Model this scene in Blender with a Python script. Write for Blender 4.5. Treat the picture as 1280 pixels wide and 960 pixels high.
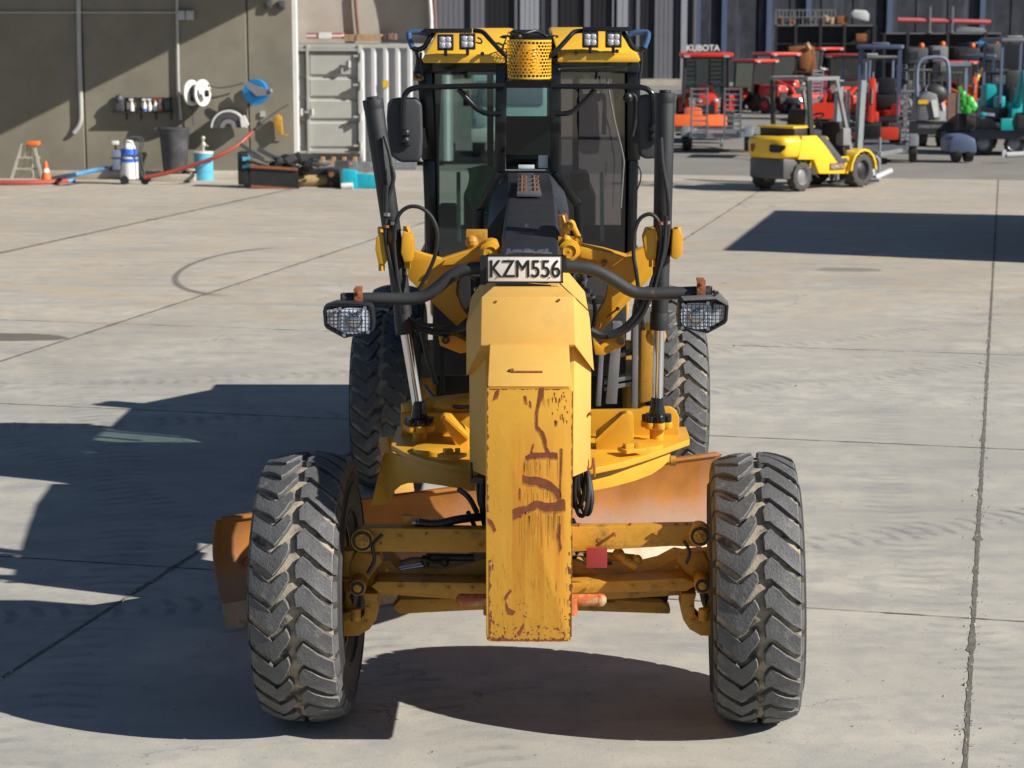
import bpy, bmesh, math, random
from mathutils import Vector, Matrix, Euler
random.seed(7)
C = bpy.context.scene.collection
for o in list(bpy.data.objects): bpy.data.objects.remove(o)
R = math.radians; PI = math.pi

# ------------------------------------------------------------------ camera
CAMZ = 3.4; F = 2560.0
cam = bpy.data.cameras.new('camera'); camo = bpy.data.objects.new('camera', cam); C.objects.link(camo)
bpy.context.scene.camera = camo
PITCH = math.atan(440/F); YAW = math.atan(22/F)
camo.location = (0, 0, CAMZ); camo.rotation_euler = (PI/2-PITCH, 0, YAW)
cam.sensor_width = 36; cam.lens = F/1280*36; cam.clip_end = 2000; cam.clip_start = .1
cam.dof.use_dof = True; cam.dof.focus_distance = 10.6; cam.dof.aperture_fstop = 4.8
sc = bpy.context.scene
sc.render.resolution_x = 1024; sc.render.resolution_y = 768
# ------------------------------------------------------------------ light
SUN = Vector((1.45, -.60, 1.02)).normalized()          # towards the sun
w = bpy.data.worlds.new('World'); sc.world = w; w.use_nodes = True
nt = w.node_tree; bg = nt.nodes['Background']; sky = nt.nodes.new('ShaderNodeTexSky')
sky.sky_type = 'NISHITA'; sky.sun_disc = False
sky.sun_elevation = math.asin(SUN.z); sky.sun_rotation = math.atan2(SUN.x, SUN.y)
sky.air_density = .75; sky.dust_density = .15; sky.ozone_density = 1.6
nt.links.new(sky.outputs[0], bg.inputs[0]); bg.inputs[1].default_value = .05
sl = bpy.data.lights.new('sun', 'SUN'); slo = bpy.data.objects.new('sun', sl); C.objects.link(slo)
sl.energy = 5.0; sl.angle = R(.5); sl.color = (1, .945, .86)
slo.rotation_euler = SUN.to_track_quat('Z', 'Y').to_euler(); slo.location = (20, -10, 20)
sc.view_settings.view_transform = 'Standard'; sc.view_settings.look = 'None'; sc.view_settings.exposure = 0.5; sc.view_settings.gamma = 1

# ------------------------------------------------------------------ sight-line measuring (survey of the place from the photograph)
ROT = Euler((PI/2-PITCH, 0, YAW)).to_matrix()
def P(px, py, Y):
    d = ROT @ Vector(((px-640)/F, (480-py)/F, -1)); t = Y/d.y
    return Vector((d.x*t, Y, CAMZ+d.z*t))
def G(px, py, z=0):
    d = ROT @ Vector(((px-640)/F, (480-py)/F, -1)); t = (z-CAMZ)/d.z
    return Vector((d.x*t, d.y*t, z))

# ------------------------------------------------------------------ materials
MATS = {}
def M(name, col, rough=.5, metal=0, var=.18, vs=5, bump=.08, bs=60, c2=None, c2s=3, c2t=.55, c2w=.08, coat=0, spec=.5, streak=False, world=False, sp=0):
    if name in MATS: return MATS[name]
    m = bpy.data.materials.new(name); m.use_nodes = True; MATS[name] = m
    n = m.node_tree.nodes; l = m.node_tree.links; b = n['Principled BSDF']
    b.inputs['Roughness'].default_value = rough; b.inputs['Metallic'].default_value = metal
    b.inputs['Coat Weight'].default_value = coat; b.inputs['Specular IOR Level'].default_value = spec
    if world:
        g = n.new('ShaderNodeNewGeometry'); co = g.outputs['Position']
    else:
        g = n.new('ShaderNodeTexCoord'); co = g.outputs['Object']
    def noise(s, det=5, ro=.6, vec=None):
        t = n.new('ShaderNodeTexNoise'); t.inputs['Scale'].default_value = s; t.inputs['Detail'].default_value = det
        t.inputs['Roughness'].default_value = ro; l.new(vec or co, t.inputs['Vector']); return t
    t1 = noise(vs)
    mr = n.new('ShaderNodeMapRange'); l.new(t1.outputs['Fac'], mr.inputs[0])
    mr.inputs[1].default_value = .25; mr.inputs[2].default_value = .75
    mr.inputs[3].default_value = 1-var; mr.inputs[4].default_value = 1+var
    mx = n.new('ShaderNodeMix'); mx.data_type = 'RGBA'; mx.blend_type = 'MULTIPLY'; mx.inputs[0].default_value = 1
    mx.inputs[6].default_value = (*col, 1)
    cc = n.new('ShaderNodeCombineColor')
    for i in range(3): l.new(mr.outputs[0], cc.inputs[i])
    l.new(cc.outputs[0], mx.inputs[7])
    out = mx.outputs[2]
    if c2:
        vec = None
        if streak:
            mp = n.new('ShaderNodeMapping'); mp.inputs['Scale'].default_value = (1, 1, .12); l.new(co, mp.inputs[0]); vec = mp.outputs[0]
        t2 = noise(c2s, 8, .68, vec)
        r2 = n.new('ShaderNodeMapRange'); l.new(t2.outputs['Fac'], r2.inputs[0])
        r2.inputs[1].default_value = c2t; r2.inputs[2].default_value = c2t+c2w
        m2 = n.new('ShaderNodeMix'); m2.data_type = 'RGBA'; l.new(r2.outputs[0], m2.inputs[0]); l.new(out, m2.inputs[6])
        m2.inputs[7].default_value = (*c2, 1); out = m2.outputs[2]
    l.new(out, b.inputs['Base Color'])
    t3 = noise(vs*3.1, 3)
    r3 = n.new('ShaderNodeMapRange'); l.new(t3.outputs['Fac'], r3.inputs[0])
    r3.inputs[3].default_value = max(.03, rough-.12); r3.inputs[4].default_value = min(1, rough+.12); l.new(r3.outputs[0], b.inputs['Roughness'])
    if bump:
        t4 = noise(bs, 4); bp = n.new('ShaderNodeBump'); bp.inputs['Strength'].default_value = bump; bp.inputs['Distance'].default_value = .01
        l.new(t4.outputs['Fac'], bp.inputs['Height']); l.new(bp.outputs[0], b.inputs['Normal'])
    return m
YEL = (.63, .318, .020); RUST = (.16, .05, .018)
M('yellow_paint', YEL, .42, var=.10, vs=3, bump=.05, c2=(.40, .21, .045), c2s=7, c2t=.60, c2w=.2)
M('yellow_matte', (.64, .375, .082), .62, var=.07, vs=4, bump=.05, bs=90, c2=(.52, .33, .10), c2s=5, c2t=.56, c2w=.25)
M('yellow_roof', (.78, .44, .03), .28, var=.05, coat=.3, bump=0)
M('yellow_dirty', (.47, .238, .022), .55, var=.2, vs=9, bump=.15, c2=(.09, .055, .022), c2s=9, c2t=.53, c2w=.2)
M('yellow_chipped', (.68, .37, .055), .55, var=.12, vs=5, bump=.1, c2=RUST, c2s=16, c2t=.66, c2w=.02)
M('black_paint', (.018, .019, .022), .38, var=.3, bump=.06, c2=(.07, .068, .06), c2s=14, c2t=.62, c2w=.12)
M('black_gloss', (.010, .011, .013), .22, var=.2, bump=0)
M('black_textured', (.017, .019, .024), .5, var=.25, vs=8, bump=.35, bs=240, c2=(.06, .06, .06), c2s=30, c2t=.66, c2w=.1)
M('rubber_hose', (.016, .017, .019), .48, var=.3, bump=.05)
M('bar_rubber', (.027, .029, .032), .62, var=.2, vs=14, bump=.3, bs=160, c2=(.14, .08, .05), c2s=9, c2t=.68, c2w=.04)
M('mirror_plastic', (.042, .045, .051), .6, var=.12, bump=.3, bs=300)
M('chrome', (.72, .72, .74), .10, 1, var=.06, bump=0)
M('steel', (.36, .36, .37), .38, .9, var=.2, bump=.1)
M('rust_bracket', (.26, .09, .035), .8, var=.35, vs=20, bump=.4)
M('rust_patch', (.19, .052, .016), .8, var=.35, vs=30, bump=.12, bs=90)
M('rust_run', (.56, .25, .025), .6, var=.25, vs=20, bump=0)
M('blade_orange', (.47, .17, .022), .45, .25, var=.22, vs=3, bump=.12, c2=(.30, .17, .13), c2s=2.2, c2t=.55, c2w=.2)
M('lamp_reflector', (.55, .62, .74), .25, 0, var=.45, vs=45, bump=0)
M('rust_halo', (.44, .17, .022), .7, var=.3, vs=30, bump=.2)
M('blade_worn', (.46, .30, .23), .40, .45, var=.25, vs=4, bump=.15, c2=(.30, .16, .10), c2s=3, c2t=.5, c2w=.2)
M('cutting_edge', (.42, .29, .19), .55, .1, var=.3, vs=6, bump=.2, c2=(.30, .14, .07), c2s=5, c2t=.56, c2w=.1)
M('rubber_lug', (.086, .087, .091), .62, var=.32, vs=9, bump=.5, bs=70, c2=(.17, .165, .155), c2s=13, c2t=.58, c2w=.14)
M('lug_edge', (.17, .16, .145), .75, var=.4, vs=20, bump=.5, c2=(.06,.06,.062), c2s=18, c2t=.5, c2w=.1)
M('tyre_groove', (.33, .28, .21), .92, var=.3, vs=12, bump=.4, c2=(.06, .055, .05), c2s=9, c2t=.48, c2w=.14)
M('tyre_side', (.026, .025, .025), .75, var=.3, vs=8, bump=.2, c2=(.09, .075, .06), c2s=9, c2t=.6, c2w=.15)
M('plate_white', (.74, .74, .74), .35, var=.05, bump=0)
M('plate_black', (.012, .012, .012), .4, var=.1, bump=0)
M('lamp_glass', (.55, .58, .62), .08, .85, var=.1, bump=0)
M('led_white', (.42, .43, .47), .2, .1, var=.06, bump=0)
M('red_plate', (.26, .028, .034), .5, var=.2, bump=.05)
M('orange_hook', (.45, .12, .035), .5, var=.3, vs=14, bump=.2, c2=(.45, .30, .16), c2s=18, c2t=.5, c2w=.1)
M('rivet_brown', (.15, .065, .035), .6, bump=0)
M('grey_plate', (.12, .12, .13), .5, .3, var=.2, bump=.1)
M('chassis_dark', (.022, .021, .02), .65, var=.4, vs=6, bump=.2, c2=(.06, .045, .03), c2s=8, c2t=.55, c2w=.2)
M('reflector_amber', (.75, .28, .02), .25, bump=0)
M('blue_sheen', (.045, .10, .21), .25, var=.1, bump=0)  # bluish sheen on the black roof loops, put into the base colour
M('green_reflection', (.05, .62, .36), .8, var=.2, bump=.3)
M('seat_fabric', (.035, .036, .042), .9, var=.2, bump=.2)
M('sticker_white', (.6, .66, .72), .4, var=.1, bump=0)
M('rail_grey', (.20, .205, .21), .5, .4, var=.2, bump=.15)

def glass(name, tint, refl=1.45, rough=.02, mixf=.0):
    m = bpy.data.materials.new(name); m.use_nodes = True; MATS[name] = m
    n = m.node_tree.nodes; l = m.node_tree.links; n.clear()
    o = n.new('ShaderNodeOutputMaterial'); t = n.new('ShaderNodeBsdfTransparent'); t.inputs[0].default_value = (*tint, 1)
    g = n.new('ShaderNodeBsdfGlossy'); g.inputs['Roughness'].default_value = rough; g.inputs[0].default_value = (.9, .92, .95, 1)
    f = n.new('ShaderNodeFresnel'); f.inputs[0].default_value = refl
    ad = n.new('ShaderNodeMath'); ad.operation = 'ADD'; ad.inputs[1].default_value = mixf; l.new(f.outputs[0], ad.inputs[0])
    x = n.new('ShaderNodeMixShader'); l.new(ad.outputs[0], x.inputs[0]); l.new(t.outputs[0], x.inputs[1]); l.new(g.outputs[0], x.inputs[2]); l.new(x.outputs[0], o.inputs[0])
    return m
glass('cab_glass', (.50, .60, .58), mixf=.02); glass('clear_glass', (.96, .97, .98)); glass('dark_reflection_glass', (.42, .41, .44), mixf=.02)

# ------------------------------------------------------------------ mesh helpers
class MB:
    def __init__(s): s.v = []; s.f = []; s.mi = []; s.sm = []; s.cur = 0; s.xf = None
    def add(s, vs, fs, smooth=False, mi=None):
        k = len(s.v)
        for p in vs:
            p = Vector(p); s.v.append(s.xf @ p if s.xf else p)
        for f in fs: s.f.append([i+k for i in f]); s.mi.append(s.cur if mi is None else mi); s.sm.append(smooth)
        return s
    def box(s, c, d, rot=None):
        c = Vector(c); x, y, z = [t/2 for t in d]; vs = []
        for sx, sy, sz in ((-1,-1,-1),(1,-1,-1),(1,1,-1),(-1,1,-1),(-1,-1,1),(1,-1,1),(1,1,1),(-1,1,1)):
            p = Vector((sx*x, sy*y, sz*z))
            if rot: p = Euler(rot).to_matrix() @ p
            vs.append(c+p)
        return s.add(vs, [(0,3,2,1),(4,5,6,7),(0,1,5,4),(1,2,6,5),(2,3,7,6),(3,0,4,7)])
    def pbox(s, x0, y0, x1, y1, Y, dep):            # box whose front face spans that sight-line window at depth Y
        a = P(x0, y1, Y); b = P(x1, y0, Y); ym = (y0+y1)/2; xm = (x0+x1)/2
        L = P(x0, ym, Y).x; Rr = P(x1, ym, Y).x; z0 = P(xm, y1, Y).z; z1 = P(xm, y0, Y).z
        return s.box(((L+Rr)/2, Y+dep/2, (z0+z1)/2), (Rr-L, dep, z1-z0))
    def beam(s, a, b, wd, ht, up=(0,0,1)):
        a = Vector(a); b = Vector(b); d = (b-a); L = d.length; d.normalize(); u = Vector(up)
        sd = d.cross(u); 
        if sd.length < 1e-4: sd = d.cross(Vector((0,1,0)))
        sd.normalize(); u = sd.cross(d); vs = []
        for p in (a, b):
            for i, j in ((-1,-1),(1,-1),(1,1),(-1,1)): vs.append(p+sd*(i*wd/2)+u*(j*ht/2))
        return s.add(vs, [(0,1,2,3),(7,6,5,4),(0,4,5,1),(1,5,6,2),(2,6,7,3),(3,7,4,0)])
    def cyl(s, a, b, r0, r1=None, n=16, cap=True):
        r1 = r0 if r1 is None else r1; a = Vector(a); b = Vector(b); d = (b-a).normalized()
        q = d.to_track_quat('Z', 'Y'); vs = []
        for p, r in ((a, r0), (b, r1)):
            for i in range(n):
                t = 2*PI*i/n; vs.append(p+q@Vector((math.cos(t)*r, math.sin(t)*r, 0)))
        s.add(vs, [(i, (i+1)%n, n+(i+1)%n, n+i) for i in range(n)], True)
        if cap: s.add(vs, [tuple(range(n-1,-1,-1)), tuple(range(n, 2*n))])
        return s
    def ring(s, c, axis, r0, r1, h, n=20):           # washer
        q = Vector(axis).normalized().to_track_quat('Z', 'Y'); c = Vector(c); vs = []
        for i in range(n):
            t = 2*PI*i/n
            for r, z in ((r1,-h/2),(r1,h/2),(r0,h/2),(r0,-h/2)): vs.append(c+q@Vector((math.cos(t)*r, math.sin(t)*r, z)))
        return s.add(vs, [(4*i+k, 4*((i+1)%n)+k, 4*((i+1)%n)+(k+1)%4, 4*i+(k+1)%4) for i in range(n) for k in range(4)])
    def tube(s, pts, r, n=10, sub=5, closed=False):
        pts = [Vector(p) for p in pts]
        if sub > 1 and len(pts) > 2:
            q = []; N = len(pts)
            for i in range(N-1):
                p0 = pts[max(0,i-1)]; p1 = pts[i]; p2 = pts[i+1]; p3 = pts[min(N-1,i+2)]
                for k in range(sub):
                    t = k/sub; q.append(.5*((2*p1)+(-p0+p2)*t+(2*p0-5*p1+4*p2-p3)*t*t+(-p0+3*p1-3*p2+p3)*t**3))
            q.append(pts[-1]); pts = q
        vs = []; N = len(pts); nrm = None
        for i, p in enumerate(pts):
            d = (pts[min(i+1,N-1)]-pts[max(i-1,0)]).normalized()
            if nrm is None: nrm = d.orthogonal().normalized()
            nrm = (nrm-d*nrm.dot(d)).normalized(); bn = d.cross(nrm)
            rr = r[min(i, len(r)-1)] if isinstance(r, (list,tuple)) else r
            for k in range(n):
                t = 2*PI*k/n; vs.append(p+nrm*math.cos(t)*rr+bn*math.sin(t)*rr)
        s.add(vs, [(i*n+k, i*n+(k+1)%n, (i+1)*n+(k+1)%n, (i+1)*n+k) for i in range(N-1) for k in range(n)], True)
        return s.add([vs[k] for k in range(n)]+[vs[(N-1)*n+k] for k in range(n)], [tuple(range(n-1,-1,-1)), tuple(range(n,2*n))])
    def prism(s, pts, d):                            # planar polygon (list of 3-D points) extruded along d
        n = len(pts); pts = [Vector(p) for p in pts]; d = Vector(d)
        nr = Vector((0,0,0))
        for i in range(n): nr += pts[i].cross(pts[(i+1)%n])
        if nr.dot(d) > 0: pts = pts[::-1]
        vs = pts+[p+d for p in pts]
        return s.add(vs, [tuple(range(n)), tuple(range(2*n-1, n-1, -1))]+[((i+1)%n, i, n+i, n+(i+1)%n) for i in range(n)])
    def pprism(s, pxs, Y, dep):                      # outline in the sight-line grid at depth Y, dep metres thick
        return s.prism([P(x, y, Y) for x, y in pxs], (0, dep, 0))
    def lathe(s, prof, c=(0,0,0), axis='x', n=48, smooth=True, cap=False):
        c = Vector(c); vs = []; m = len(prof)
        for i in range(n):
            t = 2*PI*i/n
            for a, r in prof:
                if axis == 'x': p = (a, -r*math.cos(t), -r*math.sin(t))
                elif axis == 'z': p = (r*math.cos(t), r*math.sin(t), a)
                else: p = (r*math.cos(t), a, r*math.sin(t))
                vs.append(c+Vector(p))
        s.add(vs, [(i*m+k, i*m+k+1, ((i+1)%n)*m+k+1, ((i+1)%n)*m+k) for i in range(n) for k in range(m-1)], smooth)
        return s
    def sph(s, c, r, n=10, sc=(1,1,1)):
        c = Vector(c); vs = []; m = n//2+1
        for i in range(n):
            for j in range(m):
                t = 2*PI*i/n; u = PI*j/(m-1); vs.append(c+Vector((r*sc[0]*math.sin(u)*math.cos(t), r*sc[1]*math.sin(u)*math.sin(t), r*sc[2]*math.cos(u))))
        return s.add(vs, [(i*m+k, i*m+k+1, ((i+1)%n)*m+k+1, ((i+1)%n)*m+k) for i in range(n) for k in range(m-1)], True)
    def build(s, name, mats, parent=None, bevel=0, label=None, seg=2, angle=35, recalc=True, split=True):
        if parent is not None and split and len(s.f) < 6000:      # pieces that stand clear of each other are objects of their own
            rt = list(range(len(s.v)))
            def fd(a):
                while rt[a] != a: rt[a] = rt[rt[a]]; a = rt[a]
                return a
            pos = {}
            for i, p in enumerate(s.v):
                k = (round(p.x, 4), round(p.y, 4), round(p.z, 4))
                if k in pos: rt[fd(i)] = fd(pos[k])
                else: pos[k] = i
            for f in s.f:
                for b in f[1:]: rt[fd(b)] = fd(f[0])
            bb = {}
            for i, p in enumerate(s.v):
                q = bb.setdefault(fd(i), [p.copy(), p.copy()])
                for k in range(3): q[0][k] = min(q[0][k], p[k]); q[1][k] = max(q[1][k], p[k])
            if 1 < len(bb) < 400:
                ks = list(bb); E_ = .004; ch = True
                par = {k: k for k in ks}
                def f2(a):
                    while par[a] != a: a = par[a]
                    return a
                for i, a in enumerate(ks):
                    for b in ks[i+1:]:
                        A_, B_ = bb[a], bb[b]
                        if all(A_[0][k]-E_ <= B_[1][k] and B_[0][k]-E_ <= A_[1][k] for k in range(3)): par[f2(a)] = f2(b)
                groups = {}
                for fi, f in enumerate(s.f): groups.setdefault(f2(fd(f[0])), []).append(fi)
                if len(groups) > 1:
                    first = None
                    for g in groups.values():
                        m = MB(); mp = {}
                        for fi in g:
                            nf = []
                            for i in s.f[fi]:
                                if i not in mp: mp[i] = len(m.v); m.v.append(s.v[i])
                                nf.append(mp[i])
                            m.f.append(nf); m.mi.append(s.mi[fi]); m.sm.append(s.sm[fi])
                        o = m.build(name, mats, parent, bevel, label, seg, angle, recalc, False); first = first or o
                    return first
        if not isinstance(mats, (list,tuple)): mats = [mats]
        lo = Vector([min(p[i] for p in s.v) for i in range(3)]); hi = Vector([max(p[i] for p in s.v) for i in range(3)])
        c = (lo+hi)/2
        if parent is None: c.z = lo.z
        me = bpy.data.meshes.new(name); me.from_pydata([tuple(p-c) for p in s.v], [], s.f)
        for m in mats: me.materials.append(MATS[m])
        me.polygons.foreach_set('material_index', s.mi)
        if recalc or bevel:
            bm = bmesh.new(); bm.from_mesh(me); bmesh.ops.remove_doubles(bm, verts=bm.verts, dist=1e-5)
            bmesh.ops.recalc_face_normals(bm, faces=bm.faces)
            if bevel:
                es = [e for e in bm.edges if len(e.link_faces) == 2 and e.calc_face_angle(0) > R(30)]
                bmesh.ops.bevel(bm, geom=es, offset=bevel, segments=seg, affect='EDGES', profile=.6, clamp_overlap=True)
            bm.to_mesh(me); bm.free()
        me.polygons.foreach_set('use_smooth', [True]*len(me.polygons)); me.set_sharp_from_angle(angle=R(angle)); me.update()
        o = bpy.data.objects.new(name, me); C.objects.link(o); link(o, parent, c)
        if label: o['label'] = label
        return o
ORG = {}
def link(o, parent, c):
    ORG[o.name] = Vector(c)
    if parent: o.parent = parent; o.location = Vector(c)-ORG[parent.name]
    else: o.location = c
def tag(o, label=None, cat=None, group=None, kind=None):
    if label: o['label'] = label
    if cat: o['category'] = cat
    if group: o['group'] = group
    if kind: o['kind'] = kind
    return o
def thing(name, label, cat, loc=(0,0,0), group=None):
    o = bpy.data.objects.new(name, None); C.objects.link(o); o.empty_display_size = .3; link(o, None, loc)
    return tag(o, label, cat, group)
def dup(o, loc=None, rz=None, label=None, scale=None, parent=None, cat=None):
    c = o.copy(); C.objects.link(c)
    if parent: c.parent = parent
    if loc is not None: c.location = loc
    if rz is not None: c.rotation_euler.z = rz
    if scale: c.scale = (scale,)*3 if not isinstance(scale, tuple) else scale
    if label: c['label'] = label
    if cat: c['category'] = cat
    for ch in o.children:
        dup(ch, parent=c)
    return c
def subdup(o, off, parent=None):                     # another copy of a part, shifted
    c = o.copy(); C.objects.link(c); c.parent = parent or o.parent; c.location = o.location+Vector(off)
    for ch in o.children: k = ch.copy(); C.objects.link(k); k.parent = c
    return c
def text(name, s, size, mat, loc, rot, parent, ext=.002, sx=1, bold=0):
    cu = bpy.data.curves.new(name, 'FONT'); cu.body = s; cu.size = size; cu.extrude = ext; cu.align_x = 'CENTER'; cu.align_y = 'CENTER'; cu.offset = bold
    t = bpy.data.objects.new(name, cu); C.objects.link(t)
    dg = bpy.context.evaluated_depsgraph_get(); me = bpy.data.meshes.new_from_object(t.evaluated_get(dg)); bpy.data.objects.remove(t)
    me.transform(Matrix.Diagonal((sx, 1, 1, 1)))
    me.materials.clear(); me.materials.append(MATS[mat])
    o = bpy.data.objects.new(name, me); C.objects.link(o); link(o, parent, loc); o.rotation_euler = rot
    return o
def V(*a): return Vector(a)
# ================================================================== GROUND (structure)
UA = R(12.9); U_ = V(math.sin(UA), math.cos(UA), 0); V_ = V(math.cos(UA), -math.sin(UA), 0)
def grid(p, q, z=0): return V_*p+U_*q+V(0, 0, z)
def ground_material(name, asphalt=False):
    m = bpy.data.materials.new(name); m.use_nodes = True; MATS[name] = m
    n = m.node_tree.nodes; l = m.node_tree.links; b = n['Principled BSDF']
    g = n.new('ShaderNodeNewGeometry'); co = g.outputs['Position']
    def math_(op, a, bb=None, c=None):
        t = n.new('ShaderNodeMath'); t.operation = op
        for i, x in enumerate((a, bb, c)):
            if x is None: continue
            if isinstance(x, (int,float)): t.inputs[i].default_value = x
            else: l.new(x, t.inputs[i])
        return t.outputs[0]
    def noise(s, det=6, ro=.6, scl=None, off=0):
        v = co
        if scl or off:
            mp = n.new('ShaderNodeMapping'); mp.inputs['Scale'].default_value = scl or (1,1,1); mp.inputs['Location'].default_value = (off, off*.7, 0); mp.inputs['Rotation'].default_value = (0,0,R(13) if scl else 0); l.new(co, mp.inputs[0]); v = mp.outputs[0]
        t = n.new('ShaderNodeTexNoise'); t.inputs['Scale'].default_value = s; t.inputs['Detail'].default_value = det; t.inputs['Roughness'].default_value = ro; l.new(v, t.inputs['Vector']); return t.outputs['Fac']
    def rng(x, a, bb, c=0, d=1):
        t = n.new('ShaderNodeMapRange'); l.new(x, t.inputs[0])
        for i, q in enumerate((a, bb, c, d)): t.inputs[i+1].default_value = q
        return t.outputs[0]
    def mix(f, a, bb, mode='MIX'):
        t = n.new('ShaderNodeMix'); t.data_type = 'RGBA'; t.blend_type = mode
        for i, x in ((0, f), (6, a), (7, bb)):
            if isinstance(x, (int,float)): t.inputs[i].default_value = x
            elif isinstance(x, tuple): t.inputs[i].default_value = (*x, 1)
            else: l.new(x, t.inputs[i])
        return t.outputs[2]
    if asphalt:
        c = mix(rng(noise(.35), .35, .7), (.21, .20, .18), (.29, .27, .235))
        c = mix(rng(noise(30, 3), .45, .7), c, (.10, .095, .09))
        b.inputs['Roughness'].default_value = .9
    else:
        sep = n.new('ShaderNodeSeparateXYZ'); l.new(co, sep.inputs[0]); X = sep.outputs[0]; Y = sep.outputs[1]
        c = mix(rng(noise(.45, 8, .62), .35, .68), (.36, .345, .305), (.50, .472, .41))
        c = mix(rng(noise(3.2, 8, .7), .42, .66), c, (.325, .322, .305))               # cloudy cement
        fc = math_('MULTIPLY', rng(noise(.8, 7, .68, (1, 3.2, 1), 4), .40, .66), rng(Y, 19, 27)); fc = math_('MULTIPLY', fc, .8)
        c = mix(fc, c, (.46, .35, .23))                                              # tan silt further out
        fr = math_('MULTIPLY', rng(noise(1.1, 8, .72, (1, 3.4, 1), 9), .56, .70), rng(Y, 20, 29)); fr = math_('MULTIPLY', fr, .55)
        c = mix(fr, c, (.27, .155, .09))                                               # red-brown clay smears
        gr = math_('MULTIPLY', rng(noise(1.3, 8, .72, (.35, 1.6, 1), 2), .50, .72), .55)
        c = mix(gr, c, (.21, .215, .225))                                             # grey scuffs
        sp = rng(noise(22, 4, .6), .66, .70); c = mix(math_('MULTIPLY', sp, .75), c, (.12, .105, .09))
        sp2 = rng(noise(90, 2, .5), .62, .75); c = mix(math_('MULTIPLY', sp2, .35), c, (.55, .53, .49))
        cr = n.new('ShaderNodeTexVoronoi'); cr.feature = 'DISTANCE_TO_EDGE'; cr.inputs['Scale'].default_value = .16
        wv = n.new('ShaderNodeVectorMath'); wv.operation = 'ADD'; tn = n.new('ShaderNodeTexNoise'); tn.inputs['Scale'].default_value = 1.2; tn.inputs['Detail'].default_value = 7
        l.new(co, tn.inputs['Vector']); sc_ = n.new('ShaderNodeVectorMath'); sc_.operation = 'SCALE'; sc_.inputs['Scale'].default_value = 2.2; l.new(tn.outputs['Color'], sc_.inputs[0]); l.new(co, wv.inputs[0]); l.new(sc_.outputs[0], wv.inputs[1]); l.new(wv.outputs[0], cr.inputs['Vector'])
        ck = math_('MULTIPLY', rng(cr.outputs['Distance'], .0, .0022, 1, 0), rng(noise(.4, 2, .5, None, 7), .50, .56))
        c = mix(math_('MULTIPLY', ck, .7), c, (.09, .085, .08))
        # tyre tracks: bands along big arcs, broken into lug prints
        for cx, cy, r, wd, pitch, st, lo, hi in ((-8, 33.5, 22.4, .22, .155, .50, .5, .6), (-22, 2, 20.6, .24, .16, .32, .5, .6), (-22, 2, 23.0, .22, .16, .32, .5, .6), (-8, 41, 21.5, .25, .17, .30, .5, .6), (-8, 41, 23.7, .25, .17, .34, .5, .6), (-31, 9, 28.6, .25, .17, .30, .5, .6), (30, 12, 27.5, .24, .16, .22, .5, .6)):
            dx = math_('SUBTRACT', X, cx); dy = math_('SUBTRACT', Y, cy)
            rr = math_('SQRT', math_('ADD', math_('MULTIPLY', dx, dx), math_('MULTIPLY', dy, dy)))
            dd = math_('SUBTRACT', rr, r); ad = math_('ABSOLUTE', dd); band = rng(ad, wd*.6, wd, 1, 0)
            ang = math_('MULTIPLY', math_('ARCTAN2', dy, dx), r*2*PI/pitch)
            chev = math_('ADD', ang, math_('MULTIPLY', ad, 9))
            lug = rng(math_('SINE', chev), -.1, .6)
            f = math_('MULTIPLY', math_('MULTIPLY', band, lug), rng(noise(2.3, 7, .72, None, cx), .40, .62)); f = math_('MULTIPLY', f, min(1, st*1.6))
            c = mix(f, c, (.155, .15, .155))
        # oil patch and a skid arc
        for cx, cy, ax, ay, st in ((-6.0, 22.85, .85, .33, .8), (4.6, 29.6, .5, .3, .5), (6.2, 19.2, .16, .2, .5), (-5.2, 21.0, .3, .1, .0)):
            ex = math_('DIVIDE', math_('SUBTRACT', X, cx), ax); ey = math_('DIVIDE', math_('SUBTRACT', Y, cy), ay)
            rr = math_('ADD', math_('MULTIPLY', ex, ex), math_('MULTIPLY', ey, ey)); rr = math_('ADD', rr, math_('MULTIPLY', math_('SUBTRACT', noise(2.5), .5), 1.6))
            c = mix(math_('MULTIPLY', rng(rr, .75, 1.0, 1, 0), st), c, (.085, .07, .055))
        dx = math_('SUBTRACT', X, -3.9); dy = math_('DIVIDE', math_('SUBTRACT', Y, 29.6), 2.6)
        rr = math_('SQRT', math_('ADD', math_('MULTIPLY', dx, dx), math_('MULTIPLY', dy, dy)))
        f = math_('MULTIPLY', rng(math_('ABSOLUTE', math_('SUBTRACT', rr, 1.15)), .02, .06, 1, 0), rng(X, -4.3, -3.9, 1, 0)); c = mix(math_('MULTIPLY', f, .75), c, (.09, .08, .075))
        oi = n.new('ShaderNodeObjectInfo'); c = mix(1.0, c, None or (1,1,1), 'MULTIPLY') if False else c
        hv = n.new('ShaderNodeHueSaturation'); l.new(rng(oi.outputs['Random'], 0, 1, .94, 1.05), hv.inputs['Value']); l.new(c, hv.inputs['Color']); c = hv.outputs[0]
        b.inputs['Roughness'].default_value = .82
    l.new(c, b.inputs['Base Color'])
    bp = n.new('ShaderNodeBump'); bp.inputs['Strength'].default_value = .35; bp.inputs['Distance'].default_value = .006
    l.new(noise(55, 5, .65), bp.inputs['Height']); l.new(bp.outputs[0], b.inputs['Normal'])
ground_material('concrete_ground'); ground_material('asphalt_ground', True)
M('joint_dirt', (.14, .13, .112), .95, var=.4, vs=12, bump=.6, bs=50, world=True)
gb = MB(); gb.add([(-400,-60,-.04),(400,-60,-.04),(400,900,-.04),(-400,900,-.04)], [(0,1,2,3)])
ground = tag(gb.build('ground', 'joint_dirt', recalc=False), kind='structure')
a = MB(); a.add([grid(-300, 49.22, -.006), grid(300, 49.22, -.006), grid(300, 800, -.006), grid(-300, 800, -.006)], [(0,1,2,3)])
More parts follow.
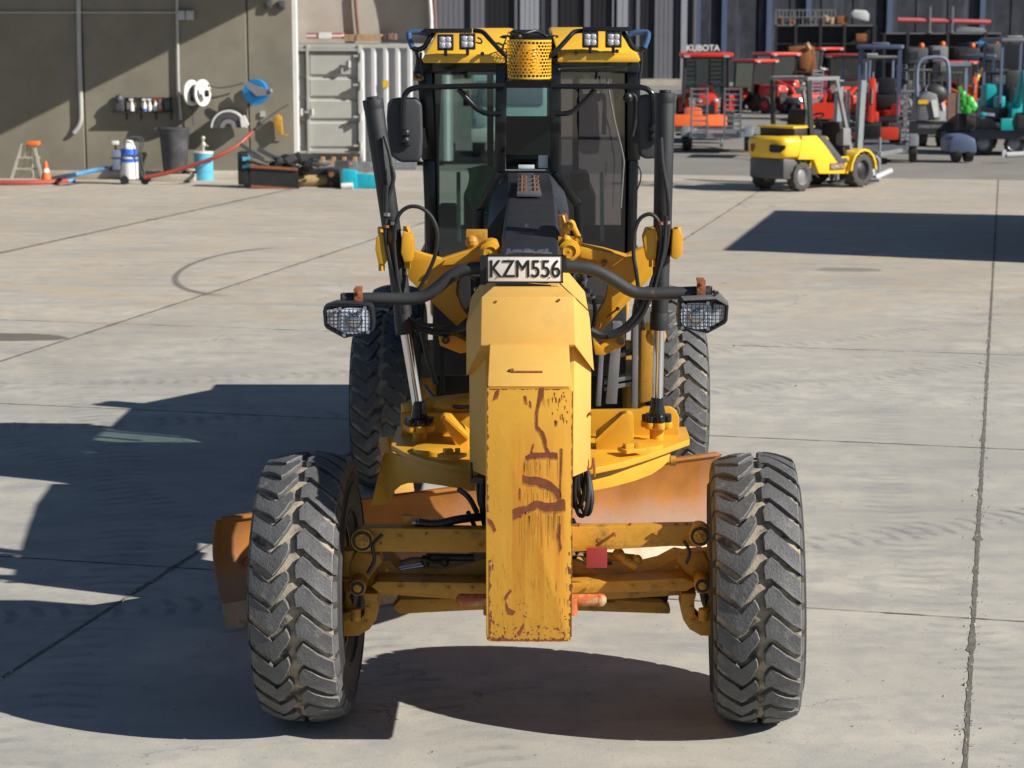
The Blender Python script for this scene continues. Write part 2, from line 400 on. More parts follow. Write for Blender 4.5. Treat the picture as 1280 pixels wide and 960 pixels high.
tag(a.build('asphalt_yard', 'asphalt_ground', recalc=False), kind='structure')
def slab_mesh(L, W_):
    s = MB(); n = 1; s.xf = Matrix.Rotation(-UA, 4, 'Z')
    s.box((0,0,-.05), (W_, L, .1)); return s
qs = [-3.5, 1.65, 6.8, 11.95, 17.1, 22.25, 27.4, 32.55, 37.7, 42.85, 49.2]
ps = [-.055+5.03*k for k in range(-6, 5)]
protos = {}
for j in range(len(qs)-1):
    for i in range(len(ps)-1):
        L = qs[j+1]-qs[j]; key = round(L, 2)
        cpos = grid((ps[i]+ps[i+1])/2, (qs[j]+qs[j+1])/2)
        if key not in protos:
            o = slab_mesh(L-.012, 5.03-.014).build('concrete_slab', 'concrete_ground', ground, bevel=.004, seg=1); protos[key] = o
        else:
            o = protos[key].copy(); C.objects.link(o); o.parent = ground
        o.location = cpos-ORG['ground']+V(0, 0, -.05)
# dirt-filled joints: ragged ribbons lying in and over the slab joints
def ribbon(p0, q0, p1, q1, wd, seed, name='joint_dirt_strip'):
    rd = random.Random(seed); s = MB(); a = grid(p0, q0, .003); b = grid(p1, q1, .003); L = (b-a).length; n = int(L/.05); d = (b-a)/n; sd = V(-d.y, d.x, 0).normalized()
    vs = []; w1 = w2 = wd/2; big = 0
    for i in range(n+1):
        if rd.random() < .05: big = rd.uniform(.5, 2.4)
        big *= .75; w1 = wd/2*(rd.uniform(.5, 1.3)+big); w2 = wd/2*(rd.uniform(.5, 1.3)+big*rd.random())
        p = a+d*i; vs += [p+sd*w1, p-sd*w2]
    s.add(vs, [(2*i, 2*i+1, 2*i+3, 2*i+2) for i in range(n)]); return s
for args in ((-.055, 1.7, -.055, 49, .026, 1), (-5.085, 1.7, -5.085, 49, .028, 2), (-10.115, 11, -10.115, 49, .04, 3), (-15.145, 20, -15.145, 49, .09, 4), (-25, 17.1, 20, 17.1, .018, 5), (-25, 11.95, -5.2, 11.95, .016, 6), (-5.2, 11.95, 20, 11.95, .01, 7), (-20, 22.25, 20, 22.25, .014, 8)):
    o = ribbon(*args).build('joint_dirt_strip', 'joint_dirt', ground, recalc=False)

rd = random.Random(21); s = MB()                      # crumbs of concrete and grit along the joints and on the slabs
for i in range(1500):
    if 420 < i < 900: continue
    if i < 900: q = rd.uniform(8.5, 26); p = -.055+rd.gauss(0, .035)*(1+(rd.random() < .15)*2)
    elif i < 1150: q = rd.uniform(9, 20); p = -5.085+rd.gauss(0, .04)
    else: q = rd.uniform(9, 30); p = rd.uniform(-9, 4)
    c = grid(p, q, .003); r = rd.uniform(.003, .010)*(1+(rd.random() < .06)); a = rd.random()*6.28
    s.add([c+V(r*math.cos(a), r*math.sin(a), 0), c+V(r*math.cos(a+2.1), r*math.sin(a+2.1), 0), c+V(r*math.cos(a+4), r*math.sin(a+4), 0), c+V(r*.2, 0, r*rd.uniform(.6, 1.1))], [(0,1,3),(1,2,3),(2,0,3)])
M('grit', (.34, .32, .28), .95, var=.5, vs=8, bump=0, world=True)
tag(s.build('grit', 'grit', None, recalc=False), kind='stuff')

# ================================================================== MOTOR GRADER
gr = thing('motor_grader', 'large yellow road grader with dark cab and rust scarred front weight, facing the camera', 'road grader', (0, 9.9, 0))
# ---------------------------------------------------------------- wheels
TR = .68; TW = .40; NL = 30
def tyre_mb():
    s = MB(); h = TW/2
    def Rt(x): return TR-.006-.040*min(1.1, abs(x)/h)**2.6
    prof = [(-.165,.315),(-.185,.34),(-.215,.41),(-.222,.49),(-.212,.565),(-.198,.610),(-.17,.630),(-.08,.643),(0,.646),(.08,.643),(.17,.630),(.198,.610),(.212,.565),(.222,.49),(.215,.41),(.185,.34),(.165,.315)]
    for k0, k1, mi in ((0,5,2),(5,11,1),(11,16,2)):
        s.cur = mi; s.lathe([(a, r) for a, r in prof[k0:k1+1]], n=60)
    s.cur = 2
    for sg in (-1,1): s.lathe([(sg*.218,.50),(sg*.227,.505),(sg*.227,.515),(sg*.218,.525)], n=60); s.lathe([(sg*.20,.375),(sg*.214,.38),(sg*.214,.392),(sg*.208,.40)], n=60)
    s.cur = 0; rd = random.Random(3)
    left = [(0,0),(.10,.22),(.20,.46),(.29,.68),(.35,.55),(.41,.32),(.455,.16),(.49,.28),(.50,.50),(.455,.76),(.395,1.04),(.335,1.30),(.295,1.40),(.20,1.17),(.10,.93),(0,.72)]
    right = [(.555,-.02),(.60,-.24),(.645,-.33),(.72,-.14),(.81,.10),(.90,.34),(1,.56),(1,1.31),(.90,1.09),(.80,.85),(.70,.61),(.63,.43),(.56,.47)]
    for k in range(NL):
        for poly in (left, right):
            cx = sum(p[0] for p in poly)/len(poly); cy = sum(p[1] for p in poly)/len(poly); wob = rd.uniform(-.004, .002); jit = [(rd.uniform(-.012,.012), rd.uniform(-.03,.03)) for _ in poly]
            n = len(poly); rings = []
            for lv, (sh, dr) in enumerate(((0, -.03), (0, -.009), (.03, -.003), (.075, 0))):
                rr = []
                for (u, v), (ju, jv) in zip(poly, jit):
                    if .02 < u < .98: u += ju*(lv > 0); v += jv*(lv > 0)
                    u2 = u+(cx-u)*sh*1.0; v2 = v+(cy-v)*sh
                    x = (u2-.5)*TW*1.0; r_ = Rt(x)+dr+wob; 
                    if lv == 0: r_ = .620 if (u < .02 or u > .98) else .635
                    t = (k+v2+(.1*math.sin(k*2.1)*.2))*2*PI/NL
                    rr.append((x, -r_*math.cos(t), -r_*math.sin(t)))
                rings.append(rr)
            vs = [p for r_ in rings for p in r_]
            fs = [(a*n+i, a*n+(i+1)%n, (a+1)*n+(i+1)%n, (a+1)*n+i) for a in range(3) for i in range(n)]
            s.add(vs, fs[:2*n]); s.add(vs, fs[2*n:], mi=3)
            u = (cx-.5)*TW; t = (k+cy)*2*PI/NL; r_ = Rt(u)+wob
            top = rings[3]; s.add(top+[(u, -r_*math.cos(t), -r_*math.sin(t))], [(i, (i+1)%n, n) for i in range(n)], True)
            # shoulder wrap of the lug
            sg = -1 if poly is left else 1; ss = (0,.72) if poly is left else (.56,1.31)
            vs = []
            for v in ss:
                t = (k+v)*2*PI/NL
                for x, r_ in ((sg*h, Rt(h)-.007), (sg*(h+.008), .612), (sg*(h+.014), .575), (sg*(h-.005), .57), (sg*(h-.02), .62)): vs.append((x, -r_*math.cos(t), -r_*math.sin(t)))
            s.add(vs, [(0,1,6,5),(1,2,7,6),(2,3,8,7),(0,1,2,3,4),(9,8,7,6,5)])
    return s
def rim_mb(inner):                                   # inner: side (-1/+1) the machine is on
    s = MB(); i = inner; s.lathe([(.17,.318),(.175,.335),(.168,.34),(.16,.33),(.15,.30),(.06,.285),(-.06,.285),(-.15,.30),(-.16,.33),(-.168,.34),(-.175,.335),(-.17,.318)], n=48)
    s.lathe([(-i*.06,.29),(-i*.05,.22),(-i*.02,.17),(-i*.02,.05),(-i*.02,0)], n=32)
    for k in range(10):
        t = 2*PI*k/10; s.cyl((-i*.02, .13*math.cos(t), .13*math.sin(t)), (-i*.055, .13*math.cos(t), .13*math.sin(t)), .014, n=6)
        s.cyl((-i*.02, .13*math.cos(t), .13*math.sin(t)), (i*.01, .13*math.cos(t), .13*math.sin(t)), .016, n=6)
    s.cyl((-i*.12,0,0), (i*.13,0,0), .085, n=20); s.cyl((-i*.15,0,0), (-i*.12,0,0), .06, .085, n=20)
    return s
wheel_proto = None
def wheel(loc, rot, inner, name='front_wheel'):
    global wheel_proto, rimp
    e = bpy.data.objects.new(name, None); C.objects.link(e); e.parent = gr; ORG[e.name] = Vector((0,0,0)); e.location = V(*loc)-ORG['motor_grader']; e.rotation_euler = rot
    if wheel_proto is None:
        wheel_proto = tyre_mb().build('tyre', ['rubber_lug', 'tyre_groove', 'tyre_side', 'lug_edge'], None, angle=30)
        wheel_proto.parent = e; wheel_proto.location = (0,0,0); 
        me = wheel_proto.data; zc = sum(v.co.z for v in me.vertices)/len(me.vertices); me.transform(Matrix.Translation((0,0,-(max(v.co.z for v in me.vertices)+min(v.co.z for v in me.vertices))/2)))
    else:
        t = wheel_proto.copy(); C.objects.link(t); t.parent = e; t.location = (0,0,0)
    r = rim_mb(inner).build('rim', 'yellow_dirty', None); r.parent = e; r.location = (0,0,0)
    me = r.data; me.transform(Matrix.Translation((0,0,-(max(v.co.z for v in me.vertices)+min(v.co.z for v in me.vertices))/2)))
    me.transform(Matrix.Translation((-(max(v.co.x for v in me.vertices)+min(v.co.x for v in me.vertices))/2,0,0)))
    return e
TZ = TR-.012
wheel((-1.098, 9.92, TZ), (0, R(-.6), R(-2.0)), 1).name = 'front_wheel'
wheel((1.125, 9.92, TZ), (0, R(-1.6), R(-4.0)), -1)
for s_ in (-1, 1):
    for yy in (15.2, 16.78): wheel((s_*1.09, yy, TZ), (R(40*s_), 0, 0), -s_, 'rear_wheel')
    t = MB(); t.box((s_*.80, 16.0, .66), (.16, 1.9, .42)); t.build('tandem_case', 'yellow_dirty', gr, bevel=.05)

# ---------------------------------------------------------------- front axle
def mir(pts): return [(1324-x, y) for x, y in pts]
ax = MB()
ax.pprism([(462,742),(455,722),(460,712),(476,701),(486,700),(500,714),(530,709),(560,711),(605,699),(662,692),(717,699),(752,716),(770,712),(800,714),(825,708),(846,697),(862,700),(873,714),(872,738),(860,744),(720,752),(604,752)], 9.86, .22)
ax.build('axle_beam', 'yellow_dirty', gr, bevel=.008)
fl = MB(); fl.pprism([(464,733),(472,727),(607,729),(717,729),(855,723),(866,727),(868,733),(858,739),(717,741.5),(607,742),(474,741)], 9.70, .24); fl.build('axle_flange', 'yellow_dirty', gr, bevel=.004)
top = MB(); top.pprism([(448,661),(470,660),(620,662),(700,660),(872,657),(880,664),(880,680),(872,684),(838,683),(700,691),(620,691),(472,690),(450,690),(442,676)], 9.70, .09); top.build('leaning_bar', 'yellow_dirty', gr, bevel=.008)
tb = MB()
for x, y in ((533,667),(476,679)): q = P(x, y, 9.7); tb.cyl(q+V(0,-.006,0), q, .007, n=8)
q = P(768, 667, 9.7); tb.cyl(q+V(0,-.035,0), q, .008, n=8); q = P(749, 675, 9.7); tb.cyl(q+V(0,-.003,0), q+V(0,.01,0), .011, n=12)
for x in (724, 788, 845, 858, 870): q = P(x, 657, 9.73); tb.cyl(q-V(0,0,.01), q+V(0,0,.012), .009, n=8)
tb.build('bolt_set', 'rust_bracket', gr)
for x, y, rr in ((453,676,15), (875,670,14)):
    b = MB(); q = P(x, y, 9.66); s1 = 9.66*1.01/F; b.cyl(q, q+V(0,.10,0), rr*s1, n=28); b.cyl(q-V(0,.012,0), q, rr*.62*s1, n=24); b.cyl(q-V(0,.018,0), q, rr*.22*s1, n=12)
    for k in range(6): b.cyl(q+V(rr*.42*s1*math.cos(k*1.047), -.018, rr*.42*s1*math.sin(k*1.047)), q+V(rr*.42*s1*math.cos(k*1.047), 0, rr*.42*s1*math.sin(k*1.047)), .005, n=6)
    b.build('pivot_pin', 'yellow_dirty', gr, bevel=.003)
    b = MB(); b.ring(q-V(0,.004,0), (0,1,0), rr*.68*s1, rr*.84*s1, .012, 28); b.build('seal_ring', 'chassis_dark', gr)
for x, y, rr in ((447,735,10.5), (878,732,10.5)):
    b = MB(); q = P(x, y, 9.66); s1 = 9.66*1.02/F; b.cyl(q, q+V(0,.14,0), rr*s1, n=24); b.cyl(q-V(0,.014,0), q, rr*.5*s1, n=16); b.build('pivot_pin', 'yellow_dirty', gr, bevel=.003)
    b = MB(); b.ring(q-V(0,.004,0), (0,1,0), rr*.58*s1, rr*.82*s1, .012, 24); b.build('seal_ring', 'chassis_dark', gr)
for left in (True, False):
    f = (lambda p: p) if left else mir
    k = MB(); k.pprism(f([(453,742),(472,742),(473,760),(470,775),(462,787),(448,795),(426,796),(424,770),(438,766),(438,776),(448,776),(455,768),(456,752)]), 9.74, .17)
    k.build('steering_knuckle', 'yellow_dirty', gr, bevel=.008)
    k = MB(); k.pprism(f([(438,704),(445,690),(462,692),(474,694),(478,703),(462,722),(452,742),(436,742)]), 9.78, .12); k.build('axle_bracket', 'yellow_dirty', gr, bevel=.006)
    kp = MB(); c0 = P(*f([(436,718)])[0], 9.84); c1 = P(*f([(436,686)])[0], 9.84); kp.cyl(c0, c1, .052, n=20); c2 = P(*f([(436,765)])[0], 9.84)
    kp.cyl(c2, c0, .028, n=14); kp.cyl(c0-V(0,0,.03), c0-V(0,0,.012), .04, n=16); c3 = P(*f([(436,790)])[0], 9.84); kp.cyl(c3, c2, .05, n=18); kp.ring((c0+c1)/2, (0,0,1), .05, .0545, .008)
    kp.build('kingpin_housing', 'yellow_dirty', gr, bevel=.003)
    sp = MB(); sx = -1 if left else 1; sp.cyl((sx*.86, 9.88, .64), (sx*1.02, 9.9, .665), .07, n=18); sp.build('wheel_spindle', 'chassis_dark', gr)
    st = MB(); a_ = P(*f([(444,768)])[0], 9.70); b_ = P(*f([(432,770)])[0], 9.72); st.cyl(a_+V(0,0,-.03), a_+V(0,0,.03), .028, n=12); st.beam(a_, b_, .05, .04); st.build('tie_rod_end', 'yellow_dirty', gr, bevel=.004)
# wear bar under the axle and steering cylinders
wb = MB(); wb.pprism([(490,760),(500,749),(600,748),(720,747),(828,753),(838,760),(838,768),(720,764),(600,763),(500,768)], 10.05, .12); wb.build('lower_beam', 'yellow_dirty', gr, bevel=.012)
wu = MB(); wu.pprism([(496,748),(600,738),(720,738),(836,744),(834,753),(720,747),(600,748)], 10.12, .12); wu.build('lower_beam_web', 'chassis_dark', gr)
sc1 = MB(); sc1.cyl(P(592,697,9.84), P(533,696,9.84), .019, n=14); sc1.sph(P(532,700,9.82), .028); sc1.sph(P(556,703,9.8), .022)
sc1.tube([P(533,696,9.8),P(531,702,9.8),P(533,708,9.8)], .013); sc1.build('steering_cylinder', 'rubber_hose', gr)
sc2 = MB(); sc2.cyl(P(716,690,9.84), P(733,691,9.84), .022, n=14); sc2.cyl(P(497,713,9.9), P(536,706,9.9), .016, n=12); sc2.build('cylinder_rod', 'chrome', gr)
sc3 = MB(); sc3.cyl(P(757,695,9.84), P(793,698,9.84), .022, n=12); sc3.sph(P(773,692,9.8), .03); sc3.tube([P(775,693,9.78),P(785,702,9.76),P(795,708,9.76)], .022); sc3.sph(P(796,700,9.78), .028); sc3.build('steering_cylinder', 'yellow_dirty', gr)
rt = MB(); rt.pbox(733,685,759,710,9.66,.01); rt.build('red_tag', 'red_plate', gr, bevel=.002)
hs = MB(); hs.tube([P(520,653,9.75),P(545,655,9.75),P(575,649,9.78),P(612,645,9.9)], .021); hs.tube([P(540,655,9.75),P(560,660,9.75),P(585,661,9.78)], .015); hs.build('hydraulic_hose', 'rubber_hose', gr)
hf = MB(); hf.cyl(P(516,653,9.75), P(540,654,9.75), .017, n=12); hf.cyl(P(521,653,9.75), P(524,653,9.75), .022, n=6); hf.build('hose_fitting', 'steel', gr)
hb = MB(); hb.box(P(509,654,9.78), (.045,.05,.085)); hb.box(P(575,662,9.78), (.09,.05,.03)); hb.build('valve_block', 'yellow_dirty', gr, bevel=.004)
for x0, x1 in ((578,612), (714,750)):
    h = MB(); y_ = 750; h.cyl(P(x0,y_,9.42), P(x1,y_,9.42), .030, n=16); h.sph(P(x0 if x0<600 else x1, y_, 9.42), .033); h.cyl(P(x1 if x0<600 else x0, y_-3, 9.40), P(x1 if x0<600 else x0, y_+18, 9.40), .030, n=12); h.build('tow_hook', 'orange_hook', gr)

# ---------------------------------------------------------------- front weight block
zb = P(662,802,9.2).z; zt = P(662,484,9.2).z; xb = .2
def rust_mat():
    m = M('block_paint', (.68, .355, .036), .5, var=.10, vs=4, bump=.10, bs=70, c2=RUST, c2s=20, c2t=.675, c2w=.02)
    n = m.node_tree.nodes; l = m.node_tree.links; b = n['Principled BSDF']
    src = b.inputs['Base Color'].links[0].from_socket
    g = n.new('ShaderNodeNewGeometry'); sp = n.new('ShaderNodeSeparateXYZ'); l.new(g.outputs['Position'], sp.inputs[0])
    mp = n.new('ShaderNodeMapping'); mp.inputs['Scale'].default_value = (34, 34, 1.1); l.new(g.outputs['Position'], mp.inputs[0])
    t = n.new('ShaderNodeTexNoise'); t.inputs['Scale'].default_value = 1; t.inputs['Detail'].default_value = 4; l.new(mp.outputs[0], t.inputs['Vector'])
    r = n.new('ShaderNodeMapRange'); l.new(t.outputs['Fac'], r.inputs[0]); r.inputs[1].default_value = .28; r.inputs[2].default_value = .66
    def win(x, a, bb, c, d):                          # stain area
        p = n.new('ShaderNodeMapRange'); l.new(x, p.inputs[0]); p.inputs[1].default_value = a; p.inputs[2].default_value = bb
        q = n.new('ShaderNodeMapRange'); l.new(x, q.inputs[0]); q.inputs[1].default_value = c; q.inputs[2].default_value = d; q.inputs[3].default_value = 1; q.inputs[4].default_value = 0
        k = n.new('ShaderNodeMath'); k.operation = 'MULTIPLY'; l.new(p.outputs[0], k.inputs[0]); l.new(q.outputs[0], k.inputs[1]); return k.outputs[0]
    def mul(a, b2):
        k = n.new('ShaderNodeMath'); k.operation = 'MULTIPLY'; l.new(a, k.inputs[0])
        if isinstance(b2, float): k.inputs[1].default_value = b2
        else: l.new(b2, k.inputs[1])
        return k.outputs[0]
    f1 = mul(r.outputs[0], mul(win(sp.outputs[0], -.20, -.05, .17, .21), win(sp.outputs[2], zb-.25, zb+.42, zt-.40, zt-.10)))
    mx = n.new('ShaderNodeMix'); mx.data_type = 'RGBA'; l.new(mul(f1, .85), mx.inputs[0]); l.new(src, mx.inputs[6]); mx.inputs[7].default_value = (.55, .20, .012, 1)
    t2 = n.new('ShaderNodeTexNoise'); t2.inputs['Scale'].default_value = 38; t2.inputs['Detail'].default_value = 7; t2.inputs['Roughness'].default_value = .7; l.new(g.outputs['Position'], t2.inputs['Vector'])
    lo = n.new('ShaderNodeMapRange'); l.new(sp.outputs[2], lo.inputs[0]); lo.inputs[1].default_value = zb; lo.inputs[2].default_value = zb+.30; lo.inputs[3].default_value = .115; lo.inputs[4].default_value = -.06
    ad = n.new('ShaderNodeMath'); ad.operation = 'ADD'; l.new(t2.outputs['Fac'], ad.inputs[0]); l.new(lo.outputs[0], ad.inputs[1])
    r2 = n.new('ShaderNodeMapRange'); l.new(ad.outputs[0], r2.inputs[0]); r2.inputs[1].default_value = .64; r2.inputs[2].default_value = .67
    m2 = n.new('ShaderNodeMix'); m2.data_type = 'RGBA'; l.new(r2.outputs[0], m2.inputs[0]); l.new(mx.outputs[2], m2.inputs[6]); m2.inputs[7].default_value = (*RUST, 1)
    l.new(m2.outputs[2], b.inputs['Base Color'])
rust_mat()
bk = MB(); bk.box((0, 9.2+.28, (zb+zt)/2), (xb*2, .56, zt-zb)); bk.build('front_weight', 'block_paint', gr, bevel=.022)
fw = MB(); hx_, hz_ = xb-.002, (zt-zb)/2-.003; rc = .022; pts = [V(sx*(hx_-rc)+rc*math.cos(a0+k*PI/8), 9.186, (zb+zt)/2+sz*(hz_-rc)+rc*math.sin(a0+k*PI/8)) for sx, sz, a0 in ((1,1,0),(-1,1,PI/2),(-1,-1,PI),(1,-1,1.5*PI)) for k in range(5)]; fw.prism(pts, (0,.012,0)); fw.build('face_plate', 'block_paint', gr, bevel=.002)
YF = 9.1858
cp = MB(); A = P(608.5,484,9.2).z; c0 = P(612,432,9.46)
z0 = zt+.001; cp.add([(-.19,9.205,z0),(.19,9.205,z0),(.19,9.60,z0),(-.19,9.60,z0),(-.185,9.46,c0.z),(.185,9.46,c0.z),(.185,9.60,c0.z),(-.185,9.60,c0.z)], [(0,1,5,4),(1,2,6,5),(3,0,4,7),(4,5,6,7),(3,2,1,0),(2,3,7,6)])
cp.build('weight_cap', 'yellow_matte', gr, bevel=.006)
hd = MB(); h0 = P(641,464.5,9.29); h1 = P(678,464.5,9.29); hd.tube([h0+V(0,.02,-.01), h0, h1, h1+V(0,.02,-.01)], .0045, sub=1); hd.box(h0+V(-.004,.01,0), (.018,.02,.022)); hd.build('lift_handle', 'rust_bracket', gr)
def patch(pts, rough=.0022, dens=.006, sd=1, proud=.0012):
    rd = random.Random(sd); q = [P(x, y, YF) for x, y in pts]; out = []
    for i in range(len(q)):
        a, b = q[i], q[(i+1)%len(q)]; L = (b-a).length; k = max(1, int(L/dens))
        for j in range(k): out.append(a+(b-a)*(j/k)+V(rd.uniform(-rough, rough), 0, rd.uniform(-rough, rough)))
    out = [V(p.x, YF-proud, p.z) for p in out]
    s = MB(); s.prism(out, (0, proud+.0015, 0)); return s
def halo(pts, sd):
    rd = random.Random(sd+90); q = [P(x, y, YF) for x, y in pts]; n = len(q); ar = sum(q[i].x*q[(i+1)%n].z-q[(i+1)%n].x*q[i].z for i in range(n)); sg = 1 if ar > 0 else -1; out = []
    for i in range(n):
        a, b = q[i-1], q[(i+1)%n]; d = b-a; nn = V(d.z, 0, -d.x).normalized()*sg; out.append(q[i]+nn*rd.uniform(.002, .006)+V(0,0,-.004))
    s = MB(); s.prism([V(p.x, YF-.0006, p.z) for p in out], (0,.0018,0)); s.build('rust_halo', 'rust_halo', gr, recalc=False)
def z7(pts): return [(570+x/2.668, 460+y/2.667) for x, y in pts]
ff = 0
for i, pts in enumerate([
    [(278,66),(294,66),(290,100),(280,115),(272,150),(272,190),(292,212),(300,238),(302,262),(314,280),(338,282),(340,302),(300,298),(268,300),(234,304),(234,294),(252,282),(300,281),(296,262),(288,235),(280,214),(266,202),(266,150),(272,112)],
    [(248,284),(256,254),(260,252),(256,270),(254,284)],
    [(224,356),(240,362),(270,362),(300,370),(320,382),(340,402),(350,420),(350,436),(362,438),(364,474),(340,478),(300,478),(280,472),(272,465),(262,474),(240,478),(222,486),(206,500),(192,506),(190,472),(210,462),(236,460),(260,442),(285,444),(300,450),(330,448),(342,440),(330,424),(320,408),(300,402),(286,400),(270,390),(250,390),(224,382)],
    [(350,268),(354,268),(352,340),(349,380),(349,430),(346,430),(347,380),(348,320)],
    [(106,498),(124,512),(134,540),(128,546),(118,530),(108,514)],
    [(344,516),(348,520),(344,560),(352,598),(348,612),(342,580),(338,560)],
    [(166,776),(176,800),(200,812),(190,824),(172,822),(166,800)], [(160,764),(182,738),(186,742),(166,776)],
    [(204,884),(226,852),(230,858),(212,894)],
    [(132,78),(146,70),(138,100),(124,108)],
    [(212,400),(215,402),(214,440),(211,436)],
    [(228,92),(234,94),(236,120),(232,116)],[(246,108),(249,112),(251,132),(247,128)]]):
    patch(z7(pts), sd=i, rough=.0016).build('rust_patch', 'rust_patch', gr, recalc=False)
    if i < 6 or i > 8: halo(z7(pts), i)
rd = random.Random(5); ch = MB()
for i in range(34):                                   # small chips near the top right corner and edges
    if i < 20: x = rd.uniform(320, 372); y = rd.uniform(74, 180); w_, h_ = rd.uniform(2, 5), rd.uniform(6, 22)
    elif i < 26: x = rd.uniform(372, 384); y = rd.uniform(560, 860); w_, h_ = rd.uniform(4, 9), rd.uniform(10, 28)
    else: x = rd.uniform(108, 122); y = rd.uniform(620, 880); w_, h_ = rd.uniform(3, 7), rd.uniform(8, 22)
    p = patch(z7([(x,y),(x+w_,y+2),(x+w_*.8,y+h_),(x+w_*.3,y+h_*.8)]), rough=.0012, dens=.008, sd=i+50, proud=.0008)
    k = len(ch.v); ch.v += p.v; ch.f += [[a+k for a in f] for f in p.f]; ch.mi += p.mi; ch.sm += p.sm
tag(ch.build('paint_chips', 'rust_patch', gr, recalc=False), kind='stuff')
rd = random.Random(12); rn = MB()                     # thin rust runs under the bare bars
for x0, x1, y0, n_, L_ in ((654,698,575,26,(8,26)), (642,706,640,46,(10,60)), (656,694,612,16,(6,20)), (670,700,498,8,(6,14)), (612,720,500,0,(4,9)), (612,712,690,30,(4,16)), (612,712,740,34,(3,12))):
    for i in range(n_):
        x = rd.uniform(x0, x1); L = rd.uniform(*L_); w_ = rd.uniform(.25, .9); y = y0+rd.uniform(-3, 6)+(rd.uniform(0, 40) if y0 > 680 else 0); q = [P(x-w_, y, YF), P(x+w_, y, YF), P(x+w_*.3, y+L, YF), P(x-w_*.2, y+L*.96, YF)]
        if abs(q[0].x) < .188 and q[2].z > zb+.01: rn.add([V(p.x, YF-.0004-.0001*(i%3), p.z) for p in q], [(0,3,2,1)])
tag(rn.build('rust_runs', 'rust_run', gr, recalc=False), kind='stuff')
ed = MB()                                             # rusty worn edges of the plate
def edge_strip(x0, y0, x1, y1, wd, sd):
    rd = random.Random(sd); n = 46; pts = []; horiz = abs(x1-x0) > abs(y1-y0)
    for i in range(n+1):
        t = i/n; w1 = wd*rd.uniform(.15, 1)**1.6
        pts.append((x0+(x1-x0)*t, y0+(y1-y0)*t, w1))
    out = [P(x, y, YF) for x, y, w1 in pts]+[P(x+(0 if horiz else w1), y+(w1 if horiz else 0), YF) for x, y, w1 in reversed(pts)]
    out = [V(p.x, YF-.0009, p.z) for p in out]; ed.prism(out, (0,.002,0))
edge_strip(608.5, 488, 608.5, 640, 3.2, 1); edge_strip(611, 700, 611, 796, 3.6, 2); edge_strip(716.3, 488, 715.4, 700, -1.8, 3); edge_strip(715.2, 700, 714.6, 796, -3.8, 4); edge_strip(612, 485.6, 712, 485.6, 2.0, 5); edge_strip(616, 801, 710, 801, -4, 6)
ed.build('rusty_edges', 'rust_patch', gr, recalc=False)

# ---------------------------------------------------------------- nose (gooseneck front)
ns = MB()
def sym(l): return l, (1322-l[0], l[1])
Y1 = 9.52
Al, Ar = P(620,355,9.98), P(698,355,9.98); Bl, Br = P(602,371,9.60), P(718,371,9.60); Dl, Dr = P(601,432,Y1), P(719,431,Y1)
Cl, Cr = P(583,404,9.86), P(737,397,9.86); El, Er = P(583,470,9.82), P(742.5,464,9.82)
Fl, Fr = V(Cl.x, 10.7, Cl.z+.02), V(Cr.x, 10.7, Cr.z+.02); Hl, Hr = V(El.x, 10.7, El.z-.05), V(Er.x, 10.7, Er.z-.05); Tl, Tr = V(Al.x, 10.7, Al.z+.05), V(Ar.x, 10.7, Ar.z+.05)
vs = [Al,Ar,Bl,Br,Cl,Cr,Dl,Dr,El,Er,Fl,Fr,Hl,Hr,Tl,Tr]
ns.add(vs, [(2,3,1,0),(6,7,3,2),(6,2,4,8),(3,7,9,5),(2,0,4),(3,5,1),(0,1,15,14),(0,14,10,4),(1,5,11,15),(4,10,12,8),(5,9,13,11),(6,8,12,13,9,7),(10,14,15,11,13,12)])
ns.build('nose_cover', 'yellow_matte', gr, bevel=.006)
nb = MB(); zlo = P(583,586,9.84).z; zhi = P(662,440,9.62).z
nb.prism([(-.21,9.66,zlo),(.215,9.66,zlo),(.30,9.83,zlo),(.30,10.68,zlo),(-.292,10.68,zlo),(-.292,9.83,zlo)], (0,0,zhi-zlo+.02)); nb.build('nose_frame', 'yellow_matte', gr, bevel=.006)
nt_ = MB()
for x, y in ((620,377),(699,375)): q = P(x, y, 9.59); nt_.cyl(q-V(0,.004,0), q+V(0,.02,0), .006, n=8)
q = P(738,517,9.80); nt_.cyl(q-V(.0,.02,0), q+V(0,.04,0), .007, n=8)
for xx in (.193,): 
    for y in (445,): q = P(706, 443, 9.42); nt_.cyl(q-V(0,.01,.004), q+V(0,.02,0), .005, n=8)
nt_.build('bolt_set', 'rust_bracket', gr)
br = MB(); br.tube([P(733,583,9.80),P(738,586,9.80),P(741,581,9.80),P(741.5,572,9.8)], .006, sub=2); br.tube([P(741.5,572,9.8),P(743,583,9.8),P(743,596,9.8)], .006, sub=2); br.tube([P(718,583,9.8),P(733,583,9.8)], .005, sub=1); br.build('hose_hook', 'rust_bracket', gr)
br = MB(); br.pbox(588,597,604,604,9.78,.06); br.tube([P(589,578,9.8),P(590,600,9.8)], .006, sub=1); br.build('hose_hook', 'black_paint', gr)
hc = MB()
for k, (cx, cy, rx, ry, tl) in enumerate(((727,611,9,34,0),(731,612,8,31,3),(724,605,8,30,-3),(733,606,5,26,5))):
    pts = []
    for i in range(17):
        t = 2*PI*i/16+PI/2; pts.append(P(cx+rx*math.cos(t)+tl*math.sin(t)*-1, cy-ry*math.sin(t), 9.88+.02*k+.02*math.sin(t*2)))
    hc.tube(pts, .0115, n=8, sub=3)
hc.build('hose_coil', 'rubber_hose', gr)
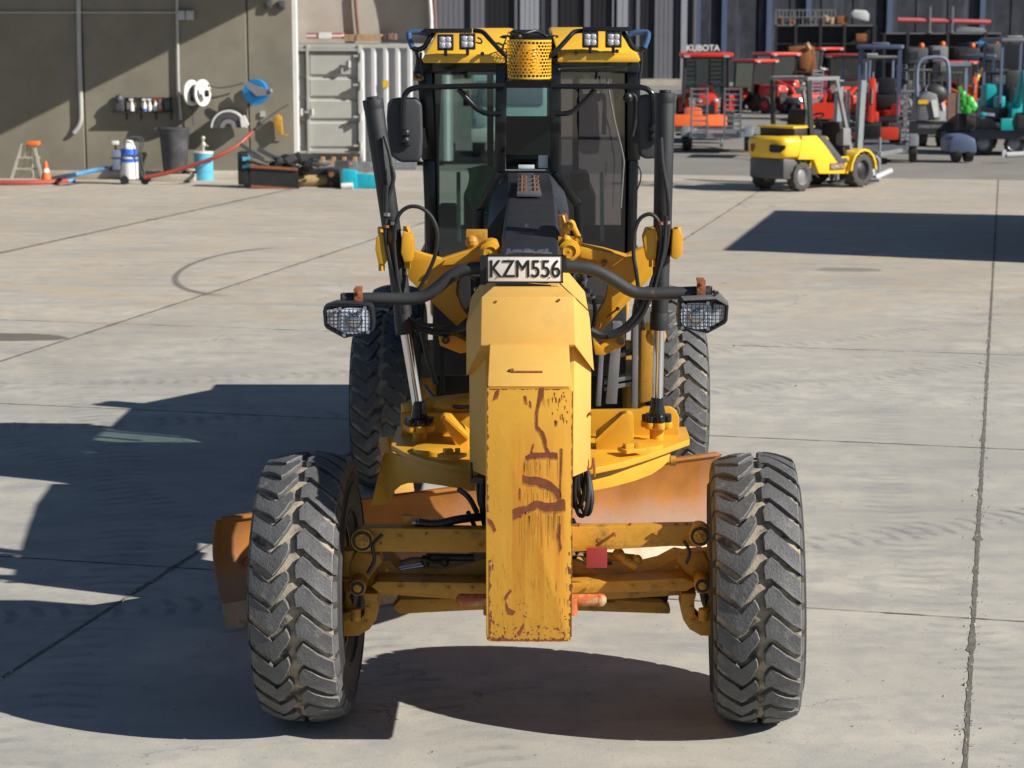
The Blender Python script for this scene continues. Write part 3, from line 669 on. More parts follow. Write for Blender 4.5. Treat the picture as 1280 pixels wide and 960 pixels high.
hv = MB(); hv.tube([P(604,572,9.95),P(599,590,9.95),P(598,612,9.93),P(600,630,9.9),P(607,640,9.9)], .011); hv.tube([P(606,575,9.9),P(604,600,9.9),P(603,632,9.88),P(606,655,9.9)], .016); hv.build('hydraulic_hose', 'rubber_hose', gr)
# underside hoses between nose and blade
ub = MB(); ub.box((0, 10.2, 1.05), (.42, .9, .5)); ub.build('axle_pivot_housing', 'chassis_dark', gr, bevel=.02)

# ---------------------------------------------------------------- light bar, headlamps, number plate
bar = MB(); L_ = [(428,373.5),(470,373.5),(512,373.5),(530,370),(545,361),(560,348),(575,339),(592,335.5),(612,334.5),(660,333)]
R_ = [(700,333),(722,334),(742,337.5),(760,346),(776,356),(788,363),(802,366.5),(840,366.5),(888,365)]
bar.tube([P(x, y, 10.0) for x, y in L_+R_], .031, n=18, sub=5); bar.build('light_bar', 'bar_rubber', gr)
mk = MB()
for x in (427, 889): q = P(x, 373.5 if x<600 else 365, 10.0); sg = -1 if x<600 else 1; mk.cyl(q, q+V(sg*.004,0,0), .029, n=16); 
q = P(893,365,10.0); mk.sph(q, .011)
mk.build('bar_end_cap', 'chassis_dark', gr)
for x0, y0, y1 in ((442,361,380), (871,350,372)):
    b = MB(); b.pbox(x0, y0, x0+11, y1+1, 9.955, .012); b.pbox(x0+1, y0-1, x0+10, y0+3, 9.96, .08); b.cyl(P(x0+5.5,y0+5,9.955), P(x0+5.5,y0+5,9.94), .009, n=6); b.build('lamp_bracket', 'rust_bracket', gr, bevel=.002)
def headlamp(pts, lens_c, lr, blink, Yl=9.82):
    e = bpy.data.objects.new('headlamp', None); C.objects.link(e); cc = P(*lens_c, Yl); link(e, gr, cc)
    cx = sum(p[0] for p in pts)/len(pts); cy = sum(p[1] for p in pts)/len(pts)
    def inset(k): return [(cx+(x-cx)*k, cy+(y-cy)*k) for x, y in pts]
    s = MB(); o_ = [P(x, y, Yl) for x, y in pts]; i_ = [P(x, y, Yl) for x, y in inset(.90)]; n = len(pts)
    bi = [p+V(0,.035,0) for p in i_]; bo = [P(x, y, Yl)+V(0,.10,0) for x, y in pts]; bk_ = [P(x, y, Yl)+V(0,.17,0) for x, y in inset(.62)]
    vs = o_+i_+bi+bo+bk_
    fs = []
    for a in range(n):
        b_ = (a+1)%n; fs += [(a,b_,n+b_,n+a),(n+a,n+b_,2*n+b_,2*n+a),(b_,a,3*n+a,3*n+b_),(3*n+b_,3*n+a,4*n+a,4*n+b_)]
    fs += [tuple(range(2*n,3*n)), tuple(range(5*n-1,4*n-1,-1))]
    s.add(vs, fs); s.build('lamp_housing', 'black_paint', e, bevel=.003)
    q = P(*lens_c, Yl+.004); k = Yl*1.01/F
    s = MB(); lx, ly = lens_c; se = [(lx+lr*1.16*math.copysign(abs(math.cos(t))**.55, math.cos(t)), ly+lr*.96*math.copysign(abs(math.sin(t))**.55, math.sin(t))) for t in [2*PI*i/28 for i in range(28)]]
    s.pprism(se, Yl+.010, .02)
    for i in range(-3, 4): s.beam(P(lx+i*5.2, ly-lr*.8, Yl+.009), P(lx+i*5.2, ly+lr*.8, Yl+.009), .008, .004, (0,1,0))
    s.build('reflector', 'lamp_reflector', e, split=False)
    s = MB(); s.sph(q+V(0,.0,0), lr*k*.55, 20, (1,.35,1)); s.build('projector_lens', 'lamp_glass', e)
    s = MB(); s.ring(q+V(0,.004,0), (0,1,0), lr*k*.56, lr*k*.64, .012, 24); s.build('lens_ring', 'led_white', e)
    s = MB(); s.pprism(blink, Yl+.012, .02); s.build('side_lens', 'led_white', e, bevel=.004)
    s = MB(); xs = [p[0] for p in pts]; ys = [p[1] for p in pts]
    def span_y(x):
        r_ = []
        ii = inset(.90)
        for a in range(n):
            (xa, ya), (xb_, yb_) = ii[a], ii[(a+1)%n]
            if (xa-x)*(xb_-x) < 0: r_.append(ya+(yb_-ya)*(x-xa)/(xb_-xa))
        return (min(r_), max(r_)) if len(r_) >= 2 else None
    def span_x(y):
        r_ = []; ii = inset(.90)
        for a in range(n):
            (xa, ya), (xb_, yb_) = ii[a], ii[(a+1)%n]
            if (ya-y)*(yb_-y) < 0: r_.append(xa+(xb_-xa)*(y-ya)/(yb_-ya))
        return (min(r_), max(r_)) if len(r_) >= 2 else None
    x = min(xs)+3
    while x < max(xs)-2:
        sp_ = span_y(x)
        if sp_: s.cyl(P(x, sp_[0], Yl-.012), P(x, sp_[1], Yl-.012), .0016, n=5)
        x += 5
    y = min(ys)+4
    while y < max(ys)-2:
        sp_ = span_x(y)
        if sp_: s.cyl(P(sp_[0], y, Yl-.013), P(sp_[1], y, Yl-.013), .0016, n=5)
        y += 4.6
    s.build('wire_guard', 'black_paint', e)
    s = MB()
    for x, y in blink_scr: s.cyl(P(x,y,Yl-.018), P(x,y,Yl), .009, n=10)
    s.build('guard_screws', 'steel', e)
hlp = [(403.5,389),(405,383),(413,380),(419,378),(436,378.5),(463,381),(466,385),(468,404),(467,413),(461,416),(440,421),(430,423),(408,411),(405,407)]
blink_scr = [(425,386),(456,385),(430,419),(460,415)]
headlamp(hlp, (443,401), 17, [(408,388),(422,385),(425,414),(409,405)])
hrp = [(1314.5-x, y-6) for x, y in hlp]
blink_scr = [(854,381),(885,379),(853,410),(885,411)]
headlamp(hrp, (871,395), 17, [(1314.5-x, y-6) for x, y in [(408,388),(422,385),(425,414),(409,405)]])
vi = MB(); vi.prism([P(853,373,9.80),P(893,371,9.80),P(899,366,9.80),P(911,378,9.80),P(909,382,9.80),P(895,374,9.8),P(855,376,9.8)], (0,.09,0)); vi.build('lamp_visor', 'rail_grey', gr, bevel=.002)
pl = MB(); pc = P(656,336,9.9); pw, phh = .362, .128
pl.box(pc, (pw, .004, phh)); plo = pl.build('number_plate', 'plate_white', gr, bevel=.0015)
fr = MB()
for dx, dz, sx_, sz_ in ((0,phh/2+.001,pw+.012,.008),(0,-phh/2-.001,pw+.012,.008),(pw/2+.001,0,.008,phh+.01),(-pw/2-.001,0,.008,phh+.01)): fr.box(pc+V(dx,-.001,dz), (sx_, .007, sz_))
fr.build('plate_frame', 'plate_black', plo)
for k_ in (-1, 1): text('plate_lettering', 'KZM556', .122, 'plate_black', pc+V(k_*.0013,-.0045-.0002*k_,-.004), (PI/2,0,0), plo, .001, .80, .0)
ps_ = MB()
for x, y in ((636,325),(678,326),(621,347),(687,347)): q = P(x,y,9.897); ps_.cyl(q-V(0,.003,0), q, .004, n=8)
ps_.build('plate_screws', 'rust_bracket', plo)
pb = MB(); pb.box(pc+V(0,.03,-.02), (.30,.035,.10)); pb.pbox(600,320,608,356,9.95,.05); pb.pbox(702,320,708,340,9.95,.05); pb.build('plate_bracket', 'black_paint', gr)
M('reflection_white', (.5,.52,.52), .4, var=.05, bump=0)
# ---------------------------------------------------------------- gooseneck hood (black, glare-free) up to the cab
gh = MB()
def st(Y, yt, xl, xr, yc, xcl, xcr, zb): 
    a, b, c, d = P(xl,yt,Y), P(xr,yt,Y), P(xcr,yc,Y), P(xcl,yc,Y)
    return [a, b, c, V(c.x,Y,zb), V(d.x,Y,zb), d]
def loft(s, A, B, capA=True, capB=True):
    n = len(A); s.add(A+B, [(i,(i+1)%n,n+(i+1)%n,n+i) for i in range(n)]+([tuple(range(n))] if capA else [])+([tuple(range(2*n-1,n-1,-1))] if capB else []))
loft(gh, st(11.15,321,628,698,333,622,703,1.55), st(12.65,246,637,692,252,634,696,1.70)); gh.build('gooseneck', 'black_textured', gr, bevel=.012)
gw = MB(); loft(gw, st(12.62,250,636,692,286,609,713,1.75), st(13.1,231,635,690,256,612,710,1.8), capB=False); loft(gw, st(13.1,231,635,690,256,612,710,1.8), st(13.8,216,635,686,240,616,706,1.85), capA=False)
gw.build('gooseneck_shroud', 'black_paint', gr, bevel=.006)
hp = MB(); a, b, c, d = P(648,223,13.2), P(671,223,13.2), P(677,246,12.60), P(646,246,12.60); hp.prism([a+V(0,0,.015), b+V(0,0,.015), c+V(0,0,.02), d+V(0,0,.02)], (0,0,-.02)); hpo = hp.build('manifold_plate', 'grey_plate', gr, bevel=.003)
rv = MB()
for i in range(4):
    for x in (652, 667):
        q = P(x+(i*.3 if x>660 else -i*.2), 225.5+i*5.2, 13.14-i*.145)+V(0,0,.02)
        rv.cyl(q-V(.0,0,.005), q+V(0,0,.014), .014, n=8); rv.cyl(q+V(.022,0,-.005), q+V(.022,0,.012), .011, n=6)
rv.build('manifold_bolts', 'rivet_brown', hpo)
fb = MB(); q = P(659,284,11.75); fb.cyl(q, q+V(0,-.002,.02), .012, n=8); q = P(702,232,13.2); fb.sph(P(705,271,12.7), .02); fb.build('bolt_set', 'steel', gr)
ft = MB(); 
for i, x in enumerate((634,641,648,655,663,672,681)):
    q = P(x, 314.5, 11.12); ft.cyl(q, q+V(.035 if i%2 else .02, 0, .004), .011 if i%3 else .016, n=8)
ft.tube([P(632,317,11.1),P(650,315,11.1),P(690,317,11.1)], .007); ft.build('hose_fittings', 'steel', gr)
cs = MB(); cs.add([P(619,226,13.4)+V(0,0,.0),P(630,222,13.5),P(633,240,13.0),P(624,246,12.9)], [(0,1,2,3)]); 
# ---------------------------------------------------------------- saddle: arms, hubs, clamps
def pp(pts, Y, dep, name, m='yellow_paint', bev=.006):
    s = MB(); s.pprism(pts, Y, dep); return s.build(name, m, gr, bevel=bev)
LA = [(604,305),(590,311),(572,317),(552,324),(530,318),(514,312),(506,326),(511,349),(540,378),(571,408),(585,395),(577,384),(570,366),(571,352),(580,344),(600,335),(615,330),(618,310)]
RA = [(705,308),(724,305),(755,311),(783,319),(797,312),(808,309),(818,324),(815,345),(800,362),(785,378),(756,409),(748,421),(739,414),(741,404),(748,390),(757,374),(760,358),(752,346),(735,341),(718,335),(706,328)]
pp(LA, 11.62, .10, 'lift_arm'); pp(RA, 11.62, .10, 'lift_arm')
for xs in ([(606,309),(590,315),(556,326),(552,332),(575,330),(610,322)], [(718,309),(724,308),(770,318),(783,322),(765,328),(740,325),(716,320)]): pp(xs, 11.56, .06, 'arm_rib', bev=.004)
for x, y in ((613,316),(712,314)):
    s = MB(); q = P(x,y,11.48); s.cyl(q, q+V(0,.24,0), .062, n=26); s.cyl(q-V(0,.012,0), q, .05, n=24); s.ring(q-V(0,.016,0), (0,1,0), .034, .040, .008, 20); s.cyl(q-V(0,.016,0), q, .008, n=8); s.cyl(q+V(.018,-.014,0), q+V(.018,0,0), .005, n=6); s.build('arm_hub', 'yellow_paint', gr, bevel=.004)
for pts in ([(548,420),(556,416),(570,420),(585,428),(585,440),(575,442),(560,436),(550,432)], [(741,424),(750,432),(768,417),(775,416),(782,422),(781,432),(772,437),(756,444),(744,444)]):
    pp(pts, 11.5, .12, 'arm_link', bev=.008)
q = MB()
for x, y in ((557,425),(776,427)): c_ = P(x,y,11.48); q.ring(c_, (0,1,0), .012, .022, .02, 14)
q.build('link_bushes', 'chassis_dark', gr)
lk = MB(); lk.tube([P(703,296,11.6),P(706,285,11.6),P(714,278,11.6),P(718,286,11.6),P(724,296,11.6)], .018, n=8); lk.sph(P(712,283,11.58), .025); lk.sph(P(708,300,11.56), .03); lk.sph(P(722,300,11.56), .026); lk.box(P(712,301,11.6), (.13,.1,.05)); lk.cyl(P(705,282,11.6), P(703,270,11.62), .013); lk.build('locking_pin_linkage', 'yellow_paint', gr, bevel=.003)
lk2 = MB(); lk2.sph(P(590,303,11.7), .04); lk2.box(P(596,296,11.75), (.12,.1,.08)); lk2.build('locking_pin_linkage', 'yellow_dirty', gr, bevel=.003)
pp([(697,270),(709,268),(712,292),(700,296)], 11.75, .1, 'rusty_bracket', 'rust_bracket', .004)
sd = MB(); sd.pprism([(603,332),(720,330),(712,400),(600,400)], 11.8, .3); sd.build('saddle_block', 'chassis_dark', gr, bevel=.01)
grb = MB()
for a_, b_ in (((594,350),(584,343)), ((574,345),(568,352)), ((758,329),(752,334)), ((755,325),(752,330)), ((772,386),(758,397)), ((751,404),(749,410))): grb.cyl(P(*a_,11.54), P(*b_,11.54), .006, n=6)
grb.sph(P(757,327,11.54), .012); grb.sph(P(772,386,11.54), .012); grb.build('grease_nipples', 'rust_bracket', gr)
hw = MB()                                             # small steel valve parts beside the right arm
for x, y, r_ in ((723,362,.02),(727,350,.035),(735,364,.02),(727,372,.016),(733,380,.018),(741,370,.016),(730,356,.015)): hw.sph(P(x,y,11.85), r_, 8)
hw.tube([P(716,352,11.8),P(718,342,11.8),P(726,340,11.8),P(731,350,11.8)], .02); hw.pbox(716,367,738,371,11.7,.12); hw.pbox(720,383,752,387,11.9,.2); hw.build('valve_fittings', 'steel', gr)
hw = MB(); hw.pbox(722,346,733,366,11.9,.1); hw.pbox(716,372,756,381,12.0,.1); hw.pbox(588,348,600,378,11.9,.1); hw.tube([P(590,372,11.8),P(598,380,11.8),P(602,395,11.8)], .02); hw.build('valve_body', 'black_paint', gr, bevel=.003)
for x, y in ((596,362),(596,371)):
    s = MB(); s.sph(P(x,y,11.86), .018); s.build('hose_fittings', 'steel', gr)

# lift cylinders
def cylinder(top, bend, bot, rtop, rbar, Yt, Yb, rodtop, rodbot):
    s = MB(); a_ = P(*top, Yt); b_ = P(*bend, (Yt+Yb)/2)
    s.cyl(a_, b_, rtop, rtop*.93, n=28); d = (b_-a_).normalized(); s.cyl(a_-d*.004, a_+d*.05, rtop*1.03, n=28); s.cyl(a_-d*.02, a_, rtop*.6, n=16)
    s.build('cylinder_barrel', 'black_textured', gr, bevel=.004)
    c_ = P(*bot, Yb); s = MB(); s.cyl(b_, c_, rbar, n=24); d2 = (c_-b_).normalized(); s.cyl(c_-d2*.10, c_, rbar*1.12, n=24); s.build('cylinder_gland', 'black_textured', gr, bevel=.003)
    r0 = P(*rodtop, Yb); r1 = P(*rodbot, Yb-.02); s = MB(); s.cyl(r0, r1, .031, n=24); s.build('cylinder_rod', 'chrome', gr)
    return r1
lb = cylinder((466,125), (490,290), (506,417), .056, .046, 11.45, 11.46, (507,415), (524,518))
rb = cylinder((831.5,117), (828,290), (824,412), .055, .048, 11.45, 11.46, (824,410), (821.5,514))
s = MB(); s.cyl(P(490,285,11.45), P(499,345,11.45), .046, n=20); s.cyl(P(499,345,11.45), P(506,415,11.45), .05, n=20); s.build('cylinder_barrel', 'black_textured', gr)
for base in (lb, rb):
    s = MB(); s.cyl(base+V(0,0,.03), base+V(0,0,-.02), .040, .05, n=20); s.cyl(base+V(0,0,.08), base+V(0,0,.03), .036, .04, n=20)
    for k in range(7): t = 2*PI*k/7+.4; c_ = base+V(.062*math.cos(t), .062*math.sin(t), -.035); s.cyl(c_+V(0,0,-.02), c_+V(0,0,.016), .026, n=12)
    s.cyl(base+V(0,0,-.055), base+V(0,0,-.018), .068, n=20)
    s.build('ball_joint_cap', 'black_gloss', gr, bevel=.003)
    s = MB()
    for k in range(7): t = 2*PI*k/7+.4; c_ = base+V(.062*math.cos(t), .062*math.sin(t), -.07); s.cyl(c_+V(0,0,-.02), c_+V(0,0,.014), .030, n=12)
    s.cyl(base+V(0,0,-.10), base+V(0,0,-.056), .066, n=20); s.cyl(base+V(0,.02,-.17), base+V(0,.02,-.09), .04, n=14); s.build('ball_joint_socket', 'yellow_paint', gr, bevel=.003)
# yokes with trunnion clamps
for ear in ([(477,290),(470,297),(469,312),(473,330),(481,331),(485,322),(484,298)], [(504,289),(514,293),(517,305),(515,327),(505,328),(501,316),(502,297)], [(808,287),(820,286),(822,300),(820,324),(809,326),(806,312),(804,298)], [(841,288),(850,287),(854,295),(853,318),(846,325),(839,322),(840,300)]):
    pp(ear, 11.36, .16, 'trunnion_clamp', bev=.008)
s = MB()
for x, y in ((476,288),(477,334),(508,287),(509,331),(814,289),(847,288),(815,329)): c_ = P(x,y,11.42); s.cyl(c_-V(0,0,.02), c_+V(0,0,.02), .018, n=8)
s.build('clamp_bolts', 'yellow_paint', gr)
s = MB(); s.cyl(P(474,312,11.46), P(512,312,11.46), .03, n=14); s.cyl(P(810,307,11.46), P(850,307,11.46), .03, n=14); s.build('trunnion_pin', 'chassis_dark', gr)
# hoses round the cylinders
def hose(pts, r, Y, name='hydraulic_hose', m='rubber_hose'):
    s = MB(); s.tube([P(p[0], p[1], Y if len(p)<3 else p[2]) for p in pts], r, n=10, sub=6); return s.build(name, m, gr)
hose([(493,300),(494,284),(499,268),(510,259),(524,259),(537,268),(545,283),(547,300),(543,322),(534,343),(524,361)], .0115, 11.34)
hose([(483,232),(482,258),(482,290),(486,320),(494,346),(501,372),(505,392,11.37)], .014, 11.36); hose([(492,280),(493,310),(496,340),(500,368)], .010, 11.35)
hose([(490,208,11.38),(492,222),(487,242),(483,262)], .012, 11.37)
hose([(480,170,11.39),(487,195),(491,225)], .009, 11.38)
hose([(804,412,11.45),(796,345),(792,318),(793,292),(799,275),(809,268),(818,270),(825,282),(826,306),(822,332),(815,352),(811,368)], .0115, 11.34)
hose([(826,172,11.38),(828,205,11.36),(834,240),(836,268),(834,300),(828,325),(818,350),(812,372)], .013, 11.35); hose([(833,270),(830,310),(822,345),(816,370)], .010, 11.33)
hose([(809,372),(798,392),(784,408),(768,417),(752,419),(738,413)], .024, 11.36, m='rubber_hose'); hose([(812,375),(800,398),(780,415),(760,421)], .014, 11.34)
hose([(505,390),(512,402),(530,412),(560,416),(583,407)], .020, 11.5); hose([(510,396),(530,406),(556,406)], .012, 11.42)
hose([(531,483,12.2),(540,494,12.0),(556,505,11.8),(578,509,11.6),(600,506,11.5)], .013, 11.8); hose([(524,398,12),(533,440,12),(545,480,12)], .016, 12)
hose([(742,374,11.6),(744,390,11.6),(741,410,11.6)], .012, 11.6)
s = MB()
for x, y in ((484,268),(492,279),(829,279),(834,278)): s.ring(P(x,y,11.35), (0,0,1), .010, .019, .018, 12)
s.build('hose_clamps', 'steel', gr)
s = MB(); s.ring(P(483,283,11.35), (0,0,1), .010, .018, .014, 12); s.ring(P(826,279,11.34), (0,0,1), .010, .018, .016, 12); s.build('hose_clamps', 'rust_bracket', gr)

# ---------------------------------------------------------------- circle drawbar, deck
ZD = 1.10
dk = MB(); fpts = [(489,556),(505,565),(530,574),(560,581),(590,585),(662,588),(742,585),(780,577),(812,567),(840,557),(862,549),(861,543)]
q = [G(x,y,ZD) for x, y in fpts]; q += [V(q[-1].x, 11.9, ZD), V(q[0].x, 11.9, ZD)]
dk.prism(q, (0,0,-.035)); dk.build('drawbar_deck', 'yellow_paint', gr, bevel=.004)
rg = MB(); rg.lathe([(.0,.55),(.0,.70),(-.10,.70),(-.10,.55),(0,.55)], (0,11.95,.96), 'z', 72, smooth=False); rg.build('circle_gear', 'yellow_dirty', gr)
def apron(pairs, z, name='drawbar_apron', th=.035, m='yellow_paint'):
    s = MB(); a = [G(x,y,z) for (x,y), _ in pairs]; b = [P(p[1][0], p[1][1], a[i].y) for i, p in enumerate(pairs)]
    n = len(pairs); off = V(0,th,0); vs = a+b+[p+off for p in a]+[p+off for p in b]
    fs = []
    for i in range(n-1):
        fs += [(n+i,n+i+1,i+1,i),(2*n+i,2*n+i+1,3*n+i+1,3*n+i),(i,i+1,2*n+i+1,2*n+i),(3*n+i,3*n+i+1,n+i+1,n+i)]
    fs += [(0,n,3*n,2*n)[::-1],(n-1,2*n-1,4*n-1,3*n-1)]
    s.add(vs, fs); return s.build(name, m, gr, bevel=.003)
apron([((479,567),(464,632)),((484,566),(478,631)),((487,566),(487,629)),((490,567),(493,614)),((500,570),(501,607)),((509,573),(510,604)),((530,579),(530,604)),((545,583),(545,606)),((570,587),(570,610)),((594,590),(594,614))], 1.055)
apron([((738,590),(738,614)),((765,585),(765,609)),((794,578),(794,601)),((815,571),(815,593)),((826,567),(828,584)),((833,564),(836,576)),((837,562),(838,569))], 1.055)
for x, y in ((838,576),): s = MB(); c_ = P(x,y,11.5); s.cyl(c_, c_+V(.03,0,0), .03, n=14); s.build('pivot_pin', 'yellow_dirty', gr)
pp([(501,517),(585,516),(662,514),(800,512),(806,509),(838,509),(846,514),(849,522),(849,549),(800,552),(501,558)], 11.64, .05, 'drawbar_plate', bev=.008)
pp([(745,551),(779,518),(784,516),(791,518),(792,524),(792,549),(745,592)], 11.22, .10, 'drawbar_rib', bev=.006)
pp([(585,546),(563,520),(555,519),(550,522),(566,550),(587,592)], 11.22, .10, 'drawbar_rib', bev=.006)
s = MB(); s.prism([P(745,549,11.2),P(779,517,11.2),P(776,514,11.55),P(745,538,11.55)], (0,0,-.02)); s.prism([P(585,546,11.2),P(556,519,11.2),P(560,516,11.55),P(587,536,11.55)], (0,0,-.02)); s.build('drawbar_gusset', 'yellow_paint', gr)
for x, sg in ((545,-1), (800,1)):
    s = MB(); c_ = G(x, 562 if sg<0 else 556, ZD+.012); s.cyl(c_-V(0,0,.02), c_+V(0,0,.012), .13, n=28); s.build('joint_base', 'yellow_paint', gr, bevel=.003)
    s = MB(); c_ = G(x+(20 if sg<0 else -10), 569 if sg<0 else 562, ZD+.03); s.box(c_, (.13,.10,.02), (0,0,sg*.5)); s.box(c_+V(-.02,0,.02), (.05,.05,.03), (0,0,.3)); s.box(c_+V(.03,.01,.02), (.03,.04,.03)); s.build('joint_lock_plate', 'yellow_paint', gr, bevel=.004)
s = MB(); s.sph(P(572,508,11.75), .10, 16, (1.5,.8,.6)); s.sph(P(528,512,11.8), .06, 12); s.cyl(P(512,510,11.8), P(600,500,11.8), .05, n=16); s.cyl(P(512,505,11.72), P(512,520,11.72), .05, n=16); s.build('circle_drive_housing', 'yellow_paint', gr)
db = MB(); db.beam((0,10.3,1.05), (0,11.3,1.0), .3, .2); db.build('drawbar_tongue', 'yellow_dirty', gr, bevel=.01)

# ---------------------------------------------------------------- blade
A = G(284,791); B = G(892,692); e_ = (B-A).normalized(); n_ = V(e_.y, -e_.x, 0)
LB = 3.62
prof = [(0.0,.02),(-.035,.09),(-.062,.16),(-.105,.23),(-.145,.32),(-.165,.42),(-.160,.52),(-.135,.60),(-.115,.635)]
def blade_part(lo, hi, l0, l1, name, m, th=.022, off=0, nseg=30, bev=.002):
    s = MB(); pr = prof[lo:hi+1]; vs = []; m_ = len(pr)
    for i in range(nseg+1):
        p = A+e_*(l0+(l1-l0)*i/nseg)
        for d, z in pr: vs.append(p+n_*(d+off)+V(0,0,z))
        for d, z in reversed(pr): vs.append(p+n_*(d-th+off)+V(0,0,z))
    k = 2*m_
    s.add(vs, [(i*k+j, i*k+(j+1)%k, (i+1)*k+(j+1)%k, (i+1)*k+j) for i in range(nseg) for j in range(k)]+[tuple(range(k-1,-1,-1)), tuple(range(nseg*k, nseg*k+k))])
    return s.build(name, m, bl, bevel=0, angle=25)
bl = bpy.data.objects.new('blade', None); C.objects.link(bl); link(bl, gr, A)
def blade_mat():
    m = M('moldboard_steel', (.31, .12, .022), .62, 0, var=.3, vs=3, bump=.2, spec=.2)
    n = m.node_tree.nodes; l = m.node_tree.links; b = n['Principled BSDF']; src = b.inputs['Base Color'].links[0].from_socket
    g = n.new('ShaderNodeNewGeometry'); sp = n.new('ShaderNodeSeparateXYZ'); l.new(g.outputs['Position'], sp.inputs[0])
    t = n.new('ShaderNodeTexNoise'); t.inputs['Scale'].default_value = 2.3; t.inputs['Detail'].default_value = 6; l.new(g.outputs['Position'], t.inputs['Vector'])
    k = n.new('ShaderNodeMath'); k.operation = 'MULTIPLY_ADD'; l.new(t.outputs['Fac'], k.inputs[0]); k.inputs[1].default_value = .42; l.new(sp.outputs[2], k.inputs[2])
    r = n.new('ShaderNodeMapRange'); l.new(k.outputs[0], r.inputs[0]); r.inputs[1].default_value = .42; r.inputs[2].default_value = .58; r.inputs[3].default_value = 1; r.inputs[4].default_value = 0
    mx = n.new('ShaderNodeMix'); mx.data_type = 'RGBA'; l.new(r.outputs[0], mx.inputs[0]); l.new(src, mx.inputs[6]); mx.inputs[7].default_value = (.27, .165, .115, 1)
    mp = n.new('ShaderNodeMapping'); mp.inputs['Scale'].default_value = (9, 9, .8); l.new(g.outputs['Position'], mp.inputs[0])
    t2 = n.new('ShaderNodeTexNoise'); t2.inputs['Scale'].default_value = 1; t2.inputs['Detail'].default_value = 5; l.new(mp.outputs[0], t2.inputs['Vector'])
    r2 = n.new('ShaderNodeMapRange'); l.new(t2.outputs['Fac'], r2.inputs[0]); r2.inputs[1].default_value = .5; r2.inputs[2].default_value = .75; r2.inputs[4].default_value = .6
    m2 = n.new('ShaderNodeMix'); m2.data_type = 'RGBA'; l.new(r2.outputs[0], m2.inputs[0]); l.new(mx.outputs[2], m2.inputs[6]); m2.inputs[7].default_value = (.25, .13, .09, 1)
    l.new(m2.outputs[2], b.inputs['Base Color'])
blade_mat()
blade_part(2, 8, 0.0, LB, 'moldboard', 'moldboard_steel'); blade_part(0, 2, 0.0, LB, 'cutting_edge', 'cutting_edge', th=.02, off=.012)
s = MB(); s.xf = None
for d, z in ((.20,.10),(.40,.10),(.60,.10),(.85,.10),(1.1,.10),(.20,.36),(.5,.36)):
    dd = -.03 if z < .2 else -.15; c_ = A+e_*d+n_*(dd+.008)+V(0,0,z); s.cyl(c_, c_+n_*.018, .028, n=12)
s.build('blade_bolt', 'rust_bracket', bl)
s = MB(); pr = prof[2:]; 
s.tube([A+e_*.30+n_*(d+.008)+V(0,0,z) for d, z in pr], .012, n=6, sub=1); s.build('dark_seam', 'rust_bracket', bl)  # dark upright line near the left end of the blade
s = MB(); s.beam(A+e_*.03+n_*-.125+V(0,0,.64), A+e_*(LB-.03)+n_*-.125+V(0,0,.64), .05, .02); s.build('blade_top_lip', 'moldboard_steel', bl, bevel=.004)
s = MB(); s.beam(A+e_*.9+n_*-.26+V(0,0,.35), A+e_*3.2+n_*-.26+V(0,0,.35), .12, .22); s.beam(A+e_*1.3+n_*-.28+V(0,0,.5), A+e_*1.3+n_*-.4+V(0,0,.95), .14, .12); s.beam(A+e_*2.9+n_*-.28+V(0,0,.5), A+e_*2.9+n_*-.4+V(0,0,.95), .14, .12); s.build('blade_mount', 'yellow_dirty', bl, bevel=.01)

# ---------------------------------------------------------------- chassis, ladders, engine hood
s = MB(); s.box((0,14.9,1.42), (1.35,1.6,.78)); s.build('cab_base', 'chassis_dark', gr, bevel=.03)
s = MB(); s.beam((0,12.6,1.35), (0,14.2,1.35), .5, .6); s.beam((0,14.2,1.05),(0,17.9,1.05), .7, .45); s.box((0,15.9,.66),(1.5,.5,.36)); s.build('main_frame', 'chassis_dark', gr, bevel=.02)
for pts in ([(766,404),(778,404),(771,505),(757,505)], [(791,405),(798,405),(797,510),(790,510)], [(749,440),(755,440),(751,508),(745,508)]):
    pp(pts, 13.3, .12, 'ladder_rail', 'rail_grey', .004)
for y in (478, 470, 440): pp([(755,y+6),(795,y-2),(795,y+3),(755,y+11)], 13.32, .12, 'ladder_step', 'rail_grey' if y!=440 else 'chassis_dark', .003)
pp([(520,418),(526,418),(524,500),(518,500)], 13.3, .1, 'ladder_rail', 'chassis_dark', .003); pp([(548,432),(553,432),(556,500),(551,500)], 13.3, .1, 'ladder_rail', 'chassis_dark', .003)
pp([(801,400),(815,395),(820,500),(800,505)], 13.9, .3, 'side_frame', 'yellow_dirty', .02)
s = MB(); s.sph(P(812,395,13.4), .10, 14); s.sph(P(820,420,13.4), .07, 12); s.build('frame_joint', 'yellow_dirty', gr)
s = MB(); s.sph(P(806,384,12.4), .05, 10); s.box(P(808,392,12.4), (.08,.08,.10)); s.build('swivel_fitting', 'steel', gr)
hs_ = lambda y, z: [V(-.52,y,1.2),V(.52,y,1.2),V(.52,y,z-.15),V(.40,y,z),V(-.40,y,z),V(-.52,y,z-.15)]
s = MB(); loft(s, hs_(16.1,2.3), hs_(17.25,2.3), capB=False); loft(s, hs_(17.25,2.3), hs_(18.35,1.88), capA=False); eh = s.build('engine_hood', 'black_paint', gr, bevel=.03)
s = MB(); s.cyl((.2,16.9,2.28), (.2,16.9,2.95), .06, n=16); s.cyl((-.2,17.2,2.28), (-.2,17.2,2.6), .09, n=16); s.build('exhaust_stack', 'black_paint', gr)
s = MB(); s.box((0,18.6,1.2), (1.8,.5,.7)); s.build('rear_counterweight', 'yellow_paint', gr, bevel=.05)

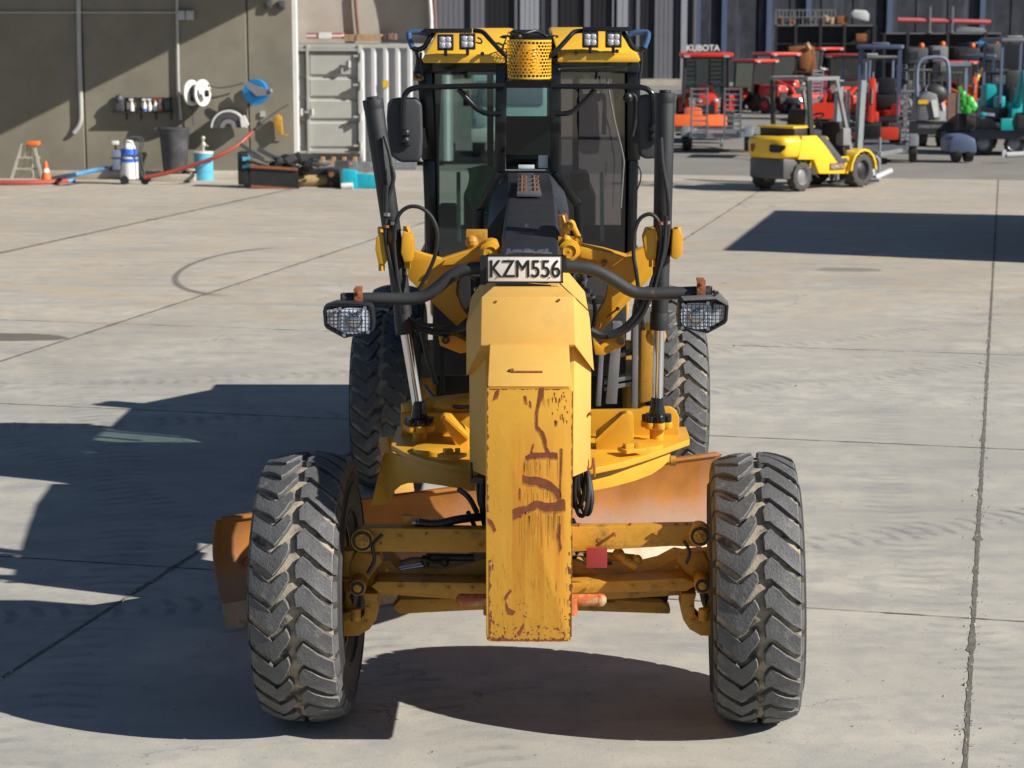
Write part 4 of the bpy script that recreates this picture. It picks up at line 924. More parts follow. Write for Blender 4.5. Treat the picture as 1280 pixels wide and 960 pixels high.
# ---------------------------------------------------------------- cab
cab = bpy.data.objects.new('cab', None); C.objects.link(cab); link(cab, gr, V(0,14.1,1.8))
def cp_(pts, name, m, th=.05, bev=.006, Y=14.0):
    s = MB(); s.prism([P(p[0], p[1], p[2] if len(p)>2 else Y) for p in pts], (0,th,0)); return s.build(name, m, cab, bevel=bev)
YO = 14.22; YC = 13.95                                # side windows sweep back from the narrow centre window
def bar_(a, b, w_, name, m='black_gloss', th=.07): 
    s = MB(); s.beam(P(*a), P(*b), w_, th, (0,1,0)); return s.build(name, m, cab, bevel=.012)
bar_((531,80,YO), (536,200,YO), .10, 'front_pillar'); bar_((536,200,YO), (541,327,YO), .085, 'front_pillar')
bar_((792,80,YO), (792,200,YO), .09, 'front_pillar'); bar_((792,200,YO), (789,327,YO), .065, 'front_pillar')
bar_((627,80,YC), (625,215,YC), .075, 'centre_pillar'); bar_((694,80,YC), (694,215,YC), .075, 'centre_pillar')
bar_((625,215,YC), (600,262,13.98), .06, 'centre_pillar'); bar_((600,262,13.98), (598,330,14.0), .055, 'centre_pillar')
bar_((694,215,YC), (722,255,13.98), .06, 'centre_pillar'); bar_((722,255,13.98), (726,330,14.0), .055, 'centre_pillar')
bar_((530,81,YO), (628,81,YC), .09, 'window_header'); bar_((692,81,YC), (796,81,YO), .09, 'window_header'); 
s = MB(); s.pbox(628,80,694,110,YC-.02,.09); s.build('window_header', 'black_paint', cab, bevel=.01)
s = MB(); s.pbox(628,212,692,221,YC-.01,.07); s.build('window_sill', 'black_gloss', cab, bevel=.01)
bar_((538,328,YO), (600,331,14.0), .07, 'window_sill'); bar_((724,331,14.0), (792,328,YO), .07, 'window_sill')
def pane(pts, m, name='window_pane', th=.006):
    s = MB(); s.prism([P(*p) for p in pts], (0,th,0)); return s.build(name, m, cab)
pane([(536,90,YO),(622,90,YC+.02),(622,215,YC+.02),(598,262,14.0),(596,328,14.02),(541,328,YO)], 'cab_glass')
pane([(698,90,YC+.02),(788,90,YO),(788,328,YO),(728,328,14.02),(725,258,14.0),(698,215,YC+.02)], 'dark_reflection_glass')  # tint darkened to stand in for the dark reflection in the right pane
pane([(630,108,YC+.02),(691,108,YC+.02),(691,213,YC+.02),(630,213,YC+.02)], 'cab_glass')
s = MB(); y_ = YC-.015
for a_, b_ in (((632,108),(631,213)),((688,108),(689,213)),((631,213),(689,213))): s.cyl(P(*a_, y_), P(*b_, y_), .007, n=6)
s.build('window_trim', 'rail_grey', cab)
def tint(pts, Y):
    pass
s = MB(); s.tube([P(758,95,14.08),P(768,150,14.1),P(779,195,14.12),P(779,215,14.12),P(776,260,14.12)], .006, sub=3); s.tube([P(700,88,13.9),P(704,85,13.9),P(766,83,14.1)], .004, sub=2); s.build('door_edge_trim', 'rail_grey', cab)
s = MB(); s.pprism([(764,92),(786,92),(786,260),(776,262),(780,215),(780,195),(770,150)], 14.24, .03); s.build('door_frame', 'black_gloss', cab, bevel=.004)
s = MB(); s.pprism([(535,90),(552,90),(548,200),(548,300),(541,326),(538,326)], 14.26, .03); s.build('door_frame', 'black_gloss', cab, bevel=.004)
# side and rear of the cab
for sx, x0 in ((-1,-.73),(1,.74)):
    s = MB(); s.prism([(x0,14.3,3.15),(x0,15.7,3.15),(x0,15.65,1.9),(x0,14.35,1.85)], (sx*.006,0,0)); s.build('side_glass', 'cab_glass', cab)
    for y_ in (15.0, 15.68):
        s = MB(); s.beam((x0,y_,1.8),(x0,y_,3.2), .08, .08); s.build('side_pillar', 'black_gloss', cab, bevel=.01)
    s = MB(); s.beam((x0,14.3,1.84),(x0,15.7,1.84), .07, .1); s.beam((x0,14.3,3.17),(x0,15.7,3.17), .07, .08); s.build('side_rail', 'black_gloss', cab, bevel=.01)
s = MB(); s.box((0,15.7,1.86), (1.5,.06,.16)); s.box((0,15.7,3.14), (1.5,.06,.12)); s.box((-.3,15.7,2.6),(.05,.05,1.0)); s.box((.35,15.7,2.6),(.05,.05,1.0)); s.build('rear_wall', 'black_paint', cab, bevel=.01)
s = MB(); s.box((0,14.9,1.80), (1.46,1.5,.05)); s.build('cab_floor', 'chassis_dark', cab)
s = MB(); s.box((0,15.15,2.48), (.44,.13,.62), (R(-6),0,0)); s.box((0,14.9,2.28), (.48,.5,.13)); s.box((0,14.95,2.0), (.3,.3,.4)); s.build('driver_seat', 'seat_fabric', cab, bevel=.035)
s = MB(); s.box((.36,14.8,2.35), (.13,.5,.12)); s.box((-.36,14.8,2.35), (.13,.5,.12)); s.build('armrest_console', 'black_paint', cab, bevel=.02)
s = MB(); q = P(661,202,14.35); s.lathe([(-.01,.15),(.01,.15),(.01,.18),(-.01,.18),(-.01,.15)], q, 'z', 24); s.cyl(q-V(0,.1,.4), q, .03, n=10); s.box(q-V(0,0,.01),(.3,.03,.02)); s.build('steering_wheel', 'black_paint', cab)
s = MB(); s.pbox(673,194,685,210,13.955,.004); s.pbox(648,206,668,211,13.958,.004); s.build('windscreen_label', 'sticker_white', cab, bevel=.002)
s = MB(); rd = random.Random(2)                        # added green sheet standing in for a green reflection in the glass
nx, nz = 7, 9; vs = []
for j in range(nz+1):
    for i in range(nx+1):
        t = j/nz; x = 588+(i/nx)*(34)-6*(1-t)*(1-i/nx)+3*math.sin(j*.8); y = 206+t*57+ (10*abs(i/nx-.55) if j == 0 else 0)
        p = P(x, y, 14.45+.05*math.sin(i*2.1+j*.7)); vs.append(p)
s.add(vs, [(j*(nx+1)+i, j*(nx+1)+i+1, (j+1)*(nx+1)+i+1, (j+1)*(nx+1)+i) for j in range(nz) for i in range(nx)]); s.add([p+V(0,.03,0) for p in vs], [(j*(nx+1)+i+1, j*(nx+1)+i, (j+1)*(nx+1)+i, (j+1)*(nx+1)+i+1) for j in range(nz) for i in range(nx)])
s.build('green_reflection_cloth', 'green_reflection', cab, angle=60)
for px_ in (573, 752): s = MB(); s.beam(P(px_,215,15.6), P(px_+1,318,15.6), .03, .03); s.build('reflection_strip', 'reflection_white', cab)  # pale strips stand in for bright reflection streaks in the cab windows
for pts_, r_ in (([(585,640,9.9),(592,655,9.85),(600,672,9.85),(612,680,9.9)], .012), ([(716,650,9.9),(722,664,9.8),(724,682,9.8),(718,697,9.85)], .012), ([(730,694,9.8),(742,698,9.78),(752,704,9.78),(764,704,9.8)], .009), ([(500,703,9.75),(520,698,9.75),(545,703,9.78),(560,700,9.8)], .008), ([(478,668,9.66),(466,682,9.66),(468,700,9.68),(460,716,9.7)], .009), ([(855,676,9.66),(862,690,9.66),(858,704,9.68)], .008), ([(574,612,10.2),(586,622,10.1),(596,640,10.0)], .014)):
    s = MB(); s.tube([P(*p) for p in pts_], r_, n=8, sub=5); s.build('hydraulic_hose', 'rubber_hose', gr)
for x, y, Y_ in ((500,735,9.69),(560,736,9.69),(590,736,9.69),(735,735,9.69),(790,733,9.69),(840,731,9.69),(484,712,9.77),(846,708,9.77),(460,760,9.73),(458,778,9.73),(864,760,9.73),(866,776,9.73),(500,672,9.69),(570,668,9.69),(820,666,9.69),(600,683,9.69)):
    s = MB(); q_ = P(x,y,Y_); s.cyl(q_-V(0,.010,0), q_+V(0,.004,0), .0085, n=6); s.build('bolt_head', 'yellow_dirty', gr)
for x0, x1, y in ((752,768,757),(600,604,757)): s = MB(); s.pbox(x0,y-4,x1,y+2,10.0,.06); s.build('bracket', 'yellow_dirty', gr, bevel=.004)
s = MB(); s.box(P(606,285,14.6), (.18,.2,.22)); s.box(P(560,285,14.7), (.12,.2,.35)); s.build('interior_trim', 'rail_grey', cab, bevel=.02)
# roof
def roofside(m_):
    f = (lambda p: (p[0], p[1], p[2])) if not m_ else (lambda p: (1328-p[0], p[1]-1, p[2]))
    # lower fascia, upper sloping face
    a = [P(*f(p)) for p in ((527,75,14.0),(545,41,14.25),(600,35,14.35),(641,35,14.35),(634,58,14.05),(630,76,13.9))]
    back = [V(a[0].x,15.8,a[0].z),V(a[1].x,15.7,a[1].z),V(a[2].x,15.7,a[2].z+.0),V(a[3].x,15.7,a[3].z),V(a[4].x,15.8,a[4].z),V(a[5].x,15.8,a[5].z)]
    s = MB(); n = 6; s.add(a+back, [tuple(range(6)), tuple(range(11,5,-1))]+[(i,(i+1)%n,n+(i+1)%n,n+i) for i in range(n)]); return s
roofside(False).build('roof_panel', 'yellow_roof', cab, bevel=.02); roofside(True).build('roof_panel', 'yellow_roof', cab, bevel=.02)
for pts in ([(527,76),(531,69),(552,67),(618,68),(631,74),(631,79),(530,79)],[(1328-x,y-1) for x, y in [(527,76),(531,69),(552,67),(618,68),(631,74),(631,79),(530,79)]]):
    s = MB(); s.prism([P(x,y,13.86) for x, y in pts], (0,.2,0)); s.build('roof_lip', 'yellow_roof', cab, bevel=.012)
s = MB(); s.box((.0,14.95,3.16), (1.5,1.6,.08)); s.box((0,14.9,3.30), (.40,1.4,.16)); s.build('roof_liner', 'black_gloss', cab, bevel=.02)
s = MB(); s.pprism([(640,37),(680,37),(690,60),(636,60)], 14.25, .3); s.sph(P(648,46,14.2), .03); s.tube([P(640,40,14.1),P(655,42,14.05),P(670,39,14.1),P(684,46,14.1)], .012); s.build('roof_intake', 'black_paint', cab, bevel=.01)
for pts, m_ in (([(530,38.5),(590,38.5)], 0), ([(728-0,36.5),(789,36.5)], 1)):
    s = MB(); s.beam(P(*pts[0],13.9), P(*pts[1],13.9), .10, .03); s.build('roof_rail', 'black_gloss', cab, bevel=.006)
for m_ in (0, 1):
    f = (lambda x: x) if not m_ else (lambda x: 1321-x)
    s = MB(); s.tube([P(f(592),38.5,13.9),P(f(603),40,13.88),P(f(612),49,13.85),P(f(626),64,13.82),P(f(634),71,13.82)], .016, sub=4); s.tube([P(f(543),40,13.9),P(f(537),48,13.88),P(f(531),58,13.88),P(f(523),62,13.9),P(f(516),60,13.9)], .018, sub=4); s.build('guard_tube', 'black_gloss', cab)
    s = MB(); s.tube([P(f(516),60,13.9),P(f(512),50,13.92),P(f(511),42,13.94),P(f(516),40,13.95),P(f(528),41,13.95),P(f(536),44,13.95)], .019, sub=4); s.build('grab_loop', 'blue_sheen', cab)
for x0, y0 in ((546.5,44),(574,43),(728,40.5),(757,40.5)):
    l_ = bpy.data.objects.new('work_light', None); C.objects.link(l_); q = P(x0+10,y0+9,13.80); link(l_, cab, q)
    s = MB(); s.box(q+V(0,.04,0), (.108,.07,.102), (R(6),0,0)); s.cyl(q+V(0,.05,-.04), q+V(0,.06,-.09), .012, n=8); s.build('lamp_body', 'black_paint', l_, bevel=.012)
    s = MB()
    for dx in (-.019,.019):
        for dz in (-.019,.019): s.sph(q+V(dx,.004,dz), .022, 10, (1,.35,1))
    s.box(q+V(0,.006,0), (.074,.01,.07)); s.build('lamp_lens', 'led_white', l_)
s = MB(); s.tube([P(597,47,13.85),P(602,50,13.84),P(601,54,13.84),P(595,53,13.84)], .006); s.tube([P(738,38,13.85),P(733,42,13.85),P(728,41,13.85)], .006)
for x, y in ((603,67),(720,66),(771,64)): c_ = P(x,y,13.85); s.cyl(c_-V(0,.02,0), c_, .014, n=8)
s.build('roof_cables', 'black_paint', cab)
# perforated beacon guard
gd = bpy.data.objects.new('beacon_guard', None); C.objects.link(gd); q = P(661.5,75,13.88); link(gd, cab, q)
s = MB(); NA = 34; rr_ = .148; zt_ = P(661,50,13.74).z; zb_ = P(661,99,13.74).z; rows = 11; ch_ = (zt_-zb_-.02)/rows; ca = 2*PI/NA
def cylp(a, z, r=rr_): return V(q.x+r*math.sin(a), q.y-r*math.cos(a), z)
for j in range(rows):
    for i in range(NA):
        a0 = (i+(j%2)*.5)*ca; zc = zb_+.01+(j+.5)*ch_
        outer = []; inner = []
        for k in range(8):
            t = 2*PI*k/8+PI/8; hx = .43*ca*math.cos(t); hz = .43*ch_*math.sin(t)
            inner.append((a0+hx, zc+hz)); m_ = max(abs(math.cos(t)), abs(math.sin(t)))
        oc = [(.5,.2),(.2,.5),(-.2,.5),(-.5,.2),(-.5,-.2),(-.2,-.5),(.2,-.5),(.5,-.2)]
        outer = [(a0+u*ca, zc+v*ch_) for u, v in oc]
        vs = [cylp(*p) for p in outer]+[cylp(*p) for p in inner]+[cylp(p[0],p[1],rr_-.003) for p in inner]
        s.add(vs, [(k,(k+1)%8,8+(k+1)%8,8+k) for k in range(8)]+[(8+k,8+(k+1)%8,16+(k+1)%8,16+k) for k in range(8)])
        for (u0,v0),(u1,v1),(u2,v2) in (((.5,.2),(.5,.5),(.2,.5)),((-.2,.5),(-.5,.5),(-.5,.2)),((-.5,-.2),(-.5,-.5),(-.2,-.5)),((.2,-.5),(.5,-.5),(.5,-.2))):
            s.add([cylp(a0+u*ca, zc+v*ch_) for u, v in ((u0,v0),(u1,v1),(u2,v2))], [(0,1,2)])
s.lathe([(zb_,rr_+.001),(zb_+.012,rr_+.001)], (q.x,q.y,0), 'z', 48); s.lathe([(zt_-.012,rr_+.001),(zt_,rr_+.001)], (q.x,q.y,0), 'z', 48)
s.build('perforated_guard', 'yellow_roof', gd, recalc=False)
s = MB(); c_ = V(q.x,q.y,0); s.lathe([(zb_+.03,0),(zb_+.03,.085),(zb_+.10,.085),(zt_-.06,.07),(zt_-.03,.05),(zt_-.025,0)], c_, 'z', 24); s.build('amber_beacon', 'reflector_amber', gd)
s = MB(); s.cyl(c_+V(0,0,zb_-.01), c_+V(0,0,zb_+.03), .10, n=20); s.box(c_+V(0,.1,zb_-.005), (.3,.3,.02)); s.build('beacon_base', 'black_paint', gd)
# side marker lamps, mirrors
s = MB(); s.pbox(516,88,527,101,13.95,.06); s.build('side_marker', 'reflector_amber', cab, bevel=.006)
s = MB(); s.sph(P(522,93,13.93), .03); s.tube([P(520,63,13.9),P(522,75,13.92),P(520,88,13.92)], .012); s.tube([P(526,66,13.9),P(526,82,13.92),P(528,100,13.92)], .009); s.build('marker_bracket', 'black_paint', cab)
s = MB(); s.tube([P(800,60,13.9),P(802,78,13.92),P(799,100,13.92)], .010); s.build('marker_bracket', 'black_paint', cab)
def mirror(arm, brace, body, knuck, Ym=13.75):
    e = bpy.data.objects.new('mirror', None); C.objects.link(e); link(e, cab, P(*knuck, Ym))
    s = MB(); s.tube([P(x,y,Ym) for x, y in arm], .019, n=12, sub=5); s.tube([P(x,y,Ym+.03) for x, y in brace], .018, n=12, sub=4); s.build('mirror_arm', 'black_gloss', e)
    s = MB(); s.pprism(body, Ym+.02, .09); s.build('mirror_shell', 'mirror_plastic', e, bevel=.03, seg=3)
    q = P(*knuck, Ym); s = MB(); s.sph(q, .035); s.sph(q+V(0,0,-.05), .03); s.cyl(q+V(-.03,0,-.08), q+V(.03,0,-.08), .012); s.box(q+V(.0,.02,-.03), (.05,.04,.12)); s.build('mirror_knuckle', 'black_paint', e, bevel=.004)
mirror([(630,107.5),(590,107.5),(540,109),(518,110),(508,116),(504,128),(503.5,163)], [(573,111),(586,126),(598,137),(610,142),(626,142)], [(487,124),(498,122),(520,122),(527,130),(528,170),(527,196),(522,203),(500,203),(489,196),(485,180),(483,150),(484,130)], (507,166))
mirror([(690,107.5),(730,108),(780,108),(800,109),(811,113),(817,124),(818,158)], [(744,111),(730,127),(716,139),(706,142),(694,142)], [(800,119),(815,117),(824,120),(828,140),(828,180),(822,198),(806,199),(799,194),(797,160),(797,128)], (817,161))
s = MB(); s.pprism([(527,160),(531,160),(534,185),(529,185)], 14.0, .03); s.tube([P(796,205,14.0),P(801,215,13.98),P(800,228,13.98),P(795,240,14.0)], .005, sub=4); s.tube([P(786,120,14.0),P(790,118,14.0),P(795,125,14.0),P(794,150,14.0),P(790,170,14.0)], .014, sub=3); s.sph(P(785,122,13.98), .035); s.build('door_hardware', 'black_paint', cab)
# ================================================================== BACKGROUND
glass('tractor_glass', (.42,.52,.54), mixf=.10); M('wall_concrete', (.22, .202, .155), .9, var=.16, vs=.9, bump=.15, bs=20, c2=(.17, .155, .13), c2s=1.1, c2t=.52, c2w=.25, world=True)
M('kerb_concrete', (.42, .38, .31), .9, var=.2, vs=2, bump=.2)
M('white_paint', (.72, .71, .68), .5, var=.08); M('pipe_grey', (.42, .42, .40), .5, var=.1)
M('container_grey', (.46, .46, .43), .55, var=.08, vs=3, c2=(.36, .34, .30), c2s=3, c2t=.62, c2w=.15)
M('container_white', (.52, .53, .54), .5, var=.06, vs=3); M('tarp', (.46, .43, .38), .85, var=.12, vs=1.2, c2=(.40, .36, .30), c2s=1.5, c2t=.5, c2w=.3)
M('orange_cone', (.85, .16, .02), .5, var=.08); M('red_hose', (.36, .07, .045), .5, var=.12); M('blue_hose', (.09, .24, .42), .5, var=.12)
M('blue_reel', (.02, .33, .75), .35, var=.05); M('blue_drum', (.10, .42, .62), .45, var=.12); M('blue_plastic', (.03, .13, .60), .4, var=.1)
M('alu', (.50, .47, .38), .45, .3, var=.15); M('teal_paint', (.01, .37, .48), .45, var=.15); M('bristle', (.42, .29, .13), .9, var=.4, vs=30, bump=.5)
M('clad_dark', (.055, .056, .066), .55, var=.1); M('clad_mid', (.15, .15, .17), .5, var=.06); M('clad_light', (.30, .31, .35), .5, var=.06); M('clad_black', (.012, .012, .016), .5)
M('hedge_screen', (.028, .032, .044), .9, var=.5, vs=.9, bump=.3, c2=(.085, .09, .115), c2s=1.6, c2t=.5, c2w=.2, streak=True, world=True)
M('red_machine', (.66, .045, .018), .35, var=.08, coat=.3); M('orange_machine', (.78, .14, .03), .35, var=.08, coat=.2); M('forklift_yellow', (.80, .50, .02), .35, var=.08, vs=2, coat=.2, c2=(.35, .18, .03), c2s=4, c2t=.68, c2w=.06)
M('machine_black', (.02, .02, .022), .5, var=.3); M('machine_grey', (.20, .205, .215), .45, var=.15); M('dark_grey', (.07, .072, .078), .5, var=.2); M('glove_yellow', (.45,.24,.03), .8, var=.35, vs=12); M('galv', (.30, .32, .34), .4, .5, var=.15, vs=8)
M('blue_canopy', (.085, .115, .20), .4, var=.1); M('green_machine', (.05, .42, .06), .4, var=.1); M('brown_board', (.22, .13, .10), .8, var=.25, vs=4); M('timber', (.40, .26, .14), .8, var=.3, vs=5)
M('tyre_far', (.03, .03, .031), .8, var=.3, vs=8); M('tyre_dusty', (.06, .058, .055), .85, var=.2, vs=8); M('teal_machine', (.01, .35, .36), .4, var=.1); M('red_rim', (.5, .02, .02), .5); M('purple_machine', (.22, .03, .08), .5); M('rust_brown', (.24, .085, .025), .7, var=.3, vs=6)
M('pale_teal', (.45, .62, .66), .35, var=.06); M('blue_grey', (.18, .22, .30), .5); M('red_pipe', (.45, .10, .10), .6); M('bin_green', (.06, .14, .08), .6); M('black_bin', (.055, .055, .06), .5, var=.5, vs=4, c2=(.14, .14, .15), c2s=3, c2t=.55, c2w=.2)
def one(s, name, m, label, cat, group=None, bevel=0, **k): return tag(s.build(name, m, None, bevel=bevel, **k), label, cat, group)
WY = 48.4
# ---------------------------------------------------------------- concrete building on the left
wall = thing('concrete_building', 'tall grey precast concrete building wall across the left background', 'building', (-10, WY, 0))
xs = [-26, -19, P(104,100,WY).x, P(310,100,WY).x, P(366,100,WY).x]
for a_, b_ in zip(xs, xs[1:]):
    s = MB(); s.box(((a_+b_)/2, WY+.15, 4.5), (b_-a_-.03, .3, 9)); s.build('wall_panel', 'wall_concrete', wall, bevel=.015, seg=1)
s = MB(); s.box(((-26+xs[-1])/2-.02, WY+.25, 4.5), (xs[-1]+26-.1, .2, 8.98)); s.build('wall_core', 'dark_grey', wall)
a_ = P(60,200,WY).x; b_ = P(300,200,WY).x
s = MB(); s.box(((a_+b_)/2, WY-.16, .09), (b_-a_, .32, .18)); s.build('footing_kerb', 'kerb_concrete', wall, bevel=.02)
s = MB(); s.box((P(219,212,WY-.7).x, WY-.72, .08), (1.0, .78, .16)); s.build('bin_plinth', 'kerb_concrete', wall, bevel=.02)
cn = []
for (x, y), t in (((-150,240),5.5),((330,0),3.0),((480,-75),2.22),((480,-420),2.22),((-150,-420),5.5)): cn.append(P(x, y, WY)+V(1.45,-.6,1.02)*t)
s = MB(); nn = (cn[1]-cn[0]).cross(cn[3]-cn[0]).normalized(); s.prism(cn, nn*-.12 if nn.z > 0 else nn*.12); s.build('unseen_shadow_canopy', 'clad_mid', wall)  # unsupported canopy sheet out of view, shaped to cast the wall's diagonal shadow
for nm, pts, r, m in (('conduit', [(-20,15.5),(222,15.5)], .018, 'pipe_grey'), ('downpipe', [(98,-20),(99,60),(101,130),(101,150),(97,160),(92,166)], .055, 'pipe_grey'), ('conduit', [(221,-20),(222,60),(223,110),(226,150)], .035, 'pipe_grey')):
    s = MB(); s.tube([P(x,y,WY-.06) for x, y in pts], r, sub=2 if len(pts) > 2 else 1); s.build(nm, m, wall)
s = MB(); s.pbox(221,13,231,25,WY-.14,.12); s.pbox(232,13,242,25,WY-.14,.12); s.pbox(219,11,222,16,WY-.1,.1); s.build('wall_light', 'pipe_grey', wall, bevel=.02)
for x in (331,347): s = MB(); s.pbox(x,1,x+9,11,WY-.1,.1); s.pbox(x+2,3.5,x+7,8.5,WY-.12,.03); s.build('socket_box', 'dark_grey', wall, bevel=.01)
s = MB(); s.pbox(325,139,331,146,WY-.05,.05); s.build('socket_box', 'pipe_grey', wall)
s = MB(); s.box((xs[-1]+.05, WY+.15, 4.5), (.10,.30,9)); s.build('corner_post', 'white_paint', wall)
# things along the wall
def g(px, py, z=0): return G(px, py, z)
L1 = thing('step_ladder', 'pale aluminium step ladder with orange top standing at the wall, left of the cone', 'ladder', g(34,228))
Yl = g(34,228).y
for pts in ([(13,228),(28,180)], [(53,226),(42,179)], [(27,222),(34,182)], [(41,222),(37,182)]):
    s = MB(); s.beam(P(*pts[0],Yl+(.3 if pts[0][0] in (27,41) else 0)), P(*pts[1],Yl+.1), .05, .08, (0,1,0)); s.build('ladder_rail', 'alu', L1)
for x0, x1, y in ((21,49,196),(17,50,210)): s = MB(); s.pbox(x0,y,x1,y+2.2,Yl+.05,.1); s.build('ladder_step', 'alu', L1)
s = MB(); s.pbox(33,177,47,182,Yl,.3); s.build('ladder_top', 'orange_cone', L1, bevel=.02)
def cone(px, py, lab, h=.5, rb_=.13, dY=0):
    c_ = g(px, py); t = thing('traffic_cone', lab, 'traffic cone', c_)
    s = MB(); s.lathe([(0,0),(0,rb_*1.5),(.03,rb_*1.5),(.03,rb_),(h*.5,rb_*.62),(h,.025),(h,0)], c_, 'z', 20); s.build('cone_body', 'orange_cone', t)
    s = MB(); s.lathe([(h*.5,rb_*.62+.004),(h*.75,rb_*.36+.004)], c_, 'z', 20); s.build('white_band', 'white_paint', t, recalc=False)
cone(58,229, 'small orange cone with a white band beside the step ladder')
cone(394,206, 'tall orange cone beside the green bin at the container', .92, .13)
s = MB(); s.tube([g(-60,231.5)+V(0,0,.05), g(20,231.5)+V(0,0,.05), g(60,230.5)+V(0,0,.05), g(84,229)+V(0,0,.05)], .065, n=10); s.cur = 1; s.tube([g(84,229)+V(0,0,.05), g(93,228.5)+V(0,0,.05)], .055)
one(s, 'suction_hose', ['red_hose','blue_hose'], 'thick red hose with blue end lying on the ground at far left', 'hose')
s = MB(); s.tube([g(66,226)+V(0,0,.05), P(90,219,45.9), P(115,213.5,46.4), P(136,210.5,46.5)], .055); one(s, 'blue_hose', 'blue_hose', 'blue hose sloping up from the cone to the wheeled washer', 'hose')
s = MB(); s.tube([P(180,222,46.2), P(210,216,46.2), P(240,207,46.2), P(268,197,46.2), P(295,183,46.4), P(308,172,46.6), P(316,164,46.7)], .046, n=10); s.cur = 1
s.tube([P(316,164,46.7), P(328,153,46.8), P(345,140,46.85), P(360,131,46.9)], [.035,.03,.02]+[.015]*30, n=8); s.cyl(P(323,158,46.7), P(327,153,46.7), .07, n=10)
one(s, 'red_hose', ['red_hose','dark_grey'], 'long red hose rising diagonally in front of the blue drum to the wall', 'hose')
# washer trolley
c_ = g(158,230); W1 = thing('washer_trolley', 'wheeled washer with white and blue tank in a dark tube frame', 'pressure washer', c_)
s = MB(); s.lathe([(.12,0),(.12,.20),(.62,.20),(.62,0)], c_+V(.08,0,0), 'z', 20); s.build('lower_tank', 'white_paint', W1)
s = MB(); s.lathe([(.50,.205),(.58,.205)], c_+V(.08,0,0), 'z', 20); s.lathe([(.66,0),(.66,.19),(.80,.17),(.80,0)], c_+V(.08,0,0), 'z', 20); s.build('blue_band', 'blue_plastic', W1)
s = MB(); s.lathe([(.80,.16),(.98,.09),(1.0,0)], c_+V(.08,0,0), 'z', 20); s.build('tank_top', 'white_paint', W1)
s = MB(); s.box(c_+V(-.18,0,.55), (.2,.3,.45)); s.build('motor_box', 'blue_grey', W1, bevel=.03)
s = MB(); s.cyl(c_+V(-.22,0,.5), c_+V(-.22,0,.88), .025, n=8); s.build('lance_stalk', 'dark_grey', W1); s = MB(); s.box(c_+V(-.22,0,.93), (.15,.1,.09)); s.build('lance_head', 'white_paint', W1, bevel=.02)
for yy in (-.16,.16): s = MB(); s.tube([c_+V(.02,yy,.1), c_+V(.06,yy,.6), c_+V(.02,yy,.95), c_+V(.10,yy,1.05), c_+V(.34,yy,1.04), c_+V(.38,yy,.9), c_+V(.32,yy,.6), c_+V(.42,yy,.1)], .016, n=8); s.tube([c_+V(-.32,yy,.60), c_+V(.36,yy,.62)], .014, sub=1); s.build('tube_frame', 'dark_grey', W1)
for xx in (-.0,.46): s = MB(); s.cyl(c_+V(xx,-.22,.10), c_+V(xx,-.16,.10), .10, n=16); s.build('wheel', 'machine_black', W1)
# bins, drum, stool
c_ = g(220,213); 
T = thing('rubbish_bin', 'tall black round bin in front of the concrete wall, left of the blue drum', 'bin', c_+V(0,-.9,0)); c2_ = c_+V(0,-3.2,0)
c_ = P(219,212,WY-.72); c_.z = .163; T.location = c_; ORG[T.name] = c_
s = MB(); s.lathe([(.02,0),(.02,.27),(1.02,.35),(1.02,.33),(.1,.25)], c_, 'z', 28); s.build('bin_body', 'black_bin', T); s = MB(); s.lathe([(1.0,.36),(1.05,.37),(1.05,.32),(1.03,.0)], c_, 'z', 28); s.box(c_+V(-.3,0,1.03), (.3,.3,.04)); s.build('bin_lid', 'dark_grey', T)
c_ = g(255,225); T = thing('blue_drum', 'light blue steel drum with a hand pump on its white lid', 'drum', c_)
s = MB(); s.lathe([(0,0),(0,.22),(.2,.22),(.21,.228),(.22,.22),(.42,.22),(.43,.228),(.44,.22),(.62,.22)], c_, 'z', 28); s.build('drum_body', 'blue_drum', T)
s = MB(); s.lathe([(.62,.232),(.66,.232),(.66,0)], c_, 'z', 28); s.build('drum_lid', 'white_paint', T)
s = MB(); s.cyl(c_+V(0,0,.66), c_+V(0,0,.95), .03); s.sph(c_+V(0,0,.82), .07); s.sph(c_+V(0,0,.97), .055); s.cyl(c_+V(0,0,.85), c_+V(.12,0,.78), .015); s.build('drum_pump', 'alu', T)
c_ = g(238,226); s = MB(); s.lathe([(0,0),(0,.09),(.08,.04),(.2,.04),(.24,.12),(.27,.12),(.27,0)], c_, 'z', 14); one(s, 'wheel_chock', 'kerb_concrete', 'small pale pedestal on the ground left of the blue drum', 'stand')
